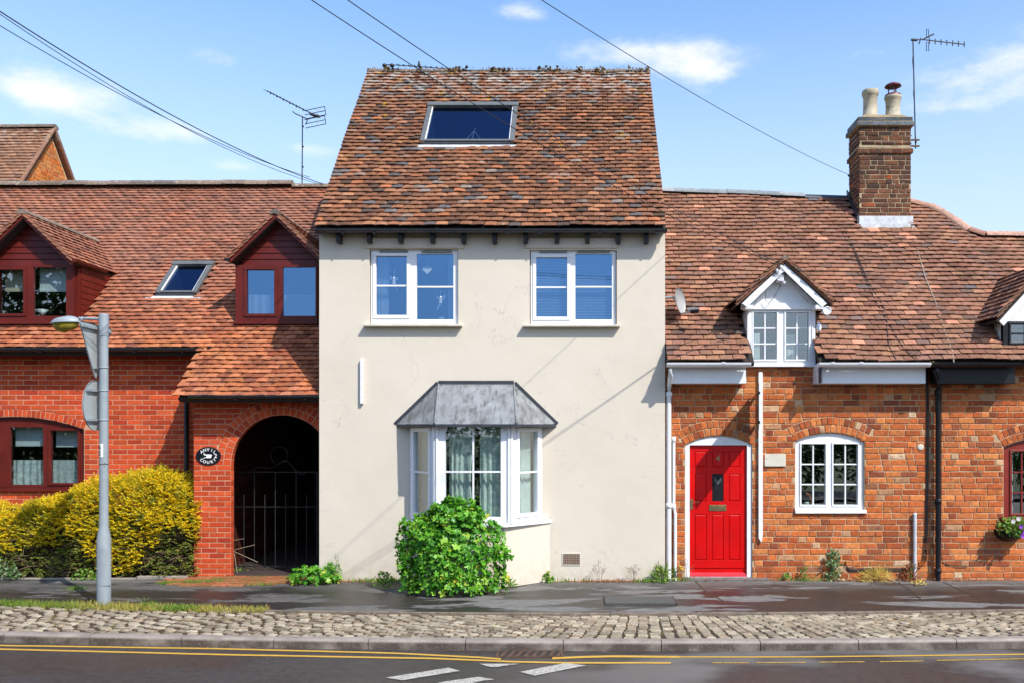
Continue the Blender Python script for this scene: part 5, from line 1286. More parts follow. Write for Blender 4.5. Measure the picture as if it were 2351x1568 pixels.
for sg in (-1, 1):
    A = Vector((d3c+sg*rh3, Yv3, zev3)); B = Vector((d3c, Yv3, zap3)); nrm = Vector((sg*s2,0,c_)); ybe, ybr = 11.75+(zev3-3)+.1, 11.75+(zap3-3)+.1
    q = [A,B,Vector((d3c,ybr,zap3)),Vector((A.x,ybe,zev3))]
    MB().add([p-nrm*.02 for p in q]+[p-nrm*.05 for p in q], [(0,1,2,3),(7,6,5,4),(0,4,5,1),(1,5,6,2),(2,6,7,3),(3,7,4,0)]).build('roof_slope', MT['felt'], D3)
    MB().prism([(A.x-sg*.06,A.z-.02),(d3c,zap3-.05),(d3c,zap3-.17),(A.x-sg*.12,A.z-.08)], Yv3+.01, Yv3+.035).build('barge_board', MT['white'], D3)
    if sg > 0: org, a_, ss = (A.x, Yv3-.02, zev3), (0,1,0), (-c_,0,s2)
    else: org, a_, ss = (A.x, ybr, zev3), (0,-1,0), (c_,0,s2)
    def kd(u, v, org=org, a_=a_, ss=ss):
        p = Vector(org)+Vector(a_)*u+Vector(ss)*v; return p.z > rzC(p.y)-.08
    tile_roof(HD, D3, org, a_, ss, rl, ybr-Yv3+.02, TC, keep=kd, wob=(.008,.006,.9), seed=71+sg)
    vb = MB()
    for k in range(int(rl/.085)):
        t = k*.085+.02; p = A+Vector((-sg*c_,0,s2))*t; q_ = p+Vector((-sg*c_,0,s2))*.12
        vb.prism([(p.x,p.z+.028),(q_.x,q_.z+.004),(q_.x,q_.z-.014),(p.x,p.z+.008)], Yv3-.03, Yv3+.02)
    vb.build('verge_tiles', MT['tile_right'], D3)
q = MB(); q.box(d3c-h3+.07,d3c+h3-.07,12.5,12.52,zb3-.3,z3t); q.build('dormer_room', MT['roommat'], D3)
# downpipes
xw = X(1536,12.02); downpipe(hC, [(X(1540,11.72),11.72,Z(846,11.72)),(X(1540,11.72),11.74,Z(862,11.74)),(xw,11.98,Z(885,11.98)),(xw,12.03,Z(905,12.03)),(xw,12.03,.0)], .034, MT['white'], [(xw,12.03,Z(905,12.03)),(xw,12.03,Z(1160,12.03))])
xq = X(1547,12.05); downpipe(hC, [(xq,12.06,Z(1005,12.06)),(xq,12.06,Z(1158,12.06)),(xq+.02,12.05,Z(1180,12.05)),(xq+.02,12.05,.0)], .022, MT['white'], [(xq,12.06,Z(1008,12.06)),(xq,12.06,Z(1163,12.06))])
xb = X(2153,12.03); downpipe(hD, [(X(2150,11.74),11.74,Z(842,11.74)),(X(2150,11.74),11.75,Z(855,11.75)),(xb,11.98,Z(885,11.98)),(xb,12.02,Z(900,12.02)),(xb,12.02,.01)], .036, MT['black'], [(X(2150,11.74),11.745,Z(850,11.745)),(xb,12.02,Z(900,12.02)),(xb,12.02,Z(1150,12.02)),(xb,12.02,Z(1310,12.02))])
HC.finish(); HD.finish()
# ================================================================== ground, road, pavement, kerb, setts
ZR = -.15
def kerbY(x): return 8.70+.0077*(x-.7)**2                   # front foot of the kerb
def kerbZ(x): return -.05
def settY(x):                                               # back edge of the setts
    t = min(max((x+1.5)/4.5, 0), 1); return 9.95+.055*(x-.2)**2*(.16 if x > 0 else .20)
def grid_sheet(xs, y0f, y1f, zf, ny, name, mat, **kw):
    b = MB(); vs = []
    for x in xs:
        for j in range(ny+1):
            y = y0f(x)+(y1f(x)-y0f(x))*j/ny; vs.append((x, y, zf(x, y)))
    n = ny+1
    b.add(vs, [(i*n+j, (i+1)*n+j, (i+1)*n+j+1, i*n+j+1) for i in range(len(xs)-1) for j in range(ny)], True)
    return b.build(name, mat, None, kind='structure', **kw)
def road_mat():
    m, n, l, p = newmat('damp worn asphalt'); g = NG(n, l)
    big = g.noise(.55, 4, .55, (1,1.8,1)); fine = g.noise(140, 3, .8); med = g.noise(14, 5, .7)
    agg = n.new('ShaderNodeTexVoronoi'); agg.inputs['Scale'].default_value = 95; l.new(g.pos, agg.inputs['Vector'])
    spk = g.rng(agg.outputs['Distance'], .0, .35, 1, 0)
    c = g.mix(g.rng(med, .3, .7), (.030,.024,.020), (.062,.050,.042))
    sepc = n.new('ShaderNodeSeparateColor'); l.new(agg.outputs['Color'], sepc.inputs[0])
    sel = g.math('MULTIPLY', spk, g.rng(sepc.outputs[0], .62, .92, 0, .9)); c = g.mix(sel, c, (.26,.22,.18))
    sx_ = n.new('ShaderNodeSeparateXYZ'); l.new(g.pos, sx_.inputs[0])
    right = g.rng(sx_.outputs[0], -2.0, 1.0)
    dry = g.math('MULTIPLY', g.rng(big, .47, .60), g.math('MULTIPLY', right, .85)); c = g.mix(dry, c, (.15,.135,.12))
    l.new(c, p.inputs['Base Color'])
    l.new(g.math('ADD', g.rng(big, .42, .60, .34, .66), g.math('MULTIPLY', med, .12)), p.inputs['Roughness'])
    h = g.math('ADD', g.math('MULTIPLY', spk, .6), g.math('MULTIPLY', fine, .5))
    g.bump(h, .0032, p); p.inputs['Specular IOR Level'].default_value = .5
    return m
def pave_mat():
    m, n, l, p = newmat('wet tarmac pavement'); g = NG(n, l)
    sx_ = n.new('ShaderNodeSeparateXYZ'); l.new(g.pos, sx_.inputs[0])
    a = g.noise(.9, 6, .62, (.55,2.2,1), dist=.4); med = g.noise(30, 4, .75); fine = g.noise(180, 2, .8)
    dryf = g.rng(a, .53, .56); 
    lift = g.rng(sx_.outputs[1], 11.2, 11.95, 0, .75)             # drier towards the walls
    rgt = g.rng(sx_.outputs[0], -3.2, -1.2)
    dry2 = g.math('MULTIPLY', lift, g.rng(g.noise(1.6, 5, .6, (.6,1.5,1)), .36, .5))
    dryT = g.math('MAXIMUM', g.math('MULTIPLY', dryf, g.rng(rgt, 0, 1, .55, 1)), dry2)
    c = g.mix(g.rng(med, .3, .7), (.017,.0155,.014), (.042,.038,.034))
    c = g.mix(g.rng(g.noise(3.1, 3, .6, (.7,1.6,1)), .52, .66, 0, .5), c, (.062,.043,.032))
    c = g.mix(g.math('MULTIPLY', dryT, g.rng(g.noise(22, 5, .7, (.4,1.6,1)), .3, .62, .35, 1)), c, (.20,.19,.175))
    c = g.mix(g.rng(g.noise(11, 6, .7), .60, .74, 0, .4), c, (.10,.085,.06))
    l.new(c, p.inputs['Base Color'])
    l.new(g.math('ADD', g.rng(dryT, 0, 1, .34, .85), g.math('MULTIPLY', med, .14)), p.inputs['Roughness'])
    g.bump(g.math('ADD', g.math('MULTIPLY', fine, .5), g.math('MULTIPLY', g.noise(2.4, 3), 2.2)), .005, p); p.inputs['Specular IOR Level'].default_value = .38
    return m
MT['road'] = road_mat(); MT['pave'] = pave_mat()
MT['earth'] = simple('dark garden earth', (.055,.036,.022), .95, var=.4, vscale=9, bump=(25,.02))
MT['field'] = simple('open ground', (.10,.12,.05), .95, var=.3, vscale=.3)
MT['bed'] = simple('mossy sett joints', (.06,.032,.016), .95, var=.45, vscale=13, bump=(50,.012), dirt=((.14,.12,.03), 3.5, .52, .68))
b = MB(); b.add([(-900,-900,-.32),(900,-900,-.32),(900,900,-.32),(-900,900,-.32)], [(0,1,2,3)]); b.build('ground', MT['field'], None, kind='structure')
b = MB(); b.add([(-120,-8.5,ZR-.012),(120,-8.5,ZR-.012),(120,3,ZR-.012),(-120,3,ZR-.012)], [(0,1,2,3)]); 
xs = [-30+i*.5 for i in range(121)]
grid_sheet(xs, lambda x: -4.0, lambda x: kerbY(max(min(x,9),-11))+.02, lambda x, y: ZR+.0-(.0 if y < 7 else 0), 3, 'road', MT['road'])
grid_sheet(xs, lambda x: -8.0, lambda x: -4.0, lambda x, y: ZR+.10, 2, 'far_pavement', MT['pave'])
# setts bed, pavement, soil
xs = [-13+i*.25 for i in range(100)]
kb = lambda x: kerbY(x)+.128
grid_sheet(xs, kb, settY, lambda x, y: -.072+.018*(y-8.8), 4, 'sett_bed', MT['bed'])
def pz(x, y): return -.035+.032*min(max((y-10)/2,0),1)+.006*noise.noise(Vector((x*.7,y*.9,0)))
xs = [-13+i*.16 for i in range(152)]
def gardY(x): return 12.22 if x < -5.53 else 17.3 if x < -3.62 else 12.4
grid_sheet(xs, settY, lambda x: 12.22 if x < -5.5 else 12.3, pz, 10, 'pavement', MT['pave'])
b = MB(); b.add([(-13,12.21,-.003),(-5.5,12.21,-.003),(-5.5,13.3,-.003),(-13,13.3,-.003)], [(0,1,2,3)]); b.build('garden_soil', MT['earth'], None, kind='structure')
b = MB(); b.add([(-5.53,12.29,.0),(-3.62,12.29,.0),(-3.62,17.3,.02),(-5.53,17.3,.02)], [(0,1,2,3)]); b.build('passage_floor', simple('dark passage floor', (.045,.03,.025), .9, var=.3), None, kind='structure')
MT['kerb'] = None
def kerb_mat():
    m, n, l, p = newmat('weathered concrete kerb'); g = NG(n, l)
    c = g.mix(g.rng(g.noise(5, 5, .65), .3, .7), (.20,.165,.135), (.34,.29,.245))
    v = n.new('ShaderNodeTexVoronoi'); v.inputs['Scale'].default_value = 75; l.new(g.pos, v.inputs['Vector'])
    sz = n.new('ShaderNodeSeparateXYZ'); l.new(g.pos, sz.inputs[0])
    low = g.math('MULTIPLY', g.rng(sz.outputs[2], -.062, -.085), g.rng(g.noise(3.2, 5, .6), .30, .55))
    c = g.mix(g.math('MULTIPLY', low, .88), c, (.055,.04,.03))
    sepc = n.new('ShaderNodeSeparateColor'); l.new(v.outputs['Color'], sepc.inputs[0])
    st = g.math('MULTIPLY', g.rng(v.outputs['Distance'], .1, .38, 1, 0), g.rng(sepc.outputs[0], .74, .9, 0, .9))
    c = g.mix(g.math('MULTIPLY', st, g.rng(low, 0, 1, .25, 1)), c, (.50,.42,.32))
    l.new(c, p.inputs['Base Color']); p.inputs['Roughness'].default_value = .62
    g.bump(g.math('ADD', g.math('MULTIPLY', st, .7), g.noise(60, 4)), .004, p); return m
MT['kerb'] = kerb_mat()
kt = props(bpy.data.objects.new('kerb', None), None, None, None, 'structure'); COL.objects.link(kt)
x = X(4, 9.02); seams = [X(p, kerbY(X(p,8.9))) for p in (-410,-200,5,205,415,628,845,1068,1293,1519,1746,1972,2197,2420,2640)]
for s0, s1 in zip(seams, seams[1:]):
    b = MB(); n = 6; prof = [(0,ZR-.05),(0,-.080),(.004,-.068),(.014,-.056),(.03,-.050),(.118,-.048),(.125,-.055),(.125,ZR-.05)]; vs = []
    for i in range(n+1):
        x = s0+.004+(s1-s0-.008)*i/n; e = .004 if i in (0, n) else 0
        for y, z in prof: vs.append((x, kerbY(x)+y+(e if y < .06 else -e), z-(e if z > -.1 else 0)))
    k = len(prof)
    b.add(vs, [(i*k+j, (i+1)*k+j, (i+1)*k+(j+1)%k, i*k+(j+1)%k) for i in range(n) for j in range(k)]+[tuple(range(k)), tuple(range((n+1)*k-1, n*k-1, -1))])
    b.build('kerbstone', MT['kerb'], kt)
# granite setts, laid in columns across the strip
MT['sett'] = pieces('lichened granite sett', [(0,(.26,.205,.145)),(.3,(.40,.34,.25)),(.55,(.19,.15,.105)),(.8,(.47,.40,.29)),(1,(.32,.24,.16))], .8, (22,.35), (35,.008),
    [((.10,.075,.045),9,.55,.70,.6),((.22,.20,.06),6,.62,.74,.55),((.60,.56,.48),14,.60,.70,.5)])
def sett_mesh(w_, d_, seed):
    rn = random.Random(seed); n = 4; vs = []
    pts = []
    for cx_, cy_ in ((1,.72),(.74,1),(-.74,1),(-1,.72),(-1,-.72),(-.74,-1),(.74,-1),(1,-.72)):
        pts.append((cx_*w_/2*rn.uniform(.92,1.04), cy_*d_/2*rn.uniform(.92,1.05)))
    for f, z in ((1.0,-.05),(1.0,.002),(.96,.007),(.90,.009)):
        for q in pts: vs.append((q[0]*f, q[1]*f, z+rn.uniform(-.002,.002)))
    fs = [(j*8+i, j*8+(i+1)%8, (j+1)*8+(i+1)%8, (j+1)*8+i) for j in range(3) for i in range(8)]+[tuple(range(24,32))]
    return MB().add(vs, fs).mesh('sett', MT['sett'])
SM = [sett_mesh(.128, .118, k) for k in range(10)]
allset = []; rn = random.Random(77); xk = -10.0
while xk < 6.6:
    slant = .55*max(0, -(xk+.2))*.32 if xk < -.2 else -.35*(xk-.2)*.25*0
    slant = max(min(-(xk-1.0)*.22, 1.1), -.9)
    y0, y1 = kerbY(xk)+.20, settY(xk)-.04; y = y0+rn.uniform(-.02,.02)
    while y < y1:
        sx_ = rn.uniform(.74,.95); sy_ = rn.uniform(.52,.80); t = (y-y0)
        px_ = xk+t*slant+rn.uniform(-.008,.008)
        if y < kerbY(px_)+.17 or y > settY(px_)-.05: y += .1; continue
        M = Matrix.Translation((px_, y, -.068+.018*(y-8.8)+rn.uniform(-.0045,.003))) @ Matrix.Rotation(rn.gauss(0,.05)-math.atan(slant)*.5,4,'Z') @ Matrix.Rotation(rn.gauss(0,.018),4,'X') @ Matrix.Diagonal((sx_, sy_, 1, 1))
        allset.append((0 if in_view(M.translation, -8) else 1, y-kerbY(xk), M, rn.randrange(10))); y += .118*sy_+.017
    xk += .138+rn.uniform(-.007,.007)
allset.sort(key=lambda t: t[:2])
st_root = props(bpy.data.objects.new('sett_strip', None), None, None, None, 'structure'); COL.objects.link(st_root); b = MB()
for i, (_, _, M, k) in enumerate(allset):
    if i < 296: o = bpy.data.objects.new('sett', SM[k]); link(o, st_root); o.matrix_basis = M
    else: b.add([M @ v.co for v in SM[k].vertices], [tuple(p.vertices) for p in SM[k].polygons])
b.build('setts', MT['sett'], st_root, kind='stuff')
# stone edging between setts and pavement
MT['edging'] = simple('worn edging', (.17,.13,.095), .85, var=.35, vscale=8, bump=(40,.006), dirt=((.30,.26,.20), 9, .58, .7))
ed = props(bpy.data.objects.new('edging', None), None, None, None, 'structure'); COL.objects.link(ed)
xk = -4.2
while xk < 7:
    ln = .9+random.uniform(-.02,.02); b = MB(); vs = []
    for i in range(5):
        x = xk+.004+(ln-.008)*i/4
        for dy, z in ((-.045,-.08),(-.042,-.022),(-.03,-.016),(.0,-.016),(.006,-.03),(.006,-.08)): vs.append((x, settY(x)+dy, z))
    b.add(vs, [(i*6+j, (i+1)*6+j, (i+1)*6+(j+1)%6, i*6+(j+1)%6) for i in range(4) for j in range(6)]+[tuple(range(6)), tuple(range(29,23,-1))]); b.build('edging_stone', MT['edging'], ed); xk += ln
# garden edging kerb and dark brick paving before the arch
MT['conc'] = simple('old concrete', (.30,.26,.21), .85, var=.25, vscale=8, bump=(50,.004))
MB().box(X(318,12.25),-5.55,12.19,12.28,-.03,.035).build('garden_edging', MT['conc'], None, kind='structure', bevel=.008)
MB().box(-13,X(316,12.25),12.16,12.24,-.03,.012).build('garden_edging', MT['conc'], None, kind='structure', bevel=.006)
MT['paver'] = pieces('mossy brick paver', [(0,(.34,.10,.045)),(.4,(.24,.085,.04)),(.7,(.40,.15,.07)),(1,(.20,.08,.045))], .85, (20,.35), (40,.006), [((.14,.14,.035),4,.46,.62,.75),((.35,.24,.14),12,.6,.7,.5)])
pv = props(bpy.data.objects.new('brick_paving', None), None, None, None, 'structure'); COL.objects.link(pv)
for r_ in range(8):
    yy = 11.62+r_*.105; xa = -5.75+max(0,(3-r_))*.12; xb = -3.66-max(0, (2-r_))*.5; x = xa-(r_%2)*.1
    while x < xb:
        MB().box(x,x+.205,yy,yy+.096,-.03,.006+random.uniform(-.003,.003)).build('brick', MT['paver'], pv, bevel=.006); x += .215
# cast iron gully, cover, painted lines
gc = G(1215,1509); gt = empty('gully_grate', (gc.x, gc.y, ZR), 'rusty cast iron gully grate against the kerb with slanted slots', 'drain grate')
MT['rustiron'] = simple('rusty cast iron', (.13,.075,.045), .7, metal=.3, var=.5, vscale=20, bump=(60,.003))
gw, gd = .62, .16; gy1 = kerbY(gc.x)-.015; gy0 = gy1-.22
MB().box(gc.x-.31,gc.x+.31,gy0,gy1,ZR+.0015,ZR+.0045).build('pit_shade', MT['felt'], gt)  # flat dark plate under the bars; its colour stands for the pit's shade
fr_ = MB(); fr_.box(gc.x-.33,gc.x-.31,gy0-.02,gy1,ZR-.01,ZR+.012).box(gc.x+.31,gc.x+.33,gy0-.02,gy1,ZR-.01,ZR+.012).box(gc.x-.31,gc.x+.31,gy0-.02,gy0,ZR-.01,ZR+.012).box(gc.x-.31,gc.x+.31,gy1-.015,gy1,ZR-.01,ZR+.0115); fr_.build('frame', MT['rustiron'], gt)
for k in range(8):
    x = gc.x-.29+k*.078; MB().add([(x,gy0,ZR+.005),(x+.034,gy0,ZR+.005),(x+.034-.02+.06,gy1-.015,ZR+.005),(x+.04,gy1-.015,ZR+.005),(x,gy0,ZR+.013),(x+.034,gy0,ZR+.013),(x+.034-.02+.06,gy1-.015,ZR+.013),(x+.04,gy1-.015,ZR+.013)],[(3,2,1,0),(4,5,6,7),(0,1,5,4),(1,2,6,5),(2,3,7,6),(3,0,4,7)]).build('grate_bar', MT['rustiron'], gt)
cv = empty('inspection_cover', G(1465,1377,-.02), 'long narrow grey cover set flush in the pavement', 'cover'); c0, c1 = G(1390,1386,-.02), G(1543,1370,-.02)
MB().box(c0.x,c1.x,c0.y,c1.y,-.04,-.008).build('plate', simple('grey cast cover', (.075,.075,.07), .7, var=.25, vscale=40, bump=(130,.004)), cv)
MB().box(c0.x-.012,c0.x-.002,c0.y-.01,c1.y+.01,-.04,-.009).build('rim', MT['felt'], cv); MB().box(c1.x+.002,c1.x+.012,c0.y-.01,c1.y+.01,-.04,-.009).build('rim', MT['felt'], cv)
def paint_mat(name, col, wear, wc):
    m, n, l, p = newmat(name); g = NG(n, l)
    c = g.mix(g.rng(g.noise(18, 6, .7), .3, .7, .0, .3), col, tuple(v*.6 for v in col))
    c = g.mix(g.rng(g.noise(45, 5, .75), wear, wear+.1, 0, .85), c, wc); l.new(c, p.inputs['Base Color']); p.inputs['Roughness'].default_value = .5
    g.bump(g.noise(140, 3), .003, p); return m
MT['yellow'] = paint_mat('yellow road paint', (.62,.36,.05), .60, (.12,.09,.06)); MT['roadwhite'] = paint_mat('white road paint', (.50,.47,.41), .50, (.12,.10,.09))
MT['yellowworn'] = paint_mat('worn yellow road paint', (.55,.34,.06), .50, (.05,.042,.035))
def ribbon(px, w_, mat, name='yellow_line', z=ZR+.004):
    pts = [G(*p) for p in px]; L = []
    for i in range(len(pts)-1):
        n = max(1, int((pts[i+1]-pts[i]).length/.12)); L += [pts[i].lerp(pts[i+1], k/n) for k in range(n)]
    L.append(pts[-1]); b = MB(); vs = []
    for i, p in enumerate(L):
        j = noise.noise(p*9)*.006; vs += [(p.x, p.y-w_/2+j, z), (p.x, p.y+w_/2+j*.6+noise.noise(p*21)*.004, z)]
    b.add(vs, [(2*i, 2*i+2, 2*i+3, 2*i+1) for i in range(len(L)-1)]); return b.build(name, mat, None, kind='structure')
ribbon([(-60,1480.5),(0,1481.6),(500,1489),(900,1499),(1100,1509),(1150,1513)], .055, MT['yellow'])
ribbon([(-60,1489),(0,1490),(530,1503),(1000,1511.5),(1180,1519),(1300,1521.5),(1540,1521.5)], .055, MT['yellow'])
ribbon([(1268,1511),(1340,1508),(1400,1506.5),(1560,1508)], .075, MT['yellow']); ribbon([(1560,1508),(1825,1508),(2100,1505),(2420,1501)], .045, MT['yellow'])
for a_, c_ in (((1635,1521.5),(1720,1521.3)),((1735,1521),(1850,1520.5)),((1880,1520),(1985,1519)),((2020,1519),(2120,1517)),((2150,1516),(2420,1511))): ribbon([a_, c_], .032, MT['yellowworn'])
for poly in ([(885,1556),(1030,1533),(1056,1540.5),(924,1562)], [(1100,1524),(1193,1524),(1136,1532),(1121,1530.6)], [(1194,1542.7),(1299,1522.4),(1346,1528),(1227,1551.3)], [(1004,1568),(1040,1562),(1101,1554),(1116,1557),(1136,1560),(1108,1563),(1084,1569),(1010,1600),(960,1590)]):
    b = MB(); vs = [G(*p) for p in poly]; b.add([(v.x, v.y, ZR+.006) for v in vs], [tuple(range(len(vs)-1,-1,-1))]); b.build('white_marking', MT['roadwhite'], None, kind='structure')

def crack(pts, name='pavement_crack'):
    P_ = [G(*p, -.014) for p in pts]; b = MB(); L = []
    for i in range(len(P_)-1):
        n = max(1, int((P_[i+1]-P_[i]).length/.04)); L += [P_[i].lerp(P_[i+1], k/n) for k in range(n)]
    vs = []
    for p in L: j = noise.noise(p*6)*.03; w_ = .008+.007*abs(noise.noise(p*15)); z = pz(p.x, p.y)+.004; vs += [(p.x-w_+j, p.y, z), (p.x+w_+j, p.y, z)]
    b.add(vs, [(2*i, 2*i+1, 2*i+3, 2*i+2) for i in range(len(L)-1)]); return b.build(name, MT['bed'], None, kind='structure')
crack([(1595,1336),(1612,1350),(1625,1362),(1665,1378)]); crack([(2062,1338),(2095,1356),(2120,1380)]); crack([(2165,1338),(2215,1358),(2250,1374),(2310,1385)])
# ================================================================== lamp post and road signs
Yp = 10.54; xp = X(238.5, Yp); zp = -.03
lp = empty('lamp_post', (xp, Yp, zp), 'grey lamp post with a wider foot and a short arm behind the setts', 'lamp post')
zt_ = lambda p: Z(p, Yp)
b = MB(); b.lathe((xp,Yp,0), [(.078,zp-.05),(.079,zp+.1),(.079,zt_(1237)),(.070,zt_(1225)),(.052,zt_(1207)),(.051,zt_(1140)),(.049,zt_(775)),(.049,zt_(771))], 28); b.build('post', MT['galv'], lp)
MB().lathe((xp,Yp,0), [(.054,zt_(772)),(.055,zt_(768)),(.055,zt_(724)),(.052,zt_(721.5)),(.02,zt_(721))], 28).build('post_cap', MT['galv'], lp)
MB().add([(xp+.01+.0795*math.sin(a_)*1.03, Yp-.0795*math.cos(a_)*1.03, z) for z in (zt_(1342),zt_(1258)) for a_ in (-.45+.12,-.1,.3,.7,1.1,1.35)], [(0,1,7,6),(1,2,8,7),(2,3,9,8),(3,4,10,9),(4,5,11,10)], True).build('access_door', MT['galv'], lp)
MB().tube([(xp,Yp,zt_(733.5)),(X(182,Yp),Yp,zt_(731))], .017, 10).build('arm', MT['galv'], lp)
# lantern: a boat shaped hood with an amber bowl
lx0, lx1 = X(119,Yp), X(184,Yp); zc0 = zt_(742)
def hull(z_top, z_bot, s, seg=18, rings=6, flip=1):
    b = MB(); vs = []; cx = (lx0+lx1)/2; a_ = (lx1-lx0)/2*s
    for j in range(rings+1):
        t = j/rings; r = math.cos(t*math.pi/2)**.7; z = zc0+(z_top if flip > 0 else z_bot)*math.sin(t*math.pi/2)
        for k in range(seg):
            q = 2*math.pi*k/seg; ex = math.cos(q)*a_*(r if math.cos(q) < 0 else r*1.0); wd = .115*s*(1-.25*max(math.cos(q),0)); vs.append((cx+ex, Yp+math.sin(q)*wd*r, z-.012*(math.cos(q))*-1*1.0))
    b.add(vs, [(j*seg+k, j*seg+(k+1)%seg, (j+1)*seg+(k+1)%seg, (j+1)*seg+k) for j in range(rings) for k in range(seg)], True); return b
lan = hull(.075, 0, 1.0).build('lantern', MT['galv'], lp)
hull(0, -.105, .9, flip=-1).build('bowl', MT['yellowlens'], lan)
MB().tube([((lx0+lx1)/2+(lx1-lx0)/2*1.0*math.cos(q), Yp+.117*math.sin(q)*(1-.25*max(math.cos(q),0)), zc0+.012*math.cos(q)) for q in [2*math.pi*i/28 for i in range(29)]], .009, 6).build('rim', MT['galv'], lan)
MB().lathe((X(188,Yp),Yp,zt_(733)-.018), [(.02,0),(.024,.01),(.024,.03),(.02,.04)], 12).build('collar', MT['galv'], lan)
# number sticker, cable tie
def curved(z0, z1, a0, a1, r, mat, name, par, n=6):
    v = [(xp+r*math.sin(a0+(a1-a0)*i/n), Yp-r*math.cos(a0+(a1-a0)*i/n), z) for z in (z0,z1) for i in range(n+1)]
    return MB().add(v, [(i,i+1,n+2+i,n+1+i) for i in range(n)], True).build(name, mat, par)
curved(zt_(1048), zt_(1018), -.95, .35, .0517, MT['whiteenamel'], 'number_label', lp)
for ch_, py in (('6',1026),('2',1040)): text(ch_, xp-.022, Yp-.0535, zt_(py), .078, MT['blackenamel'], lp, name='numeral', ext=.0006, tiltM=Matrix.Rotation(-.35,4,'Z'))
b = MB(); b.tube([(xp+.053*math.sin(q), Yp-.053*math.cos(q), zt_(1065)+.004*math.sin(3*q)) for q in [2*math.pi*i/16 for i in range(17)]], .0035, 5); b.tube([(xp+.03,Yp-.05,zt_(1065)),(xp+.05,Yp-.07,zt_(1062)),(xp+.062,Yp-.07,zt_(1063))], .003, 5); b.build('cable_tie', MT['cable'], lp)
th = R(92.8); ux = Vector((math.cos(th), math.sin(th), 0)); un = Vector((-math.sin(th), math.cos(th), 0))     # sign plane runs away to the right; its face looks away from the street
def sign(shape, c, off, pts, label, straps, name, cat='road sign'):
    t = empty(name, c, label, cat); b = MB(); n = len(pts)
    if sum(pts[i][0]*pts[(i+1)%n][1]-pts[(i+1)%n][0]*pts[i][1] for i in range(n)) < 0: pts = pts[::-1]
    o = Vector(c)+un*off
    A = [o+ux*p[0]+Vector((0,0,p[1])) for p in pts]; B_ = [p+un*.004 for p in A]
    b.add(A+B_, [tuple(range(n)), tuple(range(2*n-1,n-1,-1))]+[(i+n,(i+1)%n+n,(i+1)%n,i) for i in range(n)]); b.build('plate', MT['signback'], t)
    lip = MB()
    for i in range(n):
        p, q = A[i], A[(i+1)%n]; lip.add([p,q,q-un*.010,p-un*.010], [(0,1,2,3),(3,2,1,0)])
    lip.build('folded_edge', MT['galv'], t)
    for z, a0, a1 in straps:
        M = Matrix(((ux.x,un.x,0,o.x),(ux.y,un.y,0,o.y),(0,0,1,o.z),(0,0,0,1)))
        MB(M).box(a0,a1,-.030,-.002,z-.014,z+.014).build('channel', MT['galv'], t)
        MB().lathe((xp,Yp,o.z+z-.010), [(.050,0),(.0545,.001),(.0545,.019),(.050,.020)], 24).build('clamp', MT['galv'], t)
    return t
R3 = .37
def rounded_tri(sz, r, down=True):
    out = []; cs = [(-sz/2, sz*.2887), (sz/2, sz*.2887), (0, -sz*.577)]
    for k, (cx_, cz_) in enumerate(cs):
        d = math.hypot(cx_, cz_); ix, iz = cx_*(1-2*r/d), cz_*(1-2*r/d); a0 = math.atan2(cz_, cx_)
        for j in range(7): q = a0+R(60)-R(120)*j/6; out.append((ix+r*math.cos(q), iz+r*math.sin(q)))
    return out
zt3 = zt_(749); hgt = (zt_(745)-zt_(864)); sz = hgt/.80
sign('tri', (xp-.035,Yp+.02,zt_(749)-sz*.2887+.02), .075, rounded_tri(sz, .035), 'back of a triangular grey road sign clamped high on the lamp post', ((sz*.2887-.055,-sz*.44,sz*.44),(-sz*.577+.16,-.05,.06)), 'road_sign')
rr_ = (zt_(872)-zt_(988))/2
sign('round', (xp-.035,Yp+.02,zt_(930)), .075, [(rr_*math.cos(2*math.pi*i/36), rr_*math.sin(2*math.pi*i/36)) for i in range(36)], 'back of a round grey road sign clamped to the lamp post below the triangular one', ((rr_*.58,-rr_*.75,rr_*.75),(-rr_*.58,-rr_*.75,rr_*.75)), 'road_sign')

# ================================================================== plants
import numpy as np
def foliage_mat(name, stops, trans=.35, rough=.45, patches=()):
    m, n, l, p = newmat(name); g = NG(n, l); oi = n.new('ShaderNodeObjectInfo')
    r = g.math('FRACT', g.math('ADD', oi.outputs['Random'], g.geo.outputs['Random Per Island']))
    c = g.ramp(r, stops)
    for col, s_c, lo, hi, amt in patches: c = g.mix(g.rng(g.noise(s_c, 3), lo, hi, 0, amt), c, tuple(col))
    l.new(c, p.inputs['Base Color']); p.inputs['Roughness'].default_value = rough; p.inputs['Specular IOR Level'].default_value = .35
    t = n.new('ShaderNodeBsdfTranslucent'); l.new(c, t.inputs[0]); mx = n.new('ShaderNodeMixShader'); mx.inputs[0].default_value = trans
    l.new(p.outputs[0], mx.inputs[1]); l.new(t.outputs[0], mx.inputs[2]); l.new(mx.outputs[0], [k for k in n if k.type == 'OUTPUT_MATERIAL'][0].inputs[0]); return m
MT['mallow'] = foliage_mat('bright mallow leaf', [(0,(.045,.19,.014)),(.35,(.08,.29,.018)),(.7,(.15,.41,.025)),(.95,(.28,.52,.05)),(.985,(.40,.50,.06)),(1,(.60,.55,.05))], .25, .34)
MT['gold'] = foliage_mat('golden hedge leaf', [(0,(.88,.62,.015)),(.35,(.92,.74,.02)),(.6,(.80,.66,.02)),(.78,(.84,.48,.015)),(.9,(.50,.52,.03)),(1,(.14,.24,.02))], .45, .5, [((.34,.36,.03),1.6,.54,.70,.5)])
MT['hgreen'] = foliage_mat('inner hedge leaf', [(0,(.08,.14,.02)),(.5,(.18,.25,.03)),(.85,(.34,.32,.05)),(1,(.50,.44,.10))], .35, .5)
MT['ivy'] = foliage_mat('variegated ivy leaf', [(0,(.09,.17,.06)),(.5,(.16,.27,.10)),(1,(.50,.55,.34))], .25, .4)
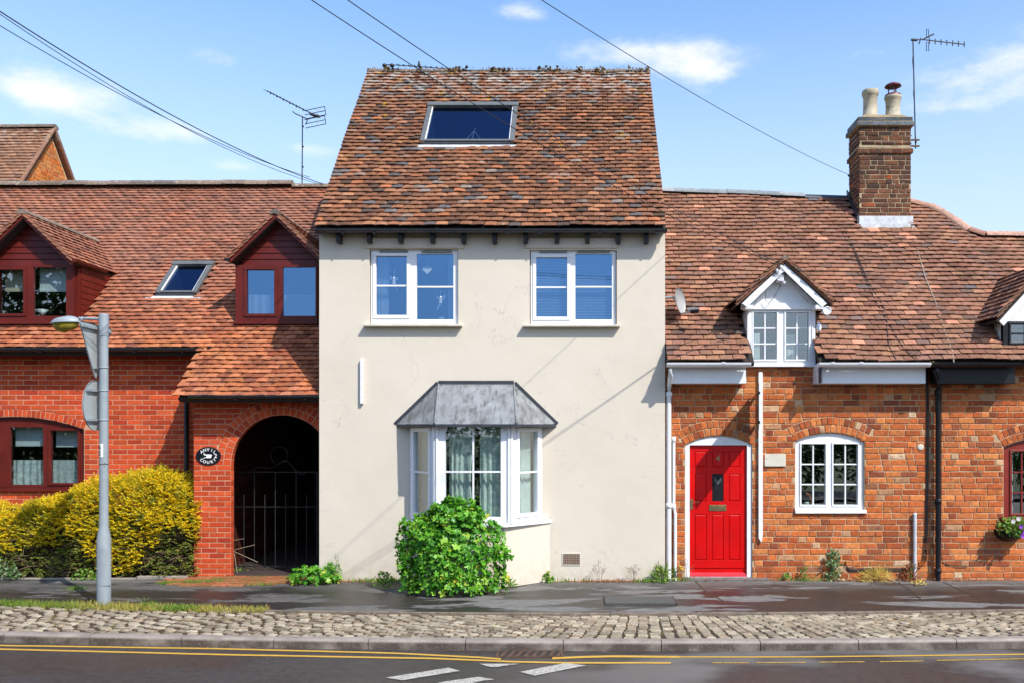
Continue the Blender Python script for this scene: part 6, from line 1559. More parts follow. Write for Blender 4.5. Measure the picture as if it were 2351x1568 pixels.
MT['weed'] = foliage_mat('weed leaf', [(0,(.08,.19,.02)),(.6,(.17,.32,.04)),(1,(.32,.38,.07))], .3, .5)
MT['grass'] = foliage_mat('verge grass', [(0,(.22,.28,.03)),(.35,(.38,.38,.05)),(.65,(.55,.44,.11)),(.85,(.58,.38,.15)),(1,(.26,.32,.04))], .3, .6, [((.10,.24,.02),.9,.50,.62,.75)])
MT['dry'] = foliage_mat('dry grass', [(0,(.62,.48,.10)),(.6,(.75,.60,.16)),(1,(.45,.30,.08))], .3, .7)
MT['rusty'] = foliage_mat('dry red weed', [(0,(.28,.08,.03)),(.6,(.40,.16,.06)),(1,(.20,.14,.04))], .3, .7)
MT['twig'] = simple('grey brown twig', (.20,.13,.08), .85, var=.3)
MT['stem'] = simple('green stem', (.14,.20,.05), .6, var=.3)
MT['petal'] = foliage_mat('purple petal', [(0,(.25,.05,.50)),(1,(.40,.10,.65))], .3, .5); MT['petalwhite'] = foliage_mat('white petal', [(0,(.7,.7,.7)),(1,(.8,.75,.8))], .3, .5); MT['petalyellow'] = foliage_mat('yellow petal', [(0,(.8,.55,.02)),(1,(.85,.65,.03))], .3, .5)
MT['treeleaf'] = foliage_mat('dark tree leaf', [(0,(.03,.06,.012)),(.6,(.06,.11,.02)),(1,(.10,.15,.03))], .25, .5)
def blades(name, C, D, U, L, W, mat, par, kind='stuff', fold=.25, **kw):
    """one small folded leaf per row: C base, D direction, U normal, L length, W width"""
    C, D, U = (np.asarray(v, float) for v in (C, D, U)); L = np.asarray(L, float)[:,None]; W = np.asarray(W, float)[:,None]
    D /= np.linalg.norm(D, axis=1, keepdims=True)+1e-9; S = np.cross(D, U); S /= np.linalg.norm(S, axis=1, keepdims=True)+1e-9; N = np.cross(S, D); n = len(C)
    V = np.stack([C, C+D*L*.45+S*W*.5+N*W*fold, C+D*L, C+D*L*.45-S*W*.5+N*W*fold], 1).reshape(-1,3)
    me = bpy.data.meshes.new(name); me.vertices.add(4*n); me.vertices.foreach_set('co', V.ravel()); 
    idx = (np.arange(n)[:,None]*4+np.array([0,1,2,0,2,3])).ravel()
    me.loops.add(6*n); me.loops.foreach_set('vertex_index', idx); me.polygons.add(2*n); me.polygons.foreach_set('loop_start', np.arange(2*n)*3); me.polygons.foreach_set('loop_total', np.full(2*n,3))
    me.materials.append(mat); me.update(calc_edges=True); o = bpy.data.objects.new(name, me); link(o, par); return props(o, kind=kind, **kw)
rg_ = np.random.default_rng(11)
# --- golden hedge
hx0, hx1 = X(-40,12.2), -5.50
hg = empty('hedge', (-7, 12.5, 0), 'bushy golden yellow hedge in front of the left brick house', 'hedge')
def hedge_top(x):
    px = CX+F*x/12.2; pts = [(-120,1184),(0,1180),(60,1154),(130,1126),(220,1106),(330,1092),(400,1108),(440,1142),(470,1156)]
    for (a_, b_), (c_, d_) in zip(pts, pts[1:]):
        if px <= c_: return Z(b_+(d_-b_)*(max(px,a_)-a_)/(c_-a_), 12.3)
    return Z(1135,12.3)
def hedge_pt(n, zlo, zhi, inner=0.0):
    out = []; nr = []
    while len(out) < n:
        x = rg_.uniform(-8.9, hx1+.03); zt = hedge_top(x); e = .5
        if rg_.random() < .68:
            z = rg_.uniform(.02, .97)*zt; q = (z/zt)**(1/e); c = math.sqrt(max(1-q*q, 0)); y = 12.80-.56*c**e; nrm = Vector((0, -c, q*.8))
        else:
            y = rg_.uniform(12.28, 13.1); c = min(abs(12.80-y)/.56, 1)**(1/e); q = math.sqrt(max(1-c*c, 0)); z = zt*q**e; nrm = Vector((0, -c if y < 12.8 else c, q))
        if not (zlo <= z/zt <= zhi): continue
        if x > hx1-.10: y += .04
        if x > hx1-.35: z *= 1-.10*noise.noise(Vector((x*9,z*5,0)))
        bump_ = .11*noise.noise(Vector((x*2.1, z*3.1, y*2)))+.07*noise.noise(Vector((x*6, z*6, y*6)))
        nrm = (nrm+Vector((.15*rg_.normal(), .15*rg_.normal(), .15))).normalized()
        out.append(Vector((x, y, z))+nrm*(bump_-inner*rg_.random()-.02)); nr.append(nrm)
    return out, nr
def sprays(n, zlo, zhi, inner, nl, ln, lw, mat, name, droop=.0, spread=.6, par=hg, pts=None):
    P_, N_ = pts if pts else hedge_pt(n, zlo, zhi, inner); C, D, U, L, W = [], [], [], [], []
    for p, nr in zip(P_, N_):
        d = (nr+Vector((rg_.normal()*spread+.25, rg_.normal()*spread*.4, rg_.normal()*spread*.5-droop))).normalized(); side = d.cross(Vector((0,0,1))).normalized()
        k = nl+rg_.integers(-2,3)
        for i in range(k):
            t = i/k; c = p+d*(t*.11); s = 1 if i % 2 else -1; up_ = Vector((rg_.normal()*.3, -.5, 1)).normalized()
            C.append(c); D.append(d*.7+side*s*.7+Vector((0,0,rg_.normal()*.25))); U.append(up_+Vector((rg_.normal(),rg_.normal(),rg_.normal()))*.35); L.append(ln*rg_.uniform(.7,1.2)); W.append(lw*rg_.uniform(.8,1.2))
    return blades(name, C, D, U, L, W, mat, par)
_p, _n = hedge_pt(6200, .0, 1.05, .08)
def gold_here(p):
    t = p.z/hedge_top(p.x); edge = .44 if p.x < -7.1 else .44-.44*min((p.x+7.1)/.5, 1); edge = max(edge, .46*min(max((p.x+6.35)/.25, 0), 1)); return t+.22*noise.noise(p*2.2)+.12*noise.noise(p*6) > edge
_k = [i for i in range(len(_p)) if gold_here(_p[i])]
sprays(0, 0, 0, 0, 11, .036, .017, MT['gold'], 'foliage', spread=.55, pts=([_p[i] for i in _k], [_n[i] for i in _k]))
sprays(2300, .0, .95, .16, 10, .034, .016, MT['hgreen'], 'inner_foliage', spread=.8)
tb = MB()
for i in range(520):
    x = rg_.uniform(-8.7, -5.6); z = rg_.uniform(.02,.62)*(1 if x > -7 else 1.1); y = 12.26+.10*rg_.random()+.05*noise.noise(Vector((x*3,z*3,0)))
    d = Vector((rg_.normal()*.7+.3, -abs(rg_.normal())*.25, rg_.normal()*.35+.25)).normalized(); ln = rg_.uniform(.08,.28); m_ = Vector((x,y,z))+d*ln*.5+Vector((0,0,rg_.normal()*.02))
    tb.tube([(x,y,z), m_, Vector((x,y,z))+d*ln], rg_.uniform(.002,.0045), 4, caps=False)
tb.build('twigs', MT['twig'], hg, kind='stuff')
for k in range(7):
    x = -8.6+k*.48+rg_.uniform(-.1,.1); MB().tube([(x,12.7,-.02),(x+.05,12.65,.35),(x+rg_.uniform(-.15,.15),12.6,.75)], .022, 7, r1=.010).build('stem', MT['twig'], hg)
MB().add([(x_, 12.62+.06*math.sin(x_*5), z) for z in (0,.5,.95) for x_ in [-8.9+i*.34 for i in range(11)]], [(j*11+i, j*11+i+1, (j+1)*11+i+1, (j+1)*11+i) for j in range(2) for i in range(10)]).build('shade_core', simple('shaded twig mass', (.025,.022,.012), .95), hg)  # dark sheet behind the leaves; the hedge's inner shade is its colour
def leaf_clump(name, c, r, n, ln, lw, mat, label, cat, up_=.6, group=None, stems=0):
    t = empty(name, c, label, cat, group); c = Vector(c); C, D, U, L, W = [], [], [], [], []
    for _ in range(n):
        d = Vector((rg_.normal(), rg_.normal(), abs(rg_.normal())*up_)).normalized(); k = rg_.random()**.45; p = c+Vector((d.x*r[0]*k, d.y*r[1]*k, d.z*r[2]*k))
        C.append(p); D.append(d+Vector((rg_.normal(),rg_.normal(),rg_.normal()))*.6); U.append(Vector((d.x*.5,d.y-.4,.8))+Vector((rg_.normal(),rg_.normal(),rg_.normal()))*.4); L.append(ln*rg_.uniform(.6,1.25)); W.append(lw*rg_.uniform(.7,1.2))
    blades('leaves', C, D, U, L, W, mat, t)
    if stems:
        b = MB()
        for _ in range(stems):
            d = Vector((rg_.normal()*.5, rg_.normal()*.3, 1)).normalized(); b.tube([c, c+Vector((d.x*r[0]*.5,d.y*r[1]*.5,r[2]*.5)), c+Vector((d.x*r[0],d.y*r[1],r[2]*.95))], .003, 4, caps=False)
        b.build('stems', MT['stem'], t, kind='stuff')
    return t
leaf_clump('ivy_plant', (-8.2,12.16,.02), (.40,.10,.30), 300, .055, .045, MT['ivy'], 'pale variegated ivy along the left foot of the golden hedge', 'ivy', stems=10)
leaf_clump('ivy_plant', (-8.75,12.2,.55), (.24,.14,.50), 330, .055, .045, MT['ivy'], 'pale variegated shrub at the left end of the golden hedge', 'shrub', stems=8)
leaf_clump('ivy_plant', (-6.9,12.14,.0), (.22,.06,.14), 120, .05, .04, MT['weed'], 'low green ivy under the golden hedge just left of the lamp post', 'ivy')
# --- mallow: lobed leaves, each a piece of its own
def lobed_leaf(seed, mat, w_=.1):
    rn = random.Random(seed); v = [(0,0,0)]; n = 20
    for i in range(n):
        a_ = 2*math.pi*i/n; lob = .62+.38*abs(math.cos(2.5*(a_-math.pi/2)))**1.3
        if abs(a_-1.5*math.pi) < .35: lob *= .42
        r = w_/2*lob*rn.uniform(.93,1.07); v.append((r*math.cos(a_), r*math.sin(a_), .16*r*math.sin(5*(a_-math.pi/2)+rn.uniform(-.3,.3))+.25*r*r/w_*4*rn.uniform(-.5,.9)))
    return MB().add(v, [(0, i+1, (i+1)%n+1) for i in range(n)]).mesh('leaf', mat, smooth=True)
def mallow(c, rad, n, label, size=.105, seed=3, nobj=290, name='mallow_bush', cat='bush'):
    t = empty(name, c, label, cat); c = Vector(c); rn = random.Random(seed); LM = [lobed_leaf(seed*10+k, MT['mallow']) for k in range(7)]; L = []
    for i in range(n):
        zz_ = rn.uniform(.03, 1) ; ph = rn.uniform(-math.pi*1.12, math.pi*.12); H_ = c.z+rad[2]
        z = zz_*H_; tt = (z-c.z)/rad[2] if z > c.z else 0; rr = math.sqrt(max(1-tt*tt, 0))**1.05 if z > c.z else .88+.12*z/max(c.z,.01)
        if rn.random() < .18: tt = 1-rn.random()**2*.35; rr = math.sqrt(max(1-tt*tt,0)); z = c.z+tt*rad[2]
        k = rn.uniform(.86, 1.03) if i < n*.74 else rn.uniform(.5,.86)
        d = Vector((math.cos(ph)*rr, math.sin(ph)*rr, max(tt, 0)*.9+.05)); d.normalize()
        k *= 1+.30*noise.noise(d*2.1+Vector((seed,z*2,0)))+.14*noise.noise(d*6+Vector((0,z*5,seed)))
        p = Vector((c.x+math.cos(ph)*rr*rad[0]*k, c.y+math.sin(ph)*rr*rad[1]*k, max(c.z+(z-c.z)*(k if z > c.z else 1), .03)))
        nr = (d+Vector((rn.gauss(0,.55), rn.gauss(0,.5)-.1, rn.gauss(0,.5)+.40))).normalized()
        q = nr.to_track_quat('Z','Y').to_matrix().to_4x4(); s = size/.1*rn.uniform(.5,1.3)
        M = Matrix.Translation(p) @ q @ Matrix.Rotation(rn.uniform(0,6.28),4,'Z') @ Matrix.Diagonal((s,s,s*rn.uniform(.6,1.6),1))
        L.append((p.y+(0 if k > .8 else 1), M, rn.randrange(7)))
    L.sort(key=lambda a_: a_[0]); b = MB()
    for i, (_, M, k) in enumerate(L):
        if i < nobj: o = bpy.data.objects.new('leaf', LM[k]); link(o, t); o.matrix_basis = M; o.matrix_parent_inverse = Matrix.Translation(-t.location)
        else: b.add([M @ v.co for v in LM[k].vertices], [tuple(p.vertices) for p in LM[k].polygons], True)
    b.build('leaves', MT['mallow'], t, kind='stuff'); sb = MB()
    for i in range(26):
        a_ = rn.uniform(0,6.28); e = rn.uniform(.25,1.3); tip = c+Vector((math.cos(a_)*math.cos(e)*rad[0]*.9, math.sin(a_)*math.cos(e)*rad[1]*.9, math.sin(e)*rad[2]*.9))
        sb.tube([(c.x+rn.uniform(-.1,.1),c.y,.0), c.lerp(tip,.45), tip], .007, 5, caps=False, r1=.003)
    sb.build('stems', MT['stem'], t, kind='stuff'); return t
mallow((X(1034,11.1), 11.14, .49), (.66, .35, .65), 1900, 'big bright green leafy bush growing before the bay window', seed=3, size=.100)
mallow((X(722,11.9), 11.80, .05), (.30, .20, .17), 150, 'low spreading green leafy plant at the left corner of the cream house', seed=5, size=.085, nobj=120, name='mallow_plant', cat='plant')
mallow((X(765,11.95), 11.90, .06), (.14, .10, .22), 60, 'small upright leafy plant against the cream wall beside the low spreading one', seed=6, size=.065, nobj=60, name='mallow_plant', cat='plant')
_q = [p for p in zip(*hedge_pt(500, .90, 1.1, 0))]
sprays(0, 0, 0, 0, 14, .030, .014, MT['gold'], 'stray_shoots', spread=.35, droop=-.6, pts=([p+Vector((0,0,.03)) for p, _ in _q if noise.noise(p*3) > .05], [Vector((0,0,1)) for p, _ in _q if noise.noise(p*3) > .05]))
# --- grass and small weeds
def grass(name, pts, hgt, wd, mat, label, cat='grass', kind='stuff', lean=.35):
    C, D, U, L, W = [], [], [], [], []
    for p in pts:
        C.append(p); D.append(Vector((rg_.normal()*lean, rg_.normal()*lean-.05, 1))); U.append(Vector((rg_.normal()*.4,-1,.3))); L.append(hgt*rg_.uniform(.45,1.3)); W.append(wd*rg_.uniform(.7,1.3))
    return blades(name, C, D, U, L, W, mat, None, kind=kind, label=label, cat=cat)
gp = []
for _ in range(5200):
    x = rg_.uniform(-9.0, -4.35) if rg_.random() < .85 else rg_.uniform(-4.6,-3.6); w_ = .10+.07*noise.noise(Vector((x*1.3,0,5)))+(.05 if -6.4 < x < -4.6 else 0)
    if noise.noise(Vector((x*2.1,7,0))) < -.30: continue
    y = settY(x)+rg_.normal()*w_*.55-.02; gp.append((x, y, -.045+.01*(y-10)))
grass('verge_grass', gp, .075, .006, MT['grass'], 'yellowing grass strip between the setts and the pavement near the lamp post')
gp = []
for (px, py, sp, n) in ((410,1398,.20,420),(345,1392,.10,160),(175,1354,.10,150),(385,1342,.10,150),(440,1340,.16,220),(490,1338,.15,140),(548,1312,.10,120),(600,1345,.2,70)):
    c = G(px, py, -.02)
    for _ in range(n): gp.append((c.x+rg_.normal()*sp*.6, c.y+rg_.normal()*.035, -.02))
grass('grass_tufts', gp, .06, .008, MT['weed'], 'green grass tufts in the pavement before the archway and beside the lamp post')
gp = []
rn = random.Random(31)
for _ in range(1500):
    x = rn.uniform(-8.5, 5.6); y = kerbY(x)+rn.uniform(.15, settY(x)-kerbY(x))
    if noise.noise(Vector((x*1.1,y*2,3))) > .0: gp.append((x, y, -.06+.018*(y-8.8)))
grass('joint_grass', gp, .022, .006, MT['grass'], 'moss and short grass growing in the joints between the setts')
def wall_base(x): return 12.06 if x > 1.14 else 11.97
gp = []; gq = []
for (px, sp, n, mt) in ((860,.28,160,0),(900,.12,120,0),(1195,.08,30,0),(1350,.10,40,1),(1410,.22,130,1),(1480,.12,90,0),(1580,.12,60,0),(1760,.30,70,1),(1950,.4,110,1),(2090,.15,60,1),(1170,.06,50,0),(820,.25,60,1),(1530,.06,60,0),(1650,.25,50,1),(1860,.3,70,0),(2230,.4,90,1),(1300,.3,50,0),(1990,.3,60,1)):
    for _ in range(n):
        x = X(px,12)+rg_.normal()*sp*.6; (gp if mt == 0 else gq).append((x, wall_base(x)-.02-abs(rg_.normal())*.035, -.005))
grass('wall_foot_weeds', gp, .07, .010, MT['weed'], 'green weeds along the foot of the cream house wall', cat='weeds')
grass('dry_weeds', gq, .05, .008, MT['rusty'], 'brown dry weeds along the foot of the walls', cat='weeds')
W_ = [(1255,1335,.09,.07,.12,60,.05,.045,'weed','small round green weed at the foot of the cream wall under the air vent',0),
      (1518,1326,.13,.08,.20,170,.12,.016,'weed','tall green grassy weed at the corner by the white downpipes',4),
      (1549,1300,.05,.05,.22,50,.09,.012,'weed','narrow weed carrying a yellow flower beside the red door frame',3),
      (1915,1330,.11,.06,.44,230,.05,.036,'ivy','bushy green plant climbing the brick below the white cottage window',5),
      (1806,1328,.06,.04,.10,40,.05,.03,'weed','tiny green weed at the wall foot left of the bushy plant',0),
      (1846,1326,.05,.04,.20,36,.05,.026,'weed','thin leafy weed against the brick between the post and the bushy plant',2),
      (2090,1332,.12,.06,.24,130,.05,.022,'rusty','reddish dry weed at the foot of the short grey pipe',5),
      (2010,1334,.22,.09,.13,420,.14,.007,'dry','straw yellow grass tuft at the foot of the cottage wall',0),
      (1170,1352,.10,.06,.10,60,.045,.03,'weed','small green weed beside the right foot of the bay',0),
      (880,1345,.14,.08,.20,120,.05,.03,'weed','straggly green weed between the bay and the low spreading plant',4),
      (2110,1352,.09,.05,.05,60,.04,.02,'dry','orange brown clump in a pavement crack near the black downpipe',0)]
for px, py, a_, b_, c_, n, ln, lw, mt, lb, st in W_:
    yb = 11.93 if py < 1340 else (11.5 if px < 1500 else 11.7)
    xw_ = X(px, 11.95); yy = (12.02 if px > 1530 else 11.93) if py < 1340 else yb
    leaf_clump('weed', (X(px,yy), yy, 0), (a_,b_,c_), n, ln, lw, MT[mt], lb, 'weed', up_=1.6, stems=st)
def stalk(px, py0, py1, lab, seedheads=6, Yq=11.9, mat='twig', name='weed_stalk'):
    x = X(px,Yq); z1 = Z(py1,Yq); t = empty(name, (x,Yq,0), lab, 'weed'); rn = random.Random(int(px)); b = MB()
    for k in range(seedheads):
        dx = rn.uniform(-.10,.10); h_ = z1*rn.uniform(.55,1.0); b.tube([(x+dx*.2,Yq,0),(x+dx*.5,Yq-.01,h_*.5),(x+dx,Yq-.02,h_)], .0022, 4, caps=False)
        for j in range(4): q = h_*(.6+.1*j); s = rn.choice((-1,1)); b.tube([(x+dx*q/h_,Yq-.012,q),(x+dx*q/h_+s*.03,Yq-.02,q+.02)], .0018, 4, caps=False); b.lathe((x+dx*q/h_+s*.03,Yq-.02,q+.018), [(.001,0),(.006,.004),(.001,.009)], 5)
    b.build('stems', MT[mat], t); return t
stalk(780,1330,1262,'tall seeding weed stalk against the cream wall left of the bay', 2, mat='stem')
stalk(1378,1330,1282,'faint dry seeding weed right of the air vent', 5); stalk(1455,1330,1290,'thin pale seeding weed along the cream wall nearer the corner', 6); stalk(1580,1330,1265,'pinkish seeding weed before the left side of the red door', 3, Yq=11.98)
stalk(335,1392,1372,'little yellow flowered weed in the grass right of the lamp post', 3, Yq=10.35, mat='stem')
fb = empty('dandelion', P(1562,1302,11.95), 'yellow flower beside the foot of the red door frame', 'flower')
for dx, dz in ((0,0),(.02,-.035)):
    c = P(1562,1300,11.95)+Vector((dx,0,dz)); MB().lathe((c.x,c.y,c.z), [(.004,-.012),(.022,-.004),(.024,.004),(.012,.010),(.001,.012)], 12).build('bloom', MT['petalyellow'], fb)
MB().tube([(X(1562,11.95),11.95,0),(X(1562,11.95)+.01,11.95,Z(1305,11.95))], .003, 5).build('stem', MT['stem'], fb)
# dead sticks and wire by the gate foot
sk_ = empty('dead_stick', (X(540,12.8),12.7,0), 'bare dry bramble stems leaning across the foot of the gate', 'stick')
for a_, b_ in (((537,1240),(560,1236)),((537,1262),(585,1250)),((537,1265),(592,1290)),((538,1270),(545,1318))): MB().tube([P(a_[0],a_[1],12.75), P(b_[0],b_[1],12.70)], .005, 5).build('stem', MT['cablelight'], sk_)
# --- hanging planter at the right edge
pc_ = P(2337,1222,11.82); hp_ = empty('wall_planter', pc_, 'black half round wall planter with purple and white flowers below the dark red window', 'planter')
b = MB(); vs = []
for j in range(7):
    t_ = j/6; r = .21*math.cos(t_*math.pi/2*.95)
    for k in range(19): q = math.pi*k/18; vs.append((pc_.x+r*math.cos(q)*1.0, 12.09-r*math.sin(q)*1.1, pc_.z+.02-.17*math.sin(t_*math.pi/2)))
b.add(vs, [(j*19+k, (j+1)*19+k, (j+1)*19+k+1, j*19+k+1) for j in range(6) for k in range(18)], True); b.build('bowl', MT['black'], hp_)
C, D, U, L, W2_ = [], [], [], [], []
for _ in range(420):
    d = Vector((rg_.normal(), rg_.normal()-.4, rg_.normal()*.8+.25)).normalized(); k = rg_.random()**.5; C.append(Vector((pc_.x,11.93,pc_.z+.05))+Vector((d.x*.21*k,d.y*.16*k,d.z*.14*k))); D.append(d+Vector((rg_.normal(),rg_.normal(),rg_.normal()))*.5); U.append((rg_.normal()*.4,-.6,.8)); L.append(.055*rg_.uniform(.6,1.2)); W2_.append(.035)
blades('leaves', C, D, U, L, W2_, MT['weed'], hp_)
for k, (px, py, mt) in enumerate(((2344,1208,'petal'),(2348,1230,'petal'),(2326,1196,'petalwhite'),(2338,1190,'petalwhite'),(2352,1222,'petal'))):
    c = P(px,py,11.76); b = MB()
    for j in range(5):
        a_ = j*1.257; e = Vector((math.cos(a_),-.25,math.sin(a_))); s2_ = Vector((-math.sin(a_),0,math.cos(a_))); b.add([c, c+e*.02+s2_*.016, c+e*.036, c+e*.02-s2_*.016], [(0,1,2,3)])
    b.build('flower', MT[mt], hp_)

# ================================================================== fittings on the walls
def pole_board(px, py0, py1, w_, Yw, label, pointed=False, dep=.05, name='sign_post'):
    x = X(px, Yw-dep); z0, z1 = Z(py1,Yw-dep), Z(py0,Yw-dep); t = empty(name, (x,Yw,z0), label, 'post')
    pr = [(x-w_/2,z0+.07),(x+.01,z0),(x+w_/2,z0+.10),(x+w_/2,z1-.02),(x+w_/2-.012,z1),(x-w_/2+.008,z1),(x-w_/2,z1-.02)] if pointed else [(x-w_/2,z0),(x+w_/2,z0),(x+w_/2,z1),(x-w_/2,z1)]
    MB().prism(pr, Yw-dep, Yw-.009).build('batten', MT['white'], t, bevel=.004)
    for k in range(4): z = z0+(z1-z0)*(k+.6)/4.4; MB().lathe((x+.004,Yw-dep,z), [(.005,-.001),(.005,.002)], 8, axis='y').build('screw', MT['darkiron'], t)
    return t
pole_board(830, 823, 926, .042, YW, 'short white batten fixed upright on the cream wall left of the bay')
t = pole_board(1746.5, 853, 1246, .058, YC, 'long white pointed batten fixed on the brick beside the red door', True)
xb0 = X(1742,11.98); dr = Vector((-xb0,-11.98,0)).normalized(); bo = Vector((xb0,11.98,0)); nn = Vector((-dr.y,dr.x,0))*.004
sb = empty('sign_board', (xb0,11.98,2.1), 'thin dark sign board seen edge on, fixed to the long white batten', 'sign')
z0_, z1_ = Z(985,11.5), Z(880,11.5); q_ = [bo-nn, bo+dr*.62-nn, bo+dr*.62+nn, bo+nn]
MB().add([(v.x,v.y,z0_) for v in q_]+[(v.x,v.y,z1_) for v in q_], [(0,3,2,1),(4,5,6,7),(0,1,5,4),(1,2,6,5),(2,3,7,6),(3,0,4,7)]).build('board', MT['black'], sb)
for z in (z0_+.10, z1_-.10): MB().box(xb0-.01,xb0+.01,11.93,12.05,z-.02,z+.02).build('bracket', MT['darkiron'], sb)
MB().box(X(1755,YC),X(1803,YC),YC-.030,YC-.009,Z(1070,YC),Z(1042,YC)).build('wall_plaque', MT['cream'], None, bevel=.004, label='blank cream stone plaque on the brick between the red door and the window', cat='plaque')
for px, py, r in ((2113,1026,.045),(2068,985,.01)): 
    if r > .02:
        c = P(px,py,YC); MB().lathe((c.x,c.y,c.z), [(.001,.012),(r*.8,.016),(r,.010),(r,-.004)], 14, axis='y').build('mortar_patch', MT['cream'], None, label='small round mortar patch on the brick left of the black downpipe', cat='patch')
xg_ = X(2101,12.05); gpv = empty('ground_pipe', (xg_,12.05,0), 'short pale grey upright pipe at the cottage wall foot left of the black downpipe', 'pipe')
MB().tube([(xg_,12.06,0),(xg_,12.06,Z(1180,12.06))], .026, 12).build('pipe', MT['conduit'], gpv); MB().lathe((xg_,12.06,Z(1182,12.06)), [(.028,0),(.028,.02),(.012,.032)], 12).build('cap', MT['conduit'], gpv)
# satellite dish
dc = P(1563,691,12.22); ds = empty('satellite_dish', P(1532,684,12.3), 'grey satellite dish on the right corner of the cream house', 'satellite dish')
nd = Vector((.86,-.50,.12)).normalized(); sd_ = nd.cross(Vector((0,0,1))).normalized(); ud = sd_.cross(nd)
vs = []; fs = []
for s_off in (0, .006):
    for j in range(6):
        r = j/5
        for k in range(28):
            q = 2*math.pi*k/28; vs.append(dc-nd*(.055*(1-r*r)+s_off)+sd_*math.cos(q)*r*.165+ud*math.sin(q)*r*.19)
for o in (0, 168):
    for j in range(5):
        for k in range(28):
            f_ = (o+j*28+k, o+j*28+(k+1)%28, o+(j+1)*28+(k+1)%28, o+(j+1)*28+k); fs.append(f_ if o else f_[::-1])
for k in range(28): fs.append((140+k, 140+(k+1)%28, 308+(k+1)%28, 308+k))
MT['dish'] = simple('grey dish', (.36,.35,.34), .5, var=.1, vscale=8); MB().add(vs, fs, True).build('reflector', MT['dish'], ds)
ft = P(1598,716,11.98); MB().tube([dc-ud*.18, ft-Vector((.02,0,0))], .010, 8).build('arm', MT['galv'], ds)
MB().tube([ft-nd*-.03, ft-nd*.05+Vector((-.02,.02,.01))], .028, 12).build('receiver', MT['black'], ds)
MB().tube([dc-nd*.06, P(1546,683,12.3), Vector((1.14,12.33,Z(684,12.3)))], .018, 8).build('bracket', MT['galv'], ds); MB().box(1.141,1.155,12.26,12.40,Z(693,12.3),Z(675,12.3)).build('wall_plate', MT['galv'], ds)
# fittings on the white dormer
c = P(1899,714,11.70); d_ = empty('outdoor_lamp', c, 'round white lamp fixed at the right eave of the white dormer', 'lamp')
MB().lathe((c.x,c.y,c.z), [(.02,-.14),(.045,-.10),(.055,-.02),(.058,.0),(.050,.006),(.046,.0),(.001,.002)], 22, axis='y').build('shade', MT['upvc'], d_)
c = P(1880,752,11.86); d_ = empty('wall_lantern', c, 'small oval glass wall lantern on the right side of the white dormer', 'lamp')
MB().lathe((c.x,c.y,c.z-.065), [(.001,0),(.028,.015),(.036,.055),(.030,.095),(.012,.125),(.001,.13)], 16).build('glass', MT['upvc'], d_); MB().tube([(c.x,c.y,c.z-.065),(c.x,c.y,c.z-.13),(c.x,c.y+.1,c.z-.14)], .010, 6).build('bracket', MT['black'], d_)
c = P(1790,640,11.93); d_ = empty('security_light', c, 'white box floodlight with a round sensor under the apex of the white dormer', 'light')
MB().box(c.x-.045,c.x+.045,c.y-.05,c.y+.09,c.z-.045,c.z+.045).build('housing', MT['upvc'], d_, bevel=.006)
MB().lathe((c.x+.06,c.y+.0,c.z-.085), [(.001,0),(.024,.008),(.032,.028),(.024,.048),(.001,.055)], 14).build('sensor', MT['upvc'], d_)
def roofpt(px, py, off=.06):
    k = (HY-py)/F; Y = (10.75-off)/(1-k); return Vector((X(px,Y), Y, CAMZ+k*Y))
def cable(name, pts, r, mat, label, cat='cable', group=None, sag=None, par=None, seg=5):
    if sag is not None:
        a_, b_ = Vector(pts[0]), Vector(pts[1]); pts = [a_.lerp(b_, i/26)-Vector((0,0,sag*4*(i/26)*(1-i/26))) for i in range(27)]
    return MB().tube(pts, r, seg).build(name, mat, par, label=label, cat=cat, group=group)
hook = P(1793,612,11.80)
db = empty('cable_bracket', hook, 'white insulator bracket with looped wires at the apex of the white dormer', 'bracket')
MB().lathe((hook.x,hook.y,hook.z-.03), [(.01,0),(.022,.008),(.016,.02),(.024,.032),(.012,.045)], 12).build('insulator', MT['upvc'], db); MB().lathe((hook.x-.05,hook.y+.02,hook.z-.075), [(.01,0),(.022,.008),(.016,.02),(.024,.032),(.012,.045)], 12).build('insulator', MT['upvc'], db); MB().tube([hook,hook+Vector((0,.12,-.02))], .012, 6).build('arm', MT['galv'], db)
for k in range(3): MB().tube([hook+Vector((.06*math.cos(q)*(1+k*.3)-.02,.05,.05*math.sin(q)-.05-.02*k)) for q in [2*math.pi*i/18 for i in range(19)]], .003, 5).build('wire_loop', MT['cable'], db)
cable('drooping_wire', [P(px,py,11.96) for px,py in ((1775,645),(1760,662),(1757,675),(1758,690),(1764,697),(1772,690),(1784,672),(1792,655))], .0035, MT['cable'], 'thin wire drooping across the white dormer gable')
E1, E2 = P(672,-28,6.6), P(757,-28,6.6)
cable('overhead_cable', [hook, E1], .0042, MT['cable'], 'left of the two overhead cables that cross the main roof to the white dormer', sag=.16, group='overhead cables')
cable('overhead_cable', [hook+Vector((.02,0,.02)), E2], .0042, MT['cable'], 'right of the two overhead cables that cross the main roof to the white dormer', sag=.13, group='overhead cables')
v_ = P(744,424,12.26)
cable('overhead_cable', [v_, P(-90,-32,6.8)], .0055, MT['cable'], 'thicker overhead cable from the upper left corner to the left verge of the main roof', sag=.15, group='overhead cables')
cable('overhead_cable', [v_+Vector((-.02,0,-.01)), P(-90,-29,6.9)], .0035, MT['cable'], 'thin overhead cable twisted beside the thicker one at upper left', sag=.20, group='overhead cables')
cable('overhead_cable', [v_+Vector((-.2,0,.10)), P(-90,5,6.8)], .0038, MT['cable'], 'lower overhead cable from the left edge to the left verge of the main roof', sag=.14, group='overhead cables')
cable('overhead_cable', [P(1951,403,14.3), P(1180,-40,7.2)], .0038, MT['cable'], 'single overhead cable from the top of the picture to the chimney', sag=.10, group='overhead cables')
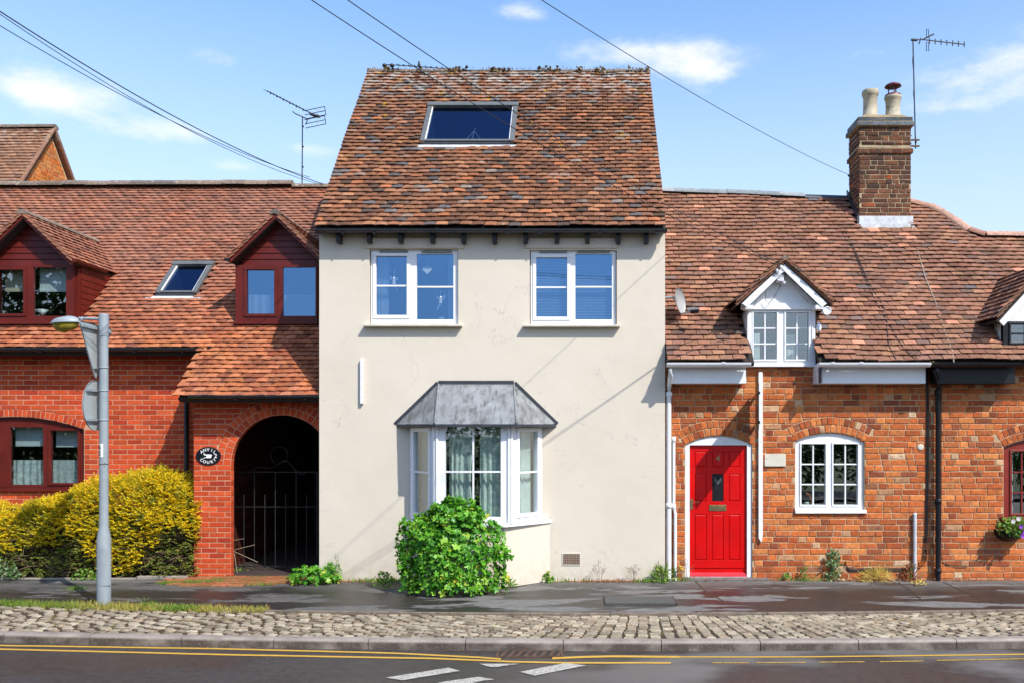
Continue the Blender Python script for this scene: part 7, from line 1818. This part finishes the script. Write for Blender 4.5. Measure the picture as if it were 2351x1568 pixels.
cable('roof_wire', [roofpt(*p) for p in ((1883,452),(1895,475),(1925,520),(1960,575),(1985,640),(2010,690),(2040,745),(2075,800),(2110,832))], .006, MT['cable'], 'upper black wire running down the cottage tiles from the ridge', group='wires lying on the cottage roof')
cable('roof_wire', [roofpt(*p) for p in ((1905,452),(1915,480),(1938,525),(1965,580),(1992,645),(2025,700),(2035,740),(2040,790),(2060,830))], .006, MT['cable'], 'black wire twisting beside the upper one down the cottage tiles', group='wires lying on the cottage roof')
cable('roof_wire', [roofpt(*p) for p in ((2093,520),(2105,570),(2125,640),(2150,700),(2168,760),(2186,805),(2190,832))], .009, MT['cablelight'], 'bleached tan wire running down the cottage tiles from the chimney', group='wires lying on the cottage roof')
cable('roof_wire', [roofpt(*p) for p in ((1532,827),(1600,800),(1660,782),(1698,790),(1708,812),(1722,828))], .0055, MT['cable'], 'black wire along the tiles left of the white dormer to its foot', group='wires lying on the cottage roof')
YQ = YC-.02
for k, (dx, lb) in enumerate(((0,'left'),(5,'middle'),(9,'right'))):
    cable('wall_cable', [P(2126+dx*.5,846,YQ),P(2128+dx*.5,950,YQ),P(2127+dx*.5,1100,YQ),P(2125+dx*.5,1220,YQ),P(2118+dx,1285,YQ),P(2104+dx,1304,YQ-.004*k),P(2060,1303+k*3,YQ),P(1985,1304+k*3,YQ),P(1953,1306+k*2,YQ),P(1941,1298,YQ),P(1942,1288,YQ)], .006, MT['cable'], '%s strand of the black cables on the brick left of the black downpipe' % lb, group='cables down the cottage wall')
cable('wall_cable', [P(2161,880,YQ),P(2161,1100,YQ),P(2160,1270,YQ),P(2166,1292,YQ),P(2190,1300,YQ),P(2220,1301,YQ)], .005, MT['cable'], 'single black cable right of the black downpipe turning along the wall foot', group='cables down the cottage wall')
cable('dormer_cable', [P(1873,702,11.99),P(1873,760,11.99),P(1874,830,11.99)], .006, MT['cable'], 'black cable down the right edge of the white dormer')
# ================================================================== aerials
def aerial(base, top, d, label, n=12, step=.13, refl=True, par_loop=False, name='tv_aerial', r=.012, el=.11, tilt=Vector((0,0,1))):
    t = empty(name, base, label, 'aerial'); base, top = Vector(base), Vector(top); d = Vector(d).normalized()
    MB().tube([base, top], r, 8).build('mast', MT['darkiron'], t)
    if par_loop:
        for k in range(5): z = base.lerp(top, (k+.5)/5); MB().box(z.x-.002,z.x+.03,z.y-.012,z.y+.012,z.z-.012,z.z+.012).build('cable_clip', MT['cable'], t)
    return t
mdx = X(693,17.2); tb_ = (mdx,17.2,6.3); tp_ = P(694.5,268,17.2); A1 = aerial(tb_, tp_, (1,0,0), 'long television aerial on a thin mast behind the left roof ridge', par_loop=True)
bt, bf = P(735,272,17.0), P(614,210,17.9); dd = (bf-bt).normalized()
MB().tube([bt, bf], .010, 6).build('boom', MT['darkiron'], A1)
sd2 = Vector((.62,.78,.0)).normalized()
for k in range(13):
    c = bt.lerp(bf, .25+.75*k/12); MB().tube([c-sd2*.09, c, c+sd2*.09+Vector((0,0,.0))], .006, 5).build('element', MT['darkiron'], A1)
    if k % 2: MB().tube([c, c-Vector((.0,0,.03))], .012, 5).build('clip', MT['darkiron'], A1)
for s_ in (0, 1):
    o = P(732, 258, 17.0) if s_ == 0 else P(732, 279, 17.0); e = Vector((.36,0,.075)); uz = Vector((.012,0,-.08))
    for j in range(3): MB().tube([o-e*.75+uz*(j-1)*1.0, o+e*.35+uz*(j-1)], .008, 5).build('reflector_rod', MT['darkiron'], A1)
    MB().tube([o+e*.35+uz*-1, o+e*.35+uz], .008, 5).build('reflector_rod', MT['darkiron'], A1); MB().tube([o-e*.05+uz*-1.2, o-e*.05+uz*1.2], .009, 5).build('reflector_rod', MT['signback'], A1)
MB().tube([P(712,262,17),P(722,266,17),P(732,268,17)], .028, 8).build('feed_box', MT['darkiron'], A1)
MB().tube([P(672,257,17.2),P(678,262,17.2),P(692,268,17.2),P(708,275,17.2)], .011, 6).build('bracket', MT['darkiron'], A1); MB().tube([P(706,276,17.1),P(702,287,17.1)], .009, 6).build('bracket', MT['darkiron'], A1)
YA2 = 14.4; A2 = aerial(P(2102,342,YA2), P(2096,92,YA2), (1,0,0), 'television aerial on a thin mast strapped to the chimney', r=.011)
MB().tube([P(2096,92,YA2),P(2120,92,YA2),P(2215,103,YA2)], .009, 6).build('boom', MT['darkiron'], A2)
for k in range(7):
    c = P(2134+k*13.3, 95.2+k*1.25, YA2); MB().tube([c+Vector((0,0,-.045)), c+Vector((0,0,.045))], .009, 5).build('element', MT['darkiron'], A2)
MB().tube([P(2118,92,YA2),P(2144,79,YA2)], .012, 6).build('reflector_arm', MT['darkiron'], A2); MB().tube([P(2114,88,YA2),P(2110,102,YA2)], .010, 6).build('reflector_arm', MT['darkiron'], A2)
for y0_, y1_ in ((68,88),(98,118)): MB().tube([P(2127,y0_,YA2),P(2132,y0_,YA2),P(2132,y1_,YA2),P(2127,y1_,YA2),P(2127,y0_,YA2)], .006, 5).build('dipole', MT['darkiron'], A2)
MB().tube([P(2092,92,YA2),P(2106,93,YA2)], .02, 6).build('clamp', MT['darkiron'], A2)
cable('mast_lead', [P(2097,112,YA2-.02),P(2095,140,YA2-.02),P(2099,190,YA2-.02),P(2097,215,YA2-.02),P(2101,262,YA2-.02),P(2100,300,YA2-.02),P(2104,330,YA2-.02)], .006, MT['cable'], 'black lead wandering down the chimney aerial mast')
for py in (322,336): MB().tube([P(2082,py,14.2),P(2110,py,YA2)], .016, 6).build('mast_bracket', MT['rustiron'], A2)
MB().tube([P(1955,404,14.3),P(1948,404,14.25)], .02, 6).build('cable_hook', MT['darkiron'], None, label='small dark hook on the left face of the chimney', cat='hook')
for k, (py) in enumerate((312,330,341)):
    z = Z(py,chy0); b = MB(); b.tube([(chx0-.01,chy1,z+.01),(chx0-.012,chy0-.014,z+.008),((chx0+chx1)/2,chy0-.016,z-.004),(chx1+.012,chy0-.014,z-.006),(chx1+.012,chy1,z)], .004, 5); b.build('lashing_wire', MT['cable'], chim)
A3b = P(888,150,15.1); A3 = empty('tv_aerial', P(882,165,15.1), 'low television aerial lying along the left end of the main roof ridge', 'aerial')
MB().tube([P(882,152,15.1),P(882,170,15.1)], .014, 6).build('mast', MT['darkiron'], A3); MB().tube([P(880,149,15.1),P(905,150,15.1),P(1075,162,15.6)], .008, 6).build('boom', MT['darkiron'], A3)
for k in range(13): c = P(915+k*12.6, 151+k*.85, 15.15+k*.035); MB().tube([c-Vector((0,.06,.004)), c+Vector((0,.06,.016))], .010, 5).build('element', MT['darkiron'], A3)
for px in (883,900): MB().lathe(P(px,152,15.1), [(.01,-.03),(.04,-.01),(.04,.02),(.01,.04)], 10).build('junction_box', MT['darkiron'], A3)
bd = empty('bird', P(962,150,15.0), 'small dark bird perched on the low aerial above the main roof', 'bird'); c = P(962,149,15.0)
b = MB(); b.lathe((c.x,c.y,c.z-.03), [(.004,-.03),(.022,.0),(.026,.03),(.016,.055),(.017,.07),(.012,.085),(.002,.09)], 10); b.add([c+Vector((0,0,-.05)),c+Vector((.03,0,-.10)),c+Vector((.045,0,-.09)),c+Vector((.015,0,-.02))], [(0,1,2,3),(3,2,1,0)]); b.build('body', MT['darkiron'], bd)

# ================================================================== trees across the road, behind the viewer, seen in the panes
def tree_mass(spec, label, name='garden_trees'):
    C, D, U, L, W = [], [], [], [], []
    for (x, y, z, rx_, rz_, n) in spec:
        for _ in range(n):
            d = Vector((rg_.normal(),rg_.normal(),rg_.normal())).normalized(); k = rg_.uniform(.6,1.05)*(1+.2*noise.noise(d*3+Vector((x,0,0)))); C.append(Vector((x,y,z))+Vector((d.x*rx_*k,d.y*rx_*.7*k,d.z*rz_*k))); D.append(d+Vector((rg_.normal(),rg_.normal(),rg_.normal()))*.5); U.append((rg_.normal(),rg_.normal(),1)); L.append((.42 if x < -14 else .24)*rg_.uniform(.6,1.3)); W.append(.30 if x < -14 else .15)
    return blades(name, C, D, U, L, W, MT['treeleaf'], None, label=label, cat='trees')
tree_mass([(-24,-11,6.5,6,6,13000),(-17,-10,3.6,4,4,7000),(-11,-9.5,2.2,3.5,2.4,5000),(-5,-9.5,1.9,3.4,2.0,4500),(1,-9.5,2.1,3.4,2.2,4500),(7,-9.5,1.9,3.4,2.1,4500),(13,-9.5,2.4,3.6,2.6,4500),(19,-10,2.4,4,2.6,4000)], 'dark garden trees and hedge across the road that show in the window panes')
